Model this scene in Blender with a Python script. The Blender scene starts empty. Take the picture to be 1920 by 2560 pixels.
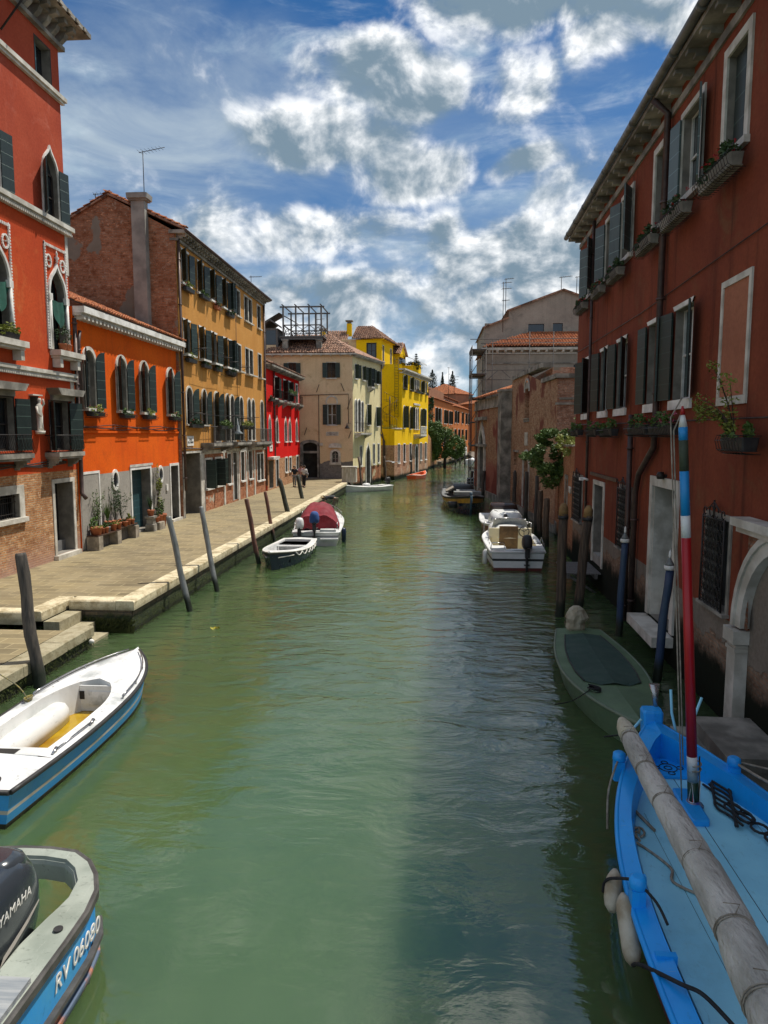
import bpy, math, random
from mathutils import Vector, Matrix, noise as mn
R = math.radians; PI = math.pi
rnd = random.Random(11)
SC = bpy.context.scene
COL = SC.collection

# ---------------------------------------------------------------- mesh builder
class MB:
    def __init__(s): s.v=[]; s.f=[]; s.m=[]; s.sm=[]; s.T=None
    def V(s,*p):
        p=Vector(p if len(p)==3 else p[0])
        if s.T is not None: p=s.T@p
        s.v.append((p.x,p.y,p.z)); return len(s.v)-1
    def F(s,idx,mi=0,sm=False): s.f.append(tuple(idx)); s.m.append(mi); s.sm.append(sm)
    def poly(s,pts,mi=0,sm=False): s.F([s.V(*p) for p in pts],mi,sm)
    def box(s,x0,x1,y0,y1,z0,z1,mi=0,skip=''):
        if x0>x1:x0,x1=x1,x0
        if y0>y1:y0,y1=y1,y0
        a=[s.V(x,y,z) for z in(z0,z1) for y in(y0,y1) for x in(x0,x1)]
        for k,q in (('b',(0,2,3,1)),('t',(4,5,7,6)),('f',(0,1,5,4)),('k',(2,6,7,3)),('l',(0,4,6,2)),('r',(1,3,7,5))):
            if k not in skip: s.F([a[i] for i in q],mi)
    def rbox(s,c,sz,rz=0,ry=0,rx=0,mi=0):
        o=s.T; t=Matrix.Translation(c)@Matrix.Rotation(rz,4,'Z')@Matrix.Rotation(ry,4,'Y')@Matrix.Rotation(rx,4,'X')
        s.T=t if o is None else o@t
        s.box(-sz[0]/2,sz[0]/2,-sz[1]/2,sz[1]/2,-sz[2]/2,sz[2]/2,mi); s.T=o
    def tube(s,pts,r,n=6,mi=0,caps=True,sm=True):
        pts=[Vector(p) for p in pts]; rs=r if isinstance(r,(list,tuple)) else [r]*len(pts)
        rings=[]; up=None
        for i,p in enumerate(pts):
            d=(pts[min(i+1,len(pts)-1)]-pts[max(i-1,0)])
            if d.length<1e-9: d=Vector((0,0,1))
            d.normalize()
            if up is None or abs(up.dot(d))>.99:
                up=Vector((0,0,1)) if abs(d.z)<.9 else Vector((1,0,0))
            a=d.cross(up).normalized(); b=a.cross(d).normalized(); up=b
            rings.append([s.V(p+(a*math.cos(2*PI*k/n)+b*math.sin(2*PI*k/n))*rs[i]) for k in range(n)])
        for i in range(len(rings)-1):
            A,B=rings[i],rings[i+1]
            for k in range(n): s.F((A[k],B[k],B[(k+1)%n],A[(k+1)%n]),mi,sm)
        if caps: s.F(rings[0],mi); s.F(rings[-1][::-1],mi)
    def lathe(s,prof,n=16,c=(0,0,0),mi=0,sm=True,caps=True):
        rings=[[s.V(c[0]+r*math.cos(2*PI*k/n),c[1]+r*math.sin(2*PI*k/n),c[2]+z) for k in range(n)] for r,z in prof]
        for i in range(len(rings)-1):
            A,B=rings[i],rings[i+1]
            for k in range(n): s.F((A[k],A[(k+1)%n],B[(k+1)%n],B[k]),mi,sm)
        if caps: s.F(rings[0][::-1],mi); s.F(rings[-1],mi)
    def loft(s,secs,n=20,p=2.6,mi=0,sm=True,caps=True):
        """secs: (z,cx,cy,hx,hy) super-ellipse sections"""
        rings=[]
        for z,cx,cy,hx,hy in secs:
            rg=[]
            for k in range(n):
                a=2*PI*k/n; c,t=math.cos(a),math.sin(a)
                rg.append(s.V(cx+hx*math.copysign(abs(c)**(2/p),c),cy+hy*math.copysign(abs(t)**(2/p),t),z))
            rings.append(rg)
        for i in range(len(rings)-1):
            A,B=rings[i],rings[i+1]
            for k in range(n): s.F((A[k],A[(k+1)%n],B[(k+1)%n],B[k]),mi,sm)
        if caps: s.F(rings[0][::-1],mi); s.F(rings[-1],mi)
    def prism(s,pts,y0,y1,mi=0,side=None):
        """polygon in x,z pushed between y0 (front) and y1"""
        a=[s.V(x,y0,z) for x,z in pts]; b=[s.V(x,y1,z) for x,z in pts]; n=len(pts)
        s.F(a,mi); s.F(b[::-1],mi)
        for i in range(n): s.F((a[i],b[i],b[(i+1)%n],a[(i+1)%n]),mi if side is None else side)
    def build(s,name,mats,parent=None,mx=None):
        me=bpy.data.meshes.new(name); me.from_pydata(s.v,[],s.f)
        if not isinstance(mats,(list,tuple)): mats=[mats]
        for m in mats: me.materials.append(m)
        me.polygons.foreach_set('material_index',s.m); me.polygons.foreach_set('use_smooth',s.sm); me.update()
        o=bpy.data.objects.new(name,me); COL.objects.link(o)
        if parent: o.parent=parent
        if mx is not None: o.matrix_local=mx
        return o

def tag(o,label=None,cat=None,group=None,kind=None):
    if label: o['label']=label
    if cat: o['category']=cat
    if group: o['group']=group
    if kind: o['kind']=kind
    return o
def empty(name,loc,label=None,cat=None,group=None,rz=0,kind=None,par=None):
    o=bpy.data.objects.new(name,None); COL.objects.link(o); o.location=loc; o.rotation_euler=(0,0,rz); o.empty_display_size=.1
    if par: o.parent=par
    return tag(o,label,cat,group,kind)
def meshcopy(o,parent=None,loc=None,rz=None):
    c=o.copy(); COL.objects.link(c)
    if parent: c.parent=parent
    if loc is not None: c.location=loc
    if rz is not None: c.rotation_euler=(0,0,rz)
    return c

# ---------------------------------------------------------------- materials
def S(r,g,b):
    f=lambda c:(c/12.92 if c<=.04045 else ((c+.055)/1.055)**2.4)
    return (f(r/255),f(g/255),f(b/255),1)
def sc(c,k): return (min(1,c[0]*k),min(1,c[1]*k),min(1,c[2]*k),1)
class NT:
    def __init__(s,nt): s.nt=nt
    def n(s,t,ins=None,**at):
        nd=s.nt.nodes.new('ShaderNode'+t)
        for k,v in at.items(): setattr(nd,k,v)
        for k,v in (ins or {}).items():
            sk=nd.inputs[k]
            if isinstance(v,bpy.types.NodeSocket): s.nt.links.new(v,sk)
            else: sk.default_value=v
        return nd
    def math(s,op,a,b=0.,c=0.,clamp=False):
        return s.n('Math',{0:a,1:b,2:c},operation=op,use_clamp=clamp).outputs[0]
    def mix(s,f,a,b,bt='MIX'):
        nd=s.n('Mix',data_type='RGBA',blend_type=bt)
        for k,v in ((0,f),(6,a),(7,b)):
            if isinstance(v,bpy.types.NodeSocket): s.nt.links.new(v,nd.inputs[k])
            else: nd.inputs[k].default_value=v
        return nd.outputs[2]
    def noise(s,vec,scale,detail=6.,rough=.55,dist=0.):
        return s.n('TexNoise',{'Vector':vec,'Scale':scale,'Detail':detail,'Roughness':rough,'Distortion':dist}).outputs[0]
    def ss(s,x,lo,hi,a=0.,b=1.):
        return s.n('MapRange',{0:x,1:lo,2:hi,3:a,4:b},interpolation_type='SMOOTHSTEP').outputs[0]
    def scale(s,vec,x,y,z):
        return s.n('Mapping',{'Vector':vec,'Scale':(x,y,z)}).outputs[0]
def mat(name,fn):
    m=bpy.data.materials.new(name); m.use_nodes=True; nt=m.node_tree; nt.nodes.clear(); q=NT(nt)
    out=q.n('OutputMaterial'); b=q.n('BsdfPrincipled'); nt.links.new(b.outputs[0],out.inputs[0])
    b.inputs['Roughness'].default_value=.8
    fn(q,b,q.n('TexCoord').outputs['Object']); return m
def put(q,b,name,v):
    if isinstance(v,bpy.types.NodeSocket): q.nt.links.new(v,b.inputs[name])
    else: b.inputs[name].default_value=v
def bump(q,b,h,st=.3,dist=.02):
    nd=q.n('Bump',{'Height':h,'Strength':st,'Distance':dist}); q.nt.links.new(nd.outputs[0],b.inputs['Normal'])
def plain(name,c1,c2=None,scale=3.,rough=.7,bp=.2,metal=0.,lo=.35,hi=.65,coat=0.,stretch=(1,1,1),spec=.5,bd=.01,scuff=0.):
    c2=c2 or sc(c1,.7)
    def fn(q,b,co):
        v=q.scale(co,*stretch)
        f=q.ss(q.noise(v,scale),lo,hi)
        c=q.mix(f,c1,c2)
        if scuff:
            c=q.mix(q.ss(q.noise(q.scale(co,1,2.2,1),7.,9.,.8,.6),.56,.66,0,scuff),c,sc(c2,.3)); c=q.mix(q.ss(q.noise(co,1.7,7.,.7),.5,.72,0,scuff),c,sc(c2,.62)); c=q.mix(q.ss(q.noise(q.scale(co,9,.8,3),3.,6.,.8),.62,.68,0,scuff),c,(.5,.5,.46,1))
        put(q,b,'Base Color',c); put(q,b,'Roughness',q.ss(q.noise(v,scale*2.3),.3,.7,rough*.85,min(1,rough*1.15))); put(q,b,'Metallic',metal)
        put(q,b,'Coat Weight',coat); put(q,b,'Specular IOR Level',spec)
        if bp: bump(q,b,q.noise(v,scale*6,8),bp,bd)
    return mat(name,fn)
def brickcol(q,co,c1,c2,mort,sz=(.25,.072),ms=.012,var=.5):
    sp=q.n('SeparateXYZ',{0:co}); w=q.math('ADD',sp.outputs[0],sp.outputs[1])
    jit=q.noise(co,2.2,3.); w2=q.math('ADD',w,q.math('MULTIPLY',jit,.05)); z2=q.math('ADD',sp.outputs[2],q.math('MULTIPLY',jit,.05))
    v=q.n('CombineXYZ',{0:w2,1:z2}).outputs[0]
    br=q.n('TexBrick',{'Vector':v,'Color1':c1,'Color2':c2,'Mortar':sc(mort,.75),'Scale':1.,'Mortar Size':ms,'Mortar Smooth':.25,'Bias':0.,'Brick Width':sz[0],'Row Height':sz[1]})
    dirt=q.noise(co,.55,7.,.6)
    c=q.mix(q.ss(dirt,.35,.7,0,var),br.outputs[0],sc(c1,.4))
    c=q.mix(q.ss(q.noise(q.scale(co,1,1,2.2),2.4,7.,.7),.42,.66,0,.75),c,sc(c1,.5)); c=q.mix(q.ss(q.noise(q.scale(co,1,1,2.5),4.1,6.,.7),.56,.68,0,.8),c,sc(c2,1.35))
    c=q.mix(q.ss(q.noise(co,6.,6.,.75),.55,.66,0,.75),c,sc(mort,1.15)); c=q.mix(q.ss(q.noise(co,5.,6.,.75),.36,.46,.6,0),c,sc(c1,.25)); c=q.mix(q.ss(q.noise(co,.9,7.,.65),.55,.75,0,.55),c,sc(c1,.35))
    return c,br.outputs[1]
def brick(name,c1,c2,mort,sz=(.25,.072),patch=None,plo=.55,phi=.6,psc=.5,wet=None,var=.5,low=None):
    def fn(q,b,co):
        c,fac=brickcol(q,co,c1,c2,mort,sz,var=var); h=q.math('MULTIPLY',fac,-1.)
        z=q.n('SeparateXYZ',{0:co}).outputs[2]
        if low:  # (colour, z level): paler salty bricks below a level
            f=q.ss(q.math('ADD',z,q.math('MULTIPLY',q.noise(co,1.3,5.),1.6)),low[1],low[1]+1.2,.75,0.)
            c=q.mix(f,c,low[0])
        if patch:
            pf=q.ss(q.noise(co,psc,5.,.5,.3),plo,phi)
            pc=q.mix(q.noise(co,2.5,8.),patch,sc(patch,.6))
            c=q.mix(pf,c,pc); h=q.math('MULTIPLY',h,q.math('SUBTRACT',1.,pf))
        if wet: 
            f=q.ss(q.math('ADD',z,q.math('MULTIPLY',q.noise(co,2.,5.),.5)),wet,wet+.35,1.,0.)
            c=q.mix(f,c,(.012,.016,.009,1))
        put(q,b,'Base Color',c); put(q,b,'Roughness',.95); put(q,b,'Specular IOR Level',.1); bump(q,b,q.math('ADD',h,q.math('MULTIPLY',q.noise(co,14.,5.),.8)),.55,.012)
    return mat(name,fn)
def stucco(name,c1,c2,c3=None,streak=.35,stc=None,base=None,sc1=.5,bp=.25,peel=None,amt=.85,wet=None):
    """plaster: c1/c2 large mottling, c3 stain, vertical run-off streaks; base=(z,brick c1,c2,mortar) bricks below a ragged line"""
    def fn(q,b,co):
        c=q.mix(q.ss(q.noise(co,sc1,7.,.6,.4),.3,.7),c1,c2)
        if c3: c=q.mix(q.ss(q.noise(co,sc1*2.1,9.,.65,1.),.52,.78,0,amt),c,c3)
        sv=q.scale(co,2.6,2.6,.16); st=q.ss(q.noise(sv,1.,6.,.7),.5,.75,0,streak)
        c=q.mix(st,c,stc or sc(c1,.45))
        c=q.mix(q.ss(q.noise(co,12.,8.,.7),.35,.7,0,.35),c,sc(c2,.55)); c=q.mix(q.ss(q.noise(co,2.7,9.,.72),.55,.75,0,.4),c,sc(c2,.5))
        h=q.noise(co,9.,9.,.65)
        if peel:  # (zlo,zhi,brick c1,c2,mortar): plaster fallen off around a height
            z=q.n('SeparateXYZ',{0:co}).outputs[2]
            bc,bf=brickcol(q,co,peel[2],peel[3],peel[4])
            f=q.ss(q.math('SUBTRACT',q.math('ADD',q.noise(co,.8,7.,.6,.5),q.ss(z,peel[0],peel[1],.28,-.22)),0.),.55,.57)
            c=q.mix(f,c,bc); h=q.math('SUBTRACT',h,q.math('MULTIPLY',f,1.2))
        if wet:
            z=q.n('SeparateXYZ',{0:co}).outputs[2]; f=q.ss(q.math('SUBTRACT',z,q.math('MULTIPLY',q.noise(co,1.5,7.,.7),1.1)),wet-.75,wet-.25,1.,0.)
            c=q.mix(f,c,(.012,.014,.009,1))
        put(q,b,'Base Color',c); put(q,b,'Roughness',.93); put(q,b,'Specular IOR Level',.1); bump(q,b,h,bp*1.3,.015)
    return mat(name,fn)
def tiles(name,c1,c2,c3):
    def fn(q,b,co):
        vo=q.n('TexVoronoi',{'Vector':co,'Scale':4.2}).outputs['Color']
        s=q.n('SeparateXYZ',{0:vo}).outputs
        c=q.mix(s[0],c1,c2); c=q.mix(q.ss(s[1],.62,.9),c,c3)
        c=q.mix(q.ss(q.noise(co,7.,8.),.45,.7,0,.6),c,sc(c1,.35))
        put(q,b,'Base Color',c); put(q,b,'Roughness',.9); bump(q,b,q.noise(co,20.,5.),.3,.01)
    return mat(name,fn)
def leafmat(name,c1,c2):
    def fn(q,b,co):
        c=q.mix(q.noise(co,3.5,3.),c1,c2); c=q.mix(q.ss(q.noise(co,17.,2.),.55,.7,0,.55),c,sc(c1,1.7))
        put(q,b,'Base Color',c); put(q,b,'Roughness',.55); put(q,b,'Specular IOR Level',.35)
        put(q,b,'Subsurface Weight',0.)
    return mat(name,fn)

M={}
M['stone']=plain('istrian_stone',(.62,.59,.52,1),(.4,.37,.31,1),2.2,.8,.35)
M['white']=plain('white_stone',(.78,.76,.71,1),(.55,.53,.48,1),2.5,.75,.2)
M['grimy']=plain('grimy_stone',(.36,.33,.28,1),(.13,.12,.1,1),1.6,.85,.5,lo=.3,hi=.65)
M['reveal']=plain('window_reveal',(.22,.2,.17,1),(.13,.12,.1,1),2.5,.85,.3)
M['iron']=plain('black_iron',(.012,.012,.013,1),(.03,.022,.017,1),8,.5,.2,metal=.3)
M['pipe']=plain('dark_downpipe',(.05,.032,.028,1),(.09,.055,.045,1),4,.5,.2,metal=.3)
M['glass']=plain('window_glass',(.008,.01,.012,1),(.02,.024,.03,1),1.,.07,0,spec=.8)
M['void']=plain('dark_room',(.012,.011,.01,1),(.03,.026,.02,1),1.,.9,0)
M['curtain']=plain('white_casement',(.6,.6,.57,1),(.45,.45,.42,1),5,.7,.1)
M['wood']=plain('dark_wood',(.04,.026,.018,1),(.02,.013,.01,1),4,.65,.4,stretch=(6,6,.6))
M['greywood']=plain('weathered_wood',(.16,.15,.14,1),(.07,.065,.06,1),5,.8,.5,stretch=(6,6,.6))
def shut(name,c1,c2,lines=.34):
    def fn(q,b,co):
        z=q.n('SeparateXYZ',{0:co}).outputs[2]
        fr=q.math('FRACT',q.math('DIVIDE',z,lines))
        ln=q.math('LESS_THAN',fr,.06)
        c=q.mix(q.ss(q.noise(q.scale(co,4,4,.8),2.,6.),.3,.7),c1,c2)
        c=q.mix(ln,c,sc(c2,3.2)); rd=q.n('ObjectInfo').outputs['Random']; c=q.mix(q.ss(rd,.2,1.,0,.45),c,sc(c2,2.2)); put(q,b,'Base Color',c); put(q,b,'Roughness',.5); bump(q,b,q.math('ADD',ln,q.math('MULTIPLY',q.noise(co,12.,4.),.3)),.5,.012)
    return mat(name,fn)
M['shutter']=shut('dark_green_shutter',(.007,.015,.012,1),(.012,.023,.018,1))
M['shutgrey']=shut('grey_green_shutter',(.03,.042,.038,1),(.022,.033,.03,1),.4)
M['teal']=shut('teal_door_paint',(.018,.055,.062,1),(.012,.038,.045,1),.3)
M['browndoor']=shut('brown_door_paint',(.055,.028,.018,1),(.035,.018,.012,1),.3)
M['terra']=plain('terracotta_pot',(.42,.14,.06,1),(.3,.09,.04,1),4,.8,.2)
M['leaf']=leafmat('leaves_mid',(.045,.09,.018,1),(.1,.16,.03,1))
M['leafd']=leafmat('leaves_dark',(.02,.045,.014,1),(.045,.085,.022,1))
M['leafy']=leafmat('leaves_yellow_green',(.13,.17,.025,1),(.24,.25,.04,1))
M['cypress']=leafmat('cypress_leaves',(.008,.018,.008,1),(.016,.03,.013,1))
M['bark']=plain('bark',(.06,.045,.032,1),(.03,.022,.016,1),6,.95,.6,stretch=(3,3,.5))
M['pink']=plain('pink_blossom',(.55,.04,.1,1),(.5,.1,.2,1),8,.6,0)
M['redfl']=plain('red_blossom',(.5,.02,.02,1),(.35,.01,.02,1),8,.6,0)
M['tileO']=tiles('orange_roof_tiles',(.42,.12,.04,1),(.5,.2,.08,1),(.22,.08,.04,1))
M['tileB']=tiles('weathered_roof_tiles',(.26,.13,.08,1),(.4,.24,.16,1),(.09,.05,.035,1))
M['rope']=plain('rope',(.34,.3,.24,1),(.2,.17,.13,1),12,.9,.4)
M['ropeb']=plain('black_rope',(.012,.012,.013,1),(.02,.02,.02,1),12,.8,.3)
M['black']=plain('black_rubber',(.015,.015,.016,1),(.03,.03,.03,1),6,.55,.1)
M['skin']=plain('skin',(.5,.3,.2,1),(.42,.24,.16,1),6,.6,0)
M['chrome']=plain('steel',(.5,.5,.5,1),(.35,.35,.35,1),6,.25,0,metal=.9)

# ---------------------------------------------------------------- facade kit
def crv(x0,x1,z1,kind):
    w=x1-x0; c=(x0+x1)/2
    if kind=='r': return [(x0,z1),(x1,z1)]
    if kind=='a': return [(c-w/2*math.cos(PI*k/12),z1-w/2+w/2*math.sin(PI*k/12)) for k in range(13)]
    if kind=='s': return [(c-w/2*math.cos(PI*k/10),z1-w*.22+w*.22*math.sin(PI*k/10)) for k in range(11)]
    uv=[(0,0),(.03,.17),(.1,.34),(.22,.5),(.4,.64),(.6,.74),(.8,.84),(1,1)]; h=w*1.0
    l=[(x0+u*w/2,z1-h+v*h) for u,v in uv]
    return l+[(x1-u*w/2,z1-h+v*h) for u,v in uv[-2::-1]]
def wallmesh(mb,x0,x1,z0,z1,holes,mi=None,depth=.25,extra=(),rev=9,y=0.,topf=None):
    mi=mi or (lambda x,z:0)
    xs=sorted({round(a,4) for a in [x0,x1]+[h[0] for h in holes]+[h[1] for h in holes] if x0<=a<=x1})
    zs=sorted({round(a,4) for a in [z0,z1]+list(extra)+[h[2] for h in holes]+[h[3] for h in holes] if z0<=a<=z1})
    for a,b in zip(xs,xs[1:]):
        for c,d in zip(zs,zs[1:]):
            X,Z=(a+b)/2,(c+d)/2
            if any(h[0]<X<h[1] and h[2]<Z<h[3] for h in holes): continue
            mb.poly([(a,y,c),(b,y,c),(b,y,d),(a,y,d)],mi(X,Z))
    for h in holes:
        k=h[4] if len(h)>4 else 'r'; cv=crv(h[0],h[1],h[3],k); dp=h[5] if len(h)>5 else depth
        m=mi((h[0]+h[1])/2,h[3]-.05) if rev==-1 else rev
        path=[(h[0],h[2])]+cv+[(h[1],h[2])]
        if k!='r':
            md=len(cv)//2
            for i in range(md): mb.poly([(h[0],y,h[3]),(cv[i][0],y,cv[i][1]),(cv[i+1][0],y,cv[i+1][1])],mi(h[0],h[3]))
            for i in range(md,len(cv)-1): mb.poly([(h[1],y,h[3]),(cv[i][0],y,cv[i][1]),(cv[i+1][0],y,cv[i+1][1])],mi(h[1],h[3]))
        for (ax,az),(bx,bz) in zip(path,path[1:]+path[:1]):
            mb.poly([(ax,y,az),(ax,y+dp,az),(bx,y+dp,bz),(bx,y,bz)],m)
class Fac:
    def __init__(s,root,P,ang):
        s.root=root; s.ang=ang; s.P=P
        s.W=Matrix.Translation((P[0],P[1],0))@Matrix.Rotation(ang,4,'Z')
        s.T=Matrix.Translation(-Vector(root.location))@s.W
    def part(s,name,mb,mats,parent=None):
        if 9 in mb.m:
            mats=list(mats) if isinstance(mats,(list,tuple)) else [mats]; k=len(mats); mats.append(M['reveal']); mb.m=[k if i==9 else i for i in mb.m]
        return mb.build(name,mats,parent or s.root,s.T if parent is None else None)
    def w(s,x,y,z): return s.W@Vector((x,y,z))
SHC={}
def shutter(f,par,hx,z0,z1,w,ang,left,kind='r',m=None,y=-.07):
    """one leaf hinged at hx, opened by ang degrees"""
    m=m or M['shutter']; key=(round(w,2),round(z1-z0,2),kind,m.name,left)
    if key not in SHC:
        b=MB(); H=z1-z0
        if kind=='r': pts=[(0,0),(w,0),(w,H),(0,H)]
        else: pts=[(0,0),(w,0)]+[(w-w*math.sin(PI/2*k/6),H-w+w*math.cos(PI/2*k/6)) for k in range(7)]
        b.prism(pts if left else pts,-.02,.02)
        o=b.build('shutter',m); SHC[key]=o.data; me=o.data; bpy.data.objects.remove(o)
    o=bpy.data.objects.new('shutter',SHC[key]); COL.objects.link(o); o.parent=par
    o.location=(hx,y,z0); o.rotation_euler=(0,0,-R(ang) if left else PI+R(ang)); return o
def window(f,x0,x1,z0,z1,kind='r',fm=None,fb=.12,t=.035,sill=.1,pane=None,sh=None,shm=None,dp=.2,name='window',cas=True,mull=None,sillout=.12,sideframe=True,shw=None,pm=None):
    fm=fm or M['stone']; b=MB()
    cv=crv(x0,x1,z1,kind); co=crv(x0-fb,x1+fb,z1+fb*(1.3 if kind=='g' else 1),kind)
    pi=[(x0,z0)]+cv+[(x1,z0)]; po=[(x0-fb,z0)]+co+[(x1+fb,z0)]
    for i in range(len(pi)-1):
        (ax,az),(bx,bz),(cx,cz),(dx,dz)=po[i],pi[i],pi[i+1],po[i+1]
        if not sideframe and i in(0,len(pi)-2): continue
        b.poly([(ax,-t,az),(bx,-t,bz),(cx,-t,cz),(dx,-t,dz)])
        b.poly([(ax,0,az),(ax,-t,az),(dx,-t,dz),(dx,0,dz)]); b.poly([(bx,-t,bz),(bx,.002,bz),(cx,.002,cz),(cx,-t,cz)])
    wo=f.part(name,b,fm)
    if sill:
        s=MB(); s.box(x0-fb-.04,x1+fb+.04,-sillout,.05,z0-sill,z0-.002); f.part('sill',s,fm,wo)
    p=MB(); e=.01
    pl=[(x0-e,z0-e)]+crv(x0-e,x1+e,z1+e,kind)+[(x1+e,z0-e)]
    p.poly([(x,dp,z) for x,z in pl]); f.part('pane',p,pm or M['glass'],wo)
    if cas:
        c=MB(); zt=z1-(x1-x0)*(.5 if kind=='a' else .2 if kind=='s' else 0 if kind=='r' else .8); xm=(x0+x1)/2
        for a,bb in ((x0,x0+.06),(xm-.035,xm+.035),(x1-.06,x1)): c.box(a,bb,dp-.05,dp-.005,z0,zt if kind!='a' or abs(a-xm)>.05 else z1-.03)
        for zz in ((z0,z0+.06),(zt-.03,zt+.03),(z0+(zt-z0)*.5-.02,z0+(zt-z0)*.5+.02)): c.box(x0+.062,x1-.062,dp-.048,dp-.01,*zz)
        f.part('casement',c,cas if not isinstance(cas,bool) else M['curtain'],wo)
    if sh:
        w=shw or (x1-x0)/2; sh=[a and a+rnd.uniform(-9,7) for a in sh]
        if sh[0]: shutter(f,wo,x0,z0+.02,z1-.02 if kind!='a' else z1,w,sh[0],True,kind if kind=='a' else 'r',shm)
        if sh[1]: shutter(f,wo,x1,z0+.02,z1-.02 if kind!='a' else z1,w,sh[1],False,kind if kind=='a' else 'r',shm)
    return wo
def tileroof(mb,P,u,v,nu,nv,pu,pv,r=None,mi=0,clip=None):
    """rows of half-round tiles; P corner, u along eave, v up the slope (unit vectors)"""
    P,u,v=Vector(P),Vector(u).normalized(),Vector(v).normalized(); n=u.cross(v).normalized()
    if n.z<0: n=-n
    r=r or pu*.5
    for j in range(nv):
        for i in range(nu):
            if clip and not clip((i+.5)*pu,(j+.5)*pv): continue
            a=P+u*((i+.5)*pu+rnd.uniform(-.012,.012))+v*(j*pv+rnd.uniform(-.02,.02)); k1=.045; rr=r*rnd.uniform(.92,1.03)
            A=[a+u*(-math.cos(PI*k/4)*rr)+n*(math.sin(PI*k/4)*rr*.75+k1) for k in range(5)]
            B=[a+v*(pv*1.08)+u*(-math.cos(PI*k/4)*rr*.8)+n*(math.sin(PI*k/4)*rr*.6) for k in range(5)]
            ia=[mb.V(p) for p in A]; ib=[mb.V(p) for p in B]
            for k in range(4): mb.F((ia[k],ia[k+1],ib[k+1],ib[k]),mi,False)
            mb.F(ia,mi)
def leaves(mb,c,rad,n,size,seed=0,mi=0,clumps=None,up=0.):
    g=random.Random(seed); c=Vector(c)
    def rp():
        while 1:
            p=Vector((g.uniform(-1,1),g.uniform(-1,1),g.uniform(-1,1)))
            if p.length<=1: return p
    cl=[rp() for _ in range(clumps)] if clumps else None
    for _ in range(n):
        p=rp()
        if cl:
            q=g.choice(cl); q=q.normalized()*(q.length**.5) if q.length>0 else q
            p=q*.82+p*.3
        p=Vector((p.x*rad[0],p.y*rad[1],p.z*rad[2]))+c
        a=Vector((g.gauss(0,1),g.gauss(0,1),g.gauss(0,.6)+up)).normalized(); b=a.cross(Vector((g.gauss(0,1),g.gauss(0,1),g.gauss(0,1)))).normalized()
        s=size*g.uniform(.6,1.3)
        mb.F([mb.V(p-a*s),mb.V(p-b*s*.42),mb.V(p+a*s),mb.V(p+b*s*.42)],mi)
def cm(P,k=6):
    P=[Vector(p) for p in P]; o=[]
    for i in range(len(P)-1):
        a,b_,c,d=P[max(0,i-1)],P[i],P[i+1],P[min(len(P)-1,i+2)]
        for j in range(k):
            t=j/k; o.append(.5*((2*b_)+(c-a)*t+(2*a-5*b_+4*c-d)*t*t+(3*b_-a-3*c+d)*t**3))
    return o+[P[-1]]
def text(par,s,size,loc,rot,m,name='lettering',ext=.003,align='CENTER',shear=0):
    cu=bpy.data.curves.new(name,'FONT'); cu.body=s; cu.size=size; cu.extrude=ext; cu.align_x=align; cu.align_y='CENTER'; cu.shear=shear
    t=bpy.data.objects.new('tmp',cu); COL.objects.link(t); bpy.context.view_layer.update(); me=bpy.data.meshes.new_from_object(t.evaluated_get(bpy.context.evaluated_depsgraph_get())); bpy.data.objects.remove(t)
    me.materials.clear(); me.materials.append(m); o=bpy.data.objects.new(name,me); COL.objects.link(o); o.parent=par; o.location=loc; o.rotation_euler=rot; return o
# ---------------------------------------------------------------- camera, sky, sun
cam=bpy.data.cameras.new('camera'); co=bpy.data.objects.new('camera',cam); COL.objects.link(co); SC.camera=co
cam.sensor_fit='VERTICAL'; cam.sensor_height=36; cam.sensor_width=27; cam.lens=36*1780/2560; cam.clip_end=3000; cam.clip_start=.1
co.location=(0,0,5); co.rotation_euler=(R(90-6.25),0,R(4.0))
SAZ=R(35); SEL=R(65)      # sun: azimuth from +X towards +Y, elevation
sd=Vector((math.cos(SEL)*math.cos(SAZ),math.cos(SEL)*math.sin(SAZ),math.sin(SEL)))
sl=bpy.data.lights.new('sun','SUN'); sl.energy=5.0; sl.angle=R(.53); sl.color=(1,.94,.84)
so=bpy.data.objects.new('sun',sl); COL.objects.link(so); so.rotation_euler=sd.to_track_quat('Z','Y').to_euler(); so.location=(60,40,80)
w=bpy.data.worlds.new('World'); SC.world=w; w.use_nodes=True; nt=w.node_tree; nt.nodes.clear(); q=NT(nt)
out=q.n('OutputWorld'); bg=q.n('Background',{'Strength':.08}); nt.links.new(bg.outputs[0],out.inputs[0])
sky=q.n('TexSky',sky_type='NISHITA',sun_disc=False,sun_elevation=SEL,sun_rotation=PI/2-SAZ,air_density=1.0,dust_density=.6,ozone_density=2.2,altitude=0)
g=q.n('TexCoord').outputs['Generated']; sp=q.n('SeparateXYZ',{0:g}).outputs
az=q.math('ARCTAN2',sp[0],sp[1]); el=q.math('ARCSINE',sp[2])
# clouds live on a high flat layer: project the direction on it so that they shrink towards the horizon
zc=q.math('MAXIMUM',sp[2],.03); px=q.math('DIVIDE',sp[0],q.math('ADD',zc,.12)); py=q.math('DIVIDE',sp[1],q.math('ADD',zc,.12))
pl=q.n('CombineXYZ',{0:px,1:py,2:.3}).outputs[0]
ev=q.n('CombineXYZ',{0:az,1:q.math('MULTIPLY',el,1.25),2:.7}).outputs[0]
wv=q.n('TexNoise',{'Vector':ev,'Scale':5.,'Detail':5.}).outputs['Color']
wrp=q.n('VectorMath',{0:wv,1:(.5,.5,.5)},operation='SUBTRACT').outputs[0]
evw=q.n('VectorMath',{0:ev,1:q.n('VectorMath',{0:wrp,1:(.16,.13,0)},operation='MULTIPLY').outputs[0]},operation='ADD').outputs[0]
wsp=q.n('SeparateXYZ',{0:evw}).outputs; azw=wsp[0]; elw=q.math('DIVIDE',wsp[1],1.25)
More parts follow.
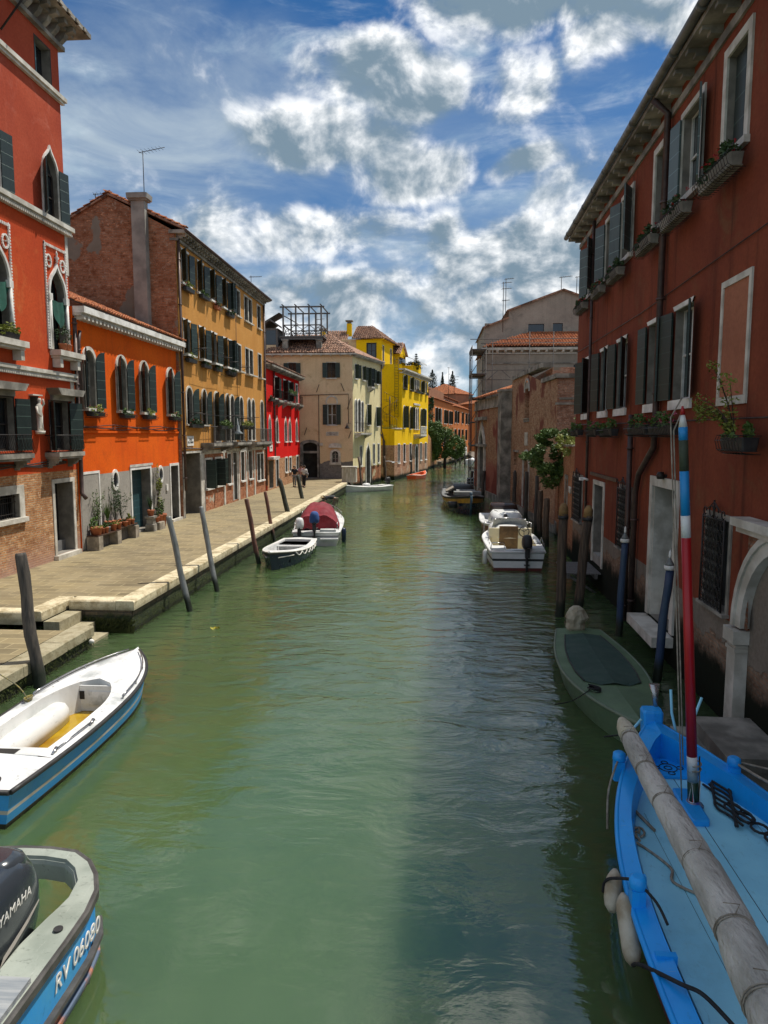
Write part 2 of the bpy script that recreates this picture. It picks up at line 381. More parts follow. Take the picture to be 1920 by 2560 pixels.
def blob(a,e,ra,re,k=1.):
    u=q.math('DIVIDE',q.math('SUBTRACT',azw,a),ra); v=q.math('DIVIDE',q.math('SUBTRACT',elw,e),re)
    d=q.math('ADD',q.math('MULTIPLY',u,u),q.math('MULTIPLY',v,v)); return q.ss(d,0.,2.2,k,0.)
def bsum(L):
    s=None
    for b in L:
        x=blob(*b); s=x if s is None else q.math('MAXIMUM',s,x)
    return s
cum=bsum([(.15,.54,.17,.07,1.4),(.24,.47,.1,.04,.9),(-.074,.438,.105,.045,.95),(-.16,.375,.115,.042,.92),(-.05,.345,.085,.036,.88),(-.216,.265,.15,.036,.85),
 (.122,.335,.055,.02,.8),(.035,.225,.045,.055,.95),(.12,.23,.13,.045,.92),(-.06,.165,.33,.045,.86),(.19,.26,.07,.07,.95),(.12,.43,.045,.035,.75),
 (.1,.105,.35,.04,.8),(-.35,.24,.1,.03,.5),(-.9,.3,.3,.12,.9),(.9,.35,.35,.14,.9),(-1.8,.35,.4,.15,.9),(1.9,.3,.5,.14,.9),(3.0,.4,.5,.15,.9),(-2.8,.5,.4,.15,.8),(.0,.75,.16,.06,.8),(.05,.95,.12,.07,.8),(-.35,.85,.2,.08,.8)])
nz=q.n('TexNoise',{'Vector':ev,'Scale':9.,'Detail':11.,'Roughness':.56,'Distortion':.25}).outputs[0]
dens=q.math('ADD',q.math('MULTIPLY',cum,.72),q.math('MULTIPLY',q.math('SUBTRACT',nz,.5),2.1))
cov=q.ss(dens,.04,.66)
hi=q.noise(ev,26.,6.,.6)
evu=q.n('VectorMath',{0:ev,1:(.012,.022,0)},operation='ADD').outputs[0]
nz2=q.n('TexNoise',{'Vector':evu,'Scale':9.,'Detail':8.,'Roughness':.56,'Distortion':.25}).outputs[0]
rim=q.math('SUBTRACT',nz,nz2)            # thinner towards the sun: bright side
thick=q.ss(dens,.40,.92)
lit=q.math('ADD',q.math('ADD',q.math('SUBTRACT',.60,q.math('MULTIPLY',thick,.38)),q.math('MULTIPLY',rim,5.5)),q.math('MULTIPLY',q.math('SUBTRACT',hi,.5),.8))
lit=q.math('SUBTRACT',lit,bsum([(.15,.55,.17,.055,.62),(-.07,.36,.08,.02,.25),(.05,.40,.05,.02,.3)]),clamp=True)
ccol=q.mix(q.math('POWER',lit,1.6),(2.5,3.6,4.6,1),(13.5,13.7,13.8,1))
cir=q.math('MULTIPLY',bsum([(-.42,.345,.26,.10,1.),(-.30,.43,.15,.07,.6),(-.45,.24,.3,.06,.85),(.0,.28,.35,.16,.45),(1.2,.6,.8,.3,.5)]),
  q.ss(q.noise(q.n('Mapping',{'Vector':ev,'Rotation':(0,0,-.6),'Scale':(1.,2.3,1.)}).outputs[0],4.,8.,.6,.6),.3,.72,.25,1.))
skc=q.mix(1.,sky.outputs[0],(.27,.66,1.0,1),'MULTIPLY')
hz=q.ss(el,.0,.28,.5,0.)
c0=q.mix(hz,skc,(5.2,6.6,7.8,1))
c1=q.mix(q.math('MULTIPLY',cir,.85),c0,(6.2,7.4,8.3,1))
over=q.math('MULTIPLY',q.math('MAXIMUM',q.ss(el,.62,.95,0,1),q.ss(q.math('ABSOLUTE',az),.75,1.3,0,1)),q.ss(q.noise(ev,2.6,7.,.6,.4),.3,.62,.35,1.))  # unseen bright cloud overhead and behind, added to lift light on shaded surfaces
c1=q.mix(q.math('MULTIPLY',over,.45),c1,(11.5,12.4,13.2,1))
veil=q.ss(q.noise(q.n('Mapping',{'Vector':ev,'Location':(3.1,1.7,0),'Rotation':(0,0,.25),'Scale':(1.,2.6,1.)}).outputs[0],5.5,10.,.62,.5),.46,.76,0.,.7)
c1=q.mix(veil,c1,q.mix(q.ss(hi,.4,.7),(5.2,6.9,8.3,1),(10.,11.,11.8,1)))
c2=q.mix(cov,c1,ccol)
nt.links.new(c2,bg.inputs[0])
SC.view_settings.view_transform='Standard'; SC.view_settings.look='None'; SC.view_settings.exposure=0.05; SC.view_settings.gamma=1
SC.cycles.max_bounces=6; SC.cycles.transparent_max_bounces=4
try: w.cycles.sampling_method='MANUAL'; w.cycles.sample_map_resolution=512
except Exception: pass

# ---------------------------------------------------------------- water
def wat(q,b,co):
    y=q.n('SeparateXYZ',{0:co}).outputs
    turb=q.ss(q.noise(co,.22,4.),.3,.7)
    put(q,b,'Base Color',q.mix(q.ss(y[1],7.,15.,0.,.22),q.mix(turb,(.056,.100,.036,1),(.074,.120,.046,1)),(.012,.022,.012,1)))  # mid-canal shade put into the colour: base darkens away from the near water
    put(q,b,'Subsurface Weight',1.); put(q,b,'Subsurface Radius',(1.0,1.3,.8)); put(q,b,'Subsurface Scale',2.2); b.subsurface_method='BURLEY'; put(q,b,'Roughness',.012); put(q,b,'IOR',1.8); put(q,b,'Specular IOR Level',.62)
    amp=q.math('MULTIPLY',q.ss(y[1],5.5,14.,.10,1.),q.ss(q.noise(co,.16,3.),.25,.7,.35,1.15))
    n1=q.noise(q.scale(co,.75,1.5,1),1.3,5.,.5,.6); n2=q.noise(q.scale(co,.8,1.9,1),4.6,5.,.55,.4)
    h=q.math('MULTIPLY',q.math('ADD',q.math('MULTIPLY',n1,.08),q.math('MULTIPLY',n2,.009)),amp)
    nd=q.n('Bump',{'Height':h,'Strength':1.,'Distance':1.}); q.nt.links.new(nd.outputs[0],b.inputs['Normal'])
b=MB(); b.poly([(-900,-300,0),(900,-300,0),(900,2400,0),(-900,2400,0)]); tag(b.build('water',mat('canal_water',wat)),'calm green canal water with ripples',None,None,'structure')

# ---------------------------------------------------------------- quay
def pav(q,b,co):
    s=q.n('SeparateXYZ',{0:co}).outputs
    j=q.math('MULTIPLY',q.noise(co,1.1,3.),.06)
    v=q.n('CombineXYZ',{0:q.math('ADD',s[0],j),1:q.math('ADD',s[1],j)}).outputs[0]
    br=q.n('TexBrick',{'Vector':v,'Color1':(.26,.205,.105,1),'Color2':(.145,.115,.06,1),'Mortar':(.40,.33,.18,1),'Scale':1.,'Mortar Size':.014,'Mortar Smooth':.2,'Bias':-.1,'Brick Width':.72,'Row Height':.37})
    c=q.mix(q.ss(q.noise(co,1.1,8.,.6),.35,.7,0,.5),br.outputs[0],(.28,.23,.14,1)); c=q.mix(q.ss(q.noise(co,.3,5.),.45,.7,0,.5),c,(.10,.078,.045,1)); c=q.mix(q.ss(q.noise(q.scale(co,1,3,1),2.,9.,.75),.52,.68,0,.6),c,(.42,.34,.19,1))
    put(q,b,'Base Color',c); put(q,b,'Roughness',.8); bump(q,b,q.math('SUBTRACT',q.noise(co,7.,7.),q.math('MULTIPLY',br.outputs[1],1.)),.5,.012)
mpav=mat('quay_paving',pav)
def capm(q,b,co):
    n=q.noise(co,3.,9.,.65); c=q.mix(q.ss(n,.4,.68),(.66,.58,.39,1),(.33,.26,.14,1))
    c=q.mix(q.ss(q.noise(co,22.,4.),.58,.68,0,.6),c,(.2,.16,.11,1))
    z=q.n('SeparateXYZ',{0:co}).outputs[2]; c=q.mix(q.ss(z,.58,.72,.55,0),c,(.14,.13,.08,1))
    put(q,b,'Base Color',c); put(q,b,'Roughness',.8); bump(q,b,q.noise(co,15.,8.),.6,.02)
mcap=mat('quay_kerb_stone',capm)
def algm(q,b,co):
    s=q.n('SeparateXYZ',{0:co}).outputs; c,f=brickcol(q,co,(.2,.14,.09,1),(.13,.1,.07,1),(.1,.09,.07,1),(.34,.11))
    n=q.noise(co,2.6,8.,.65); g1=q.ss(q.math('SUBTRACT',s[2],q.math('MULTIPLY',n,.45)),.12,.32,1.,0.)
    c=q.mix(g1,c,q.mix(q.ss(q.noise(co,9.,6.),.4,.65),(.018,.03,.008,1),(.045,.06,.012,1)))
    c=q.mix(q.ss(s[2],.04,.14,.85,0),c,(.008,.01,.006,1))
    put(q,b,'Base Color',c); put(q,b,'Roughness',.7); bump(q,b,q.math('SUBTRACT',q.noise(co,11.,9.,.7),q.math('MULTIPLY',f,.5)),1.,.05)
malg=mat('quay_wall_algae',algm)
def wallstrip(mb,pts,z0,z1,step=.25,amp=.03):
    for (a,c) in zip(pts,pts[1:]):
        A,B=Vector(a+(0,)),Vector(c+(0,)); L=(B-A).length; n=max(1,int(L/step)); d=(B-A)/n; nr=Vector((d.y,-d.x,0)).normalized()
        nz=5; g=[[mb.V(*(A+d*i+nr*(amp*(mn.noise(Vector(((A+d*i).x*2,(A+d*i).y*2,z*4)))) )+Vector((0,0,z0+(z1-z0)*k/nz)))) for k in range(nz+1) for z in [z0+(z1-z0)*k/nz]] for i in range(n+1)]
        for i in range(n):
            for k in range(nz): mb.F((g[i][k],g[i+1][k],g[i+1][k+1],g[i][k+1]))
b=MB(); wallstrip(b,[(-9.2,17.12),(-7.58,17.12),(-7.58,66.75)],-1,.6); wallstrip(b,[(-8.03,-6),(-8.03,15.86),(-9.2,15.86)],-1,.3)
tag(b.build('quay_wall',malg),'green seaweed covered brick quay wall',None,None,'structure')
b=MB(); b.poly([(-9.7,15.9+.4,.8),(-9.7,15.9,.8),(-40,15.9,.8),(-40,66.9,.8),(-7.95,66.9,.8),(-7.95,17.55,.8),(-9.7,17.55,.8)][::-1])
b.poly([(-40,-8,.5),(-8.45,-8,.5),(-8.45,15.45,.5),(-40,15.45,.5)]); tag(b.build('quay_pavement',mpav),'stone paved quayside walk',None,None,'structure')
b=MB()
def capline(a,c,wd,z,th=.22,L=1.55):
    A,B=Vector(a),Vector(c); D=(B-A).length; d=(B-A).normalized(); n=Vector((-d.y,d.x)); t=0
    while t<D-.01:
        l=min(L*rnd.uniform(.85,1.15),D-t); 
        if D-t-l<.4:l=D-t
        p=A+d*(t+.006); e=A+d*(t+l-.006); o=rnd.uniform(-.008,.008)
        q4=[p-n*o,e-n*o,e+n*wd,p+n*wd]; zz=z+.012+rnd.uniform(-.004,.006)
        lo=[b.V(x.x,x.y,z-th) for x in q4]; m1=[b.V(x.x,x.y,zz-.03) for x in q4]
        q5=[p-n*(o-.025),e-n*(o-.025),e+n*wd,p+n*wd]; hi=[b.V(x.x,x.y,zz) for x in q5]
        b.F(hi)
        for i in range(4): j=(i+1)%4; b.F((lo[i],lo[j],m1[j],m1[i])); b.F((m1[i],m1[j],hi[j],hi[i]))
        t+=l
capline((-7.5,17.06),(-7.5,61.5),.48,.8); capline((-9.2,17.06),(-7.985,17.06),.48,.8)
capline((-9.25,15.9),(-9.25,17.5),.42,.8); capline((-40,15.86),(-9.7,15.86),.4,.8,.3)
capline((-7.95,-8),(-7.95,15.86),.46,.5)
capline((-7.5,61.52),(-8.3,66.6),.4,.8)
b.box(-9.24,-8.85,15.95,17.04,.2,.56); b.box(-8.84,-8.5,15.97,17.0,-.1,.3); b.box(-8.49,-8.1,15.98,16.9,-.3,.06)
tag(b.build('quay_kerb',mcap),'white stone edging of the quay',None,None,'structure')
b=MB(); g=random.Random(5)
for i in range(9000):
    y=g.uniform(17.1,60); 
    if i%4==0: y=g.uniform(6,15.8)
    x=-7.5 if y>16 else -7.97
    z=g.random()**1.8*.36; s=g.uniform(.012,.035); a=g.uniform(-.5,.5)
    b.F([b.V(x+.0,y,z),b.V(x+s*.5,y+s*.7+a*.05,z-.02),b.V(x+s*.6,y+s*.3,z-s*1.6),b.V(x+.02,y-s*.4,z-s)])
for i in range(700):
    x=g.uniform(-9.2,-7.5); z=g.random()**1.5*.4; s=g.uniform(.02,.05)
    b.F([b.V(x,17.05,z),b.V(x+s,17.03,z),b.V(x+s*.5,17.0,z-s*1.5),b.V(x-s*.4,17.03,z-s)])
tag(b.build('seaweed',leafmat('seaweed_green',(.02,.03,.006,1),(.05,.06,.012,1))),'wet green seaweed fringe along the foot of the quay wall','seaweed',None,'stuff')
# land behind the houses
ml=plain('yard_earth',(.2,.17,.13,1),(.12,.1,.08,1),.5,.95,.3)
b=MB(); b.box(-600,-13.2,66.9,700,-.5,.6); b.box(-13.2,-9.2,84,700,-.5,.6); b.box(7.6,600,-60,700,-.5,.55); b.box(-600,-40,-60,66.9,-.5,.6)
b.box(-9.2,-1.2,108,700,-.5,.7); b.box(-1.2,1.2,112,700,-.5,.7); b.box(1.2,3.0,125,700,-.5,.7); b.box(-9.2,7.6,196,700,-.5,.69)
tag(b.build('ground',ml),'yards and land behind the houses',None,None,'structure')
# ================================================================ left bank buildings
BR1=((.36,.13,.055,1),(.5,.22,.10,1),(.5,.42,.3,1))
def body(f,x0,x1,z0,z1,dep,m,parts=('l','r','k'),name='side_wall',y0=0.):
    b=MB()
    if 'l' in parts: b.poly([(x0,y0+dep,z0),(x0,y0,z0),(x0,y0,z1),(x0,y0+dep,z1)])
    if 'r' in parts: b.poly([(x1,y0,z0),(x1,y0+dep,z0),(x1,y0+dep,z1),(x1,y0,z1)])
    if 'k' in parts: b.poly([(x1,y0+dep,z0),(x0,y0+dep,z0),(x0,y0+dep,z1),(x1,y0+dep,z1)])
    return f.part(name,b,m)
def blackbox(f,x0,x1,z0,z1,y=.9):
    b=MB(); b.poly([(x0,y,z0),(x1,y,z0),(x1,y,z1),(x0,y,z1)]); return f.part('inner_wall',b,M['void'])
LEAFC={}
def plantmesh(kind,L=1.,seed=0):
    key=(kind,round(L,1),seed)
    if key in LEAFC: return LEAFC[key]
    b=MB(); g=random.Random(seed+99)
    if kind=='row':
        leaves(b,(0,-.03,.12),(L/2+.05,.17,.22),int(260*L),.05,seed,0,int(9*L))
        leaves(b,(0,-.1,-.02),(L/2,.1,.12),int(60*L),.045,seed+1,0,int(5*L))
    elif kind=='bush': leaves(b,(0,0,L*.45),(L*.45,L*.45,L*.45),int(260*L+80),.04,seed,0,9)
    elif kind=='low': leaves(b,(0,0,.05),(L*.5,L*.5,.09),170,.03,seed,0,12)
    elif kind=='spiky':
        for i in range(46):
            a=g.uniform(0,2*PI); t=g.uniform(.1,.6); h=L*g.uniform(.6,1); p0=Vector((0,0,0)); p1=Vector((math.cos(a)*t*h*.6,math.sin(a)*t*h*.6,h))
            s=Vector((-math.sin(a),math.cos(a),0))*.018; b.F([b.V(*(p0-s)),b.V(*(p0+s)),b.V(*(p1*.6+s*.8)),b.V(*p1)])
    elif kind=='tall':
        for i in range(9):
            a=g.uniform(0,2*PI); r=g.uniform(.05,.3)*L; top=Vector((math.cos(a)*r,math.sin(a)*r,L*g.uniform(.7,1))); b.tube([(0,0,0),top*.5+Vector((0,0,.05)),top],[.008,.006,.003],4)
            for k in range(30):
                p=top*g.uniform(.3,1); leaves(b,p,(.09,.09,.09),1,.045,g.randrange(9999))
    elif kind=='cactus':
        for i in range(10):
            c=(g.uniform(-.12,.12),g.uniform(-.08,.08),g.uniform(.05,.42)*L/.5); b.loft([(c[2]-.07,c[0],c[1],.012,.012),(c[2]-.03,c[0],c[1],.04,.016),(c[2]+.03,c[0]+.01,c[1],.045,.016),(c[2]+.08,c[0]+.015,c[1],.01,.01)],8,2)
        leaves(b,(0,0,.2),(.2,.16,.18),90,.035,seed,0,5)
    me=b.build('tmp',M['leaf']); d=me.data; bpy.data.objects.remove(me); d.materials.clear(); LEAFC[key]=d; return d
def addmesh(name,data,par,m,loc=(0,0,0),rz=0,s=1):
    if not data.materials or data.materials[0]!=m:
        k=(data.name,m.name)
        if k not in LEAFC:
            d=data.copy(); d.materials.clear(); d.materials.append(m); LEAFC[k]=d
        data=LEAFC[k]
    o=bpy.data.objects.new(name,data); COL.objects.link(o); o.parent=par; o.location=loc; o.rotation_euler=(0,0,rz); o.scale=(s,s,s); return o
PLM={}
def fbox(f,x0,x1,z,out,label,group,m=None,lf='leaf',fl='redfl',nfl=14,seed=0,rack=True,hh=.2,y=None):
    """flower box hung on a facade; z = rim"""
    L=x1-x0; p=f.w((x0+x1)/2,-(out/2+.04) if y is None else y,z-hh); e=empty('flower_box',p,label,'flower box',group,f.ang)
    b=MB(); b.loft([(0,0,0,L/2-.03,out/2-.03),(hh,0,0,L/2,out/2),(hh,0,0,L/2-.02,out/2-.02),(hh-.05,0,0,L/2-.03,out/2-.03)],24,9,sm=False,caps=False); b.box(-L/2+.03,L/2-.03,-out/2+.03,out/2-.03,hh-.06,hh-.05); b.box(-L/2+.03,L/2-.03,-out/2+.03,out/2-.03,0,.01)
    b.build('planter',m or M['black'],e)
    if rack:
        k=MB(); n=max(5,int(L/.11))
        for i in range(n+1):
            x=-L/2+L*i/n; k.tube([(x,out/2,hh+.02),(x,-out/2-.03,hh+.03),(x,-out/2-.06,hh-.05),(x,-out/2-.02,.02),(x,-out/2+.08,-.04),(x,out/2,-.04)],.006,4,caps=False)
        for yy,zz in((-out/2-.06,hh-.05),(-out/2-.02,.02),(-out/2+.08,-.04)): k.tube([(-L/2,yy,zz),(L/2,yy,zz)],.007,4)
        k.build('iron_basket',M['iron'],e)
    addmesh('plants',plantmesh('row',L,seed%3),e,M[lf],(0,0,hh))
    if fl:
        k=MB(); g=random.Random(seed+5)
        for i in range(nfl):
            c=(g.uniform(-L/2,L/2),g.uniform(-.12,.05),hh+g.uniform(.05,.26)); leaves(k,c,(.035,.035,.03),7,.025,g.randrange(9999))
        k.build('blossoms',M[fl],e)
    return e
def cornice(f,x0,x1,z,out,th,m,step=.6,bw=.16,bh=.2,endl=0.,endr=0.,name='cornice',by=None,gutter=True,teeth=True,mold=.12):
    b=MB(); b.box(x0-endl,x1+endr,-out,.3,z,z+th)
    if mold: b.box(x0-endl*.4,x1+endr*.4,-mold,.28,z-bh-.12,z-bh-.005)
    if teeth:
        n=int((x1-x0)/step)
        for i in range(n+1):
            x=x0+.1+(x1-x0-.2-bw)*i/max(1,n)
            b.prism([(x,z-.003),(x,z-bh),(x+bw,z-bh),(x+bw,z-.003)],-out*.55,-.003); b.prism([(x+.01,z-.003),(x+.01,z-bh*.55),(x+bw-.01,z-bh*.55),(x+bw-.01,z-.003)],-out*.9,-out*.55)
    o=f.part(name,b,m)
    if gutter:
        g=MB(); g.tube([(x0-endl,-out-.05,z+th*.75),(x1+endr,-out-.05,z+th*.75)],.075,8); f.part('gutter',g,M['pipe'] if gutter is True else gutter,o)
    return o
def pipe(f,pts,r=.06,m=None,name='downpipe'):
    b=MB(); b.tube(pts,r,8)
    for p,qq in zip(pts,pts[1:]):
        if abs(p[2]-qq[2])>1.5:
            z=min(p[2],qq[2])+.6
            while z<max(p[2],qq[2]): b.tube([(p[0],p[1],z),(p[0],p[1],z+.05)],r*1.35,8); z+=2.1
    return f.part(name,b,m or M['pipe'])
def railing(f,par,x0,x1,y0,z0,z1,m,step=.1,bow=0,sides=True):
    b=MB(); n=int((x1-x0)/step)
    def bar(x,y): b.tube([(x,y,z0),(x,y-bow*.5,z0+(z1-z0)*.3),(x,y,z1)],.009,4,caps=False)
    for i in range(n+1): bar(x0+(x1-x0)*i/n,y0)
    if sides:
        k=int(-y0/step)
        for i in range(k):
            for x in(x0,x1): bar(x,y0+(-y0)*i/k)
    for z in(z0+.02,z1): 
        b.tube([(x0,-.01,z),(x0,y0,z),(x1,y0,z),(x1,-.01,z)],.016,5)
    return f.part('railing',b,m,par)
def balcony(f,x0,x1,z,out,h,m=None,rm=None,bow=0,brk=True,th=.14,step=.1,name='balcony'):
    b=MB(); b.box(x0,x1,-out,-.003,z-th,z); b.box(x0+.04,x1-.04,-out+.05,-.003,z-th-.07,z-th-.002)
    if brk:
        for x in(x0+.12,x1-.28):
            b.prism_y=0
            for k in range(4): b.box(x,x+.16,-out*(.85-.22*k),-.004,z-th-.072-.075*(k+1),z-th-.072-.075*k-.001)
    o=f.part(name,b,m or M['grimy']); railing(f,o,x0+.05,x1-.05,-out+.05,z,z+h,rm or M['iron'],step,bow); return o

# ---------------- red palazzo (its whole visible stretch is the last 4.5 m before the corner)
rt=empty('red_palazzo',(-12.6,14,.8),'tall red gothic palazzo with brick ground floor beside the low orange house','building',kind='thing')
f=Fac(rt,(-12.6,0),R(90))
mred=stucco('palazzo_red_plaster',(.56,.085,.025,1),(.45,.06,.02,1),(.58,.16,.05,1),.3,(.3,.05,.03,1),.5,bp=.35)
mredu=stucco('palazzo_upper_plaster',(.44,.085,.042,1),(.36,.06,.03,1),(.5,.14,.09,1),.5,(.3,.07,.05,1),.5,bp=.3)
mbr=brick('palazzo_bricks',(.46,.19,.075,1),(.62,.33,.15,1),(.62,.5,.34,1),low=((.42,.27,.22,1),1.4),patch=(.45,.3,.18,1),plo=.66,phi=.72)
H=[(18.9,20.77,2.47,3.2),(22.81,24.0,.96,3.36,'r',.6),(18.9,20.75,4.5,6.08),(22.75,23.95,4.45,6.08),(21.66,22.12,5.12,6.18,'r',.3),
 (23.08,24.1,7.78,10.5,'g'),(19.75,20.83,7.78,10.5,'g'),(23.05,23.98,12.05,14.25,'g'),(19.9,20.7,12.05,14.25,'g'),(22.97,23.9,16.22,17.44,'r',.35)]
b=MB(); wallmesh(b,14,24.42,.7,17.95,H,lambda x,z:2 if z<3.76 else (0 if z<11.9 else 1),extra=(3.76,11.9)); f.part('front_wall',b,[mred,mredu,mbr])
body(f,14,24.42,.7,17.95,10,mredu)
b=MB(); b.box(24.28,24.44,-.02,.3,10.4,11.75); f.part('quoin',b,M['stone']); b=MB(); b.box(24.2,24.44,-.022,.3,4,6.85); f.part('quoin',b,M['stone'])
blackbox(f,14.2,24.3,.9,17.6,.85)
b=MB(); b.box(14,25.1,-.85,.3,18.35,18.5); b.box(14,24.75,-.4,.3,18.2,18.34); b.box(14,24.6,-.16,.29,17.72,17.86)
n=0
for x in [14.4+.52*i for i in range(20)]:
    pr=[(-.12,17.87),(-.16,17.9),(-.3,18.02),(-.36,18.15),(-.62,18.2),(-.62,18.34),(.0,18.34),(.0,17.87)]
    i0=[b.V(x,y,z) for y,z in pr]; i1=[b.V(x+.2,y,z) for y,z in pr]; b.F(i0); b.F(i1[::-1])
    for i in range(8): b.F((i0[i],i0[(i+1)%8],i1[(i+1)%8],i1[i]))
    b.box(x+.25,x+.45,-.9,-.8,18.35,18.46)
f.part('cornice',b,M['grimy'])
def string(z,h,out,m,x1=24.6,dent=0,name='string_course'):
    b=MB(); b.box(14,x1,-out,.02,z+h*.4,z+h); b.box(14,x1-.06,-out*.6,.02,z,z+h*.4-.002)
    if dent:
        x=14.05
        while x<x1-.1: b.box(x,x+dent*.55,-out*.85,-.003,z-dent*.7,z-.003); x+=dent
    return f.part(name,b,m)
string(16.0,.22,.16,M['stone']); string(11.78,.24,.2,M['stone'],24.64,.1); string(6.86,.2,.16,M['stone'],24.66,.09)
def gothic(x0,x1,z0,z1,fb=.11):
    o=window(f,x0,x1,z0,z1,'g',M['white'],fb,.07,0,dp=.3,cas=False)
    b=MB(); zs=z1-(x1-x0)
    for x in(x0-.02,x1+.02): b.box(x-.1,x+.1,-.1,.02,zs-.12,zs+.1); b.tube([(x,-.06,z0),(x,-.06,zs-.12)],.05,8)
    c=(x0+x1)/2
    f.part('carved_capital',b,M['white'],o); b=MB(); b.lathe([(.0,0),(.05,.05),(.03,.1),(.08,.17),(.02,.24),(.045,.3),(0,.42)],8,(c,-.06,z1+.13)); f.part('finial',b,M['white'],o); return o
gothic(23.08,24.1,7.78,10.5); gothic(19.75,20.83,7.78,10.5)
for x0,x1 in((22.88,24.26),(19.62,21.02)):
    b=MB()
    for a in((x0,x0+.07,7.78,11.16),(x1-.07,x1,7.78,11.16),(x0,x1,11.09,11.16)):
        z=a[2]; 
        if a[1]-a[0]<.1:
            while z<a[3]: b.box(a[0],a[1],-.05,.01,z,z+.05); b.box(a[0]+.015,a[1]-.015,-.03,.01,z+.05,z+.09); z+=.09
        else:
            x=a[0]
            while x<a[1]: b.box(x,x+.05,-.052,.01,a[2]-.01,a[3]); x+=.09
    pn=f.part('carved_panel',b,M['white'])
    for cx in(x0+.25,x1-.25):
        b=MB()
        for k in range(14):
            a=2*PI*k/14; b.rbox((cx+.15*math.cos(a),-.02,10.62+.19*math.sin(a)),(.05,.05,.07),ry=-a)
        b.lathe([(.0,0),(.07,.01),(.07,.02),(0,.03)],10,(cx,-.02,10.61)); f.part('rosette',b,M['white'],pn)
b=MB(); b.box(22.98,24.62,-.38,.0,7.58,7.76); b.box(23.04,24.5,-.3,.0,7.5,7.575)
for x in(23.1,24.25): b.prism([(x,7.49),(x,7.2),(x+.18,7.2),(x+.18,7.49)],-.28,-.01)
f.part('sill',b,M['stone']); b=MB()
b.box(19.3,21.15,-.38,.0,7.58,7.76); b.box(19.4,21.05,-.3,0,7.5,7.575); b.prism([(20.85,7.49),(20.85,7.2),(21.03,7.2),(21.03,7.49)],-.28,-.01)
f.part('sill',b,M['stone'])
def drape(x0,x1,z):
    b=MB(); n=14; g=[]
    for i in range(n+1):
        u=i/n; x=x0+(x1-x0)*u; sag=.2+.75*math.sin(PI*u)**1.2*(.6+.5*u)
        g.append([b.V(x,-.02-.03*math.sin(u*19)-.05*k/5*math.sin(PI*u),z-.12*math.sin(PI*u)-sag*k/5) for k in range(6)])
    for i in range(n):
        for k in range(5): b.F((g[i][k],g[i+1][k],g[i+1][k+1],g[i][k+1]),0,True)
    return b
mdr=plain('green_awning_cloth',(.012,.09,.06,1),(.008,.06,.04,1),4,.8,.2)
f.part('awning',drape(23.06,24.12,9.5),mdr); f.part('awning',drape(19.75,20.83,9.5),mdr)
w=window(f,23.05,23.98,12.05,14.25,'g',M['white'],.08,.06,0,dp=.2,cas=M['wood']); shutter(f,w,23.05,12.07,13.7,.45,142,True); shutter(f,w,23.98,12.07,13.7,.45,170,False)
w=window(f,19.9,20.7,12.05,14.25,'g',M['white'],.08,.06,0,dp=.2,cas=M['wood']); shutter(f,w,20.7,12.07,13.7,.5,172,False)
w=window(f,22.97,23.9,16.22,17.44,'r',M['wood'],.03,.01,0,dp=.3,cas=False)
b=MB(); b.box(22.98,23.4,.2,.24,16.23,17.42); f.part('shutter',b,shut('faded_teal_shutter',(.09,.17,.17,1),(.06,.12,.12,1),1.3),w)
w=window(f,22.75,23.95,4.45,6.08,'r',M['wood'],.04,.02,0,dp=.25,cas=M['wood']); shutter(f,w,22.75,4.46,6.06,.5,140,True); shutter(f,w,23.95,4.46,6.06,.62,168,False)
w=window(f,18.9,20.75,4.5,6.08,'r',M['wood'],.04,.02,0,dp=.25,cas=M['wood']); shutter(f,w,20.75,4.5,6.06,.55,165,False)
for x0,x1 in((22.62,24.45),(18.6,20.95)):
    b=MB(); b.prism([(x0,6.5),(x0+.2,6.28),(x1-.2,6.28),(x1,6.5)],-.42,-.0); b.box(x0+.22,x1-.22,-.1,0,6.12,6.275); f.part('window_hood',b,M['grimy'])
balcony(f,22.35,24.05,4.4,.5,.56,bow=.15,step=.08); balcony(f,18.2,20.9,4.42,.5,.56,bow=.15,step=.08)
b=MB(); b.box(21.6,22.16,-.14,0,6.2,6.24); f.part('niche_canopy',b,M['stone'])
b=MB(); b.prism([(21.66,5.12),(22.12,5.12),(22.12,6.18),(21.66,6.18)],.28,.3); f.part('niche',b,M['void'])
b=MB(); c=(21.95,-.12)
b.loft([(5.0,c[0],c[1],.16,.13),(5.1,c[0],c[1],.2,.15)],10,2); b.loft([(5.1,c[0]-.05,c[1],.05,.06),(5.2,c[0]-.05,c[1],.06,.06),(5.4,c[0]-.04,c[1],.065,.065),(5.62,c[0],c[1],.12,.085),(5.72,c[0],c[1],.1,.075),(5.88,c[0],c[1],.145,.08),(5.95,c[0],c[1],.06,.05),(5.99,c[0]+.02,c[1],.045,.045),(6.05,c[0]+.02,c[1],.07,.065),(6.13,c[0]+.02,c[1],.05,.05)],12,2.1)
b.loft([(5.1,c[0]+.06,c[1]-.03,.05,.06),(5.35,c[0]+.07,c[1],.055,.06),(5.6,c[0]+.05,c[1],.08,.07)],8,2)
b.tube([(c[0]-.14,c[1],5.86),(c[0]-.18,c[1]-.04,5.66),(c[0]-.08,c[1]-.1,5.55)],[.04,.035,.025],7); b.tube([(c[0]+.14,c[1],5.86),(c[0]+.19,c[1]-.05,5.95),(c[0]+.12,c[1]-.07,6.1)],[.04,.035,.025],7)
st=empty('statue',f.w(c[0],c[1],5.0),'small worn stone statue of a figure standing in the wall niche of the red palazzo','statue',rz=0,kind='thing')
o=b.build('carved_figure',M['stone'],st); o.matrix_local=Matrix.Translation(-st.location)@f.W
w=window(f,18.9,20.77,2.47,3.2,'r',M['stone'],.26,.03,.14,dp=.35,cas=False)
b=MB()
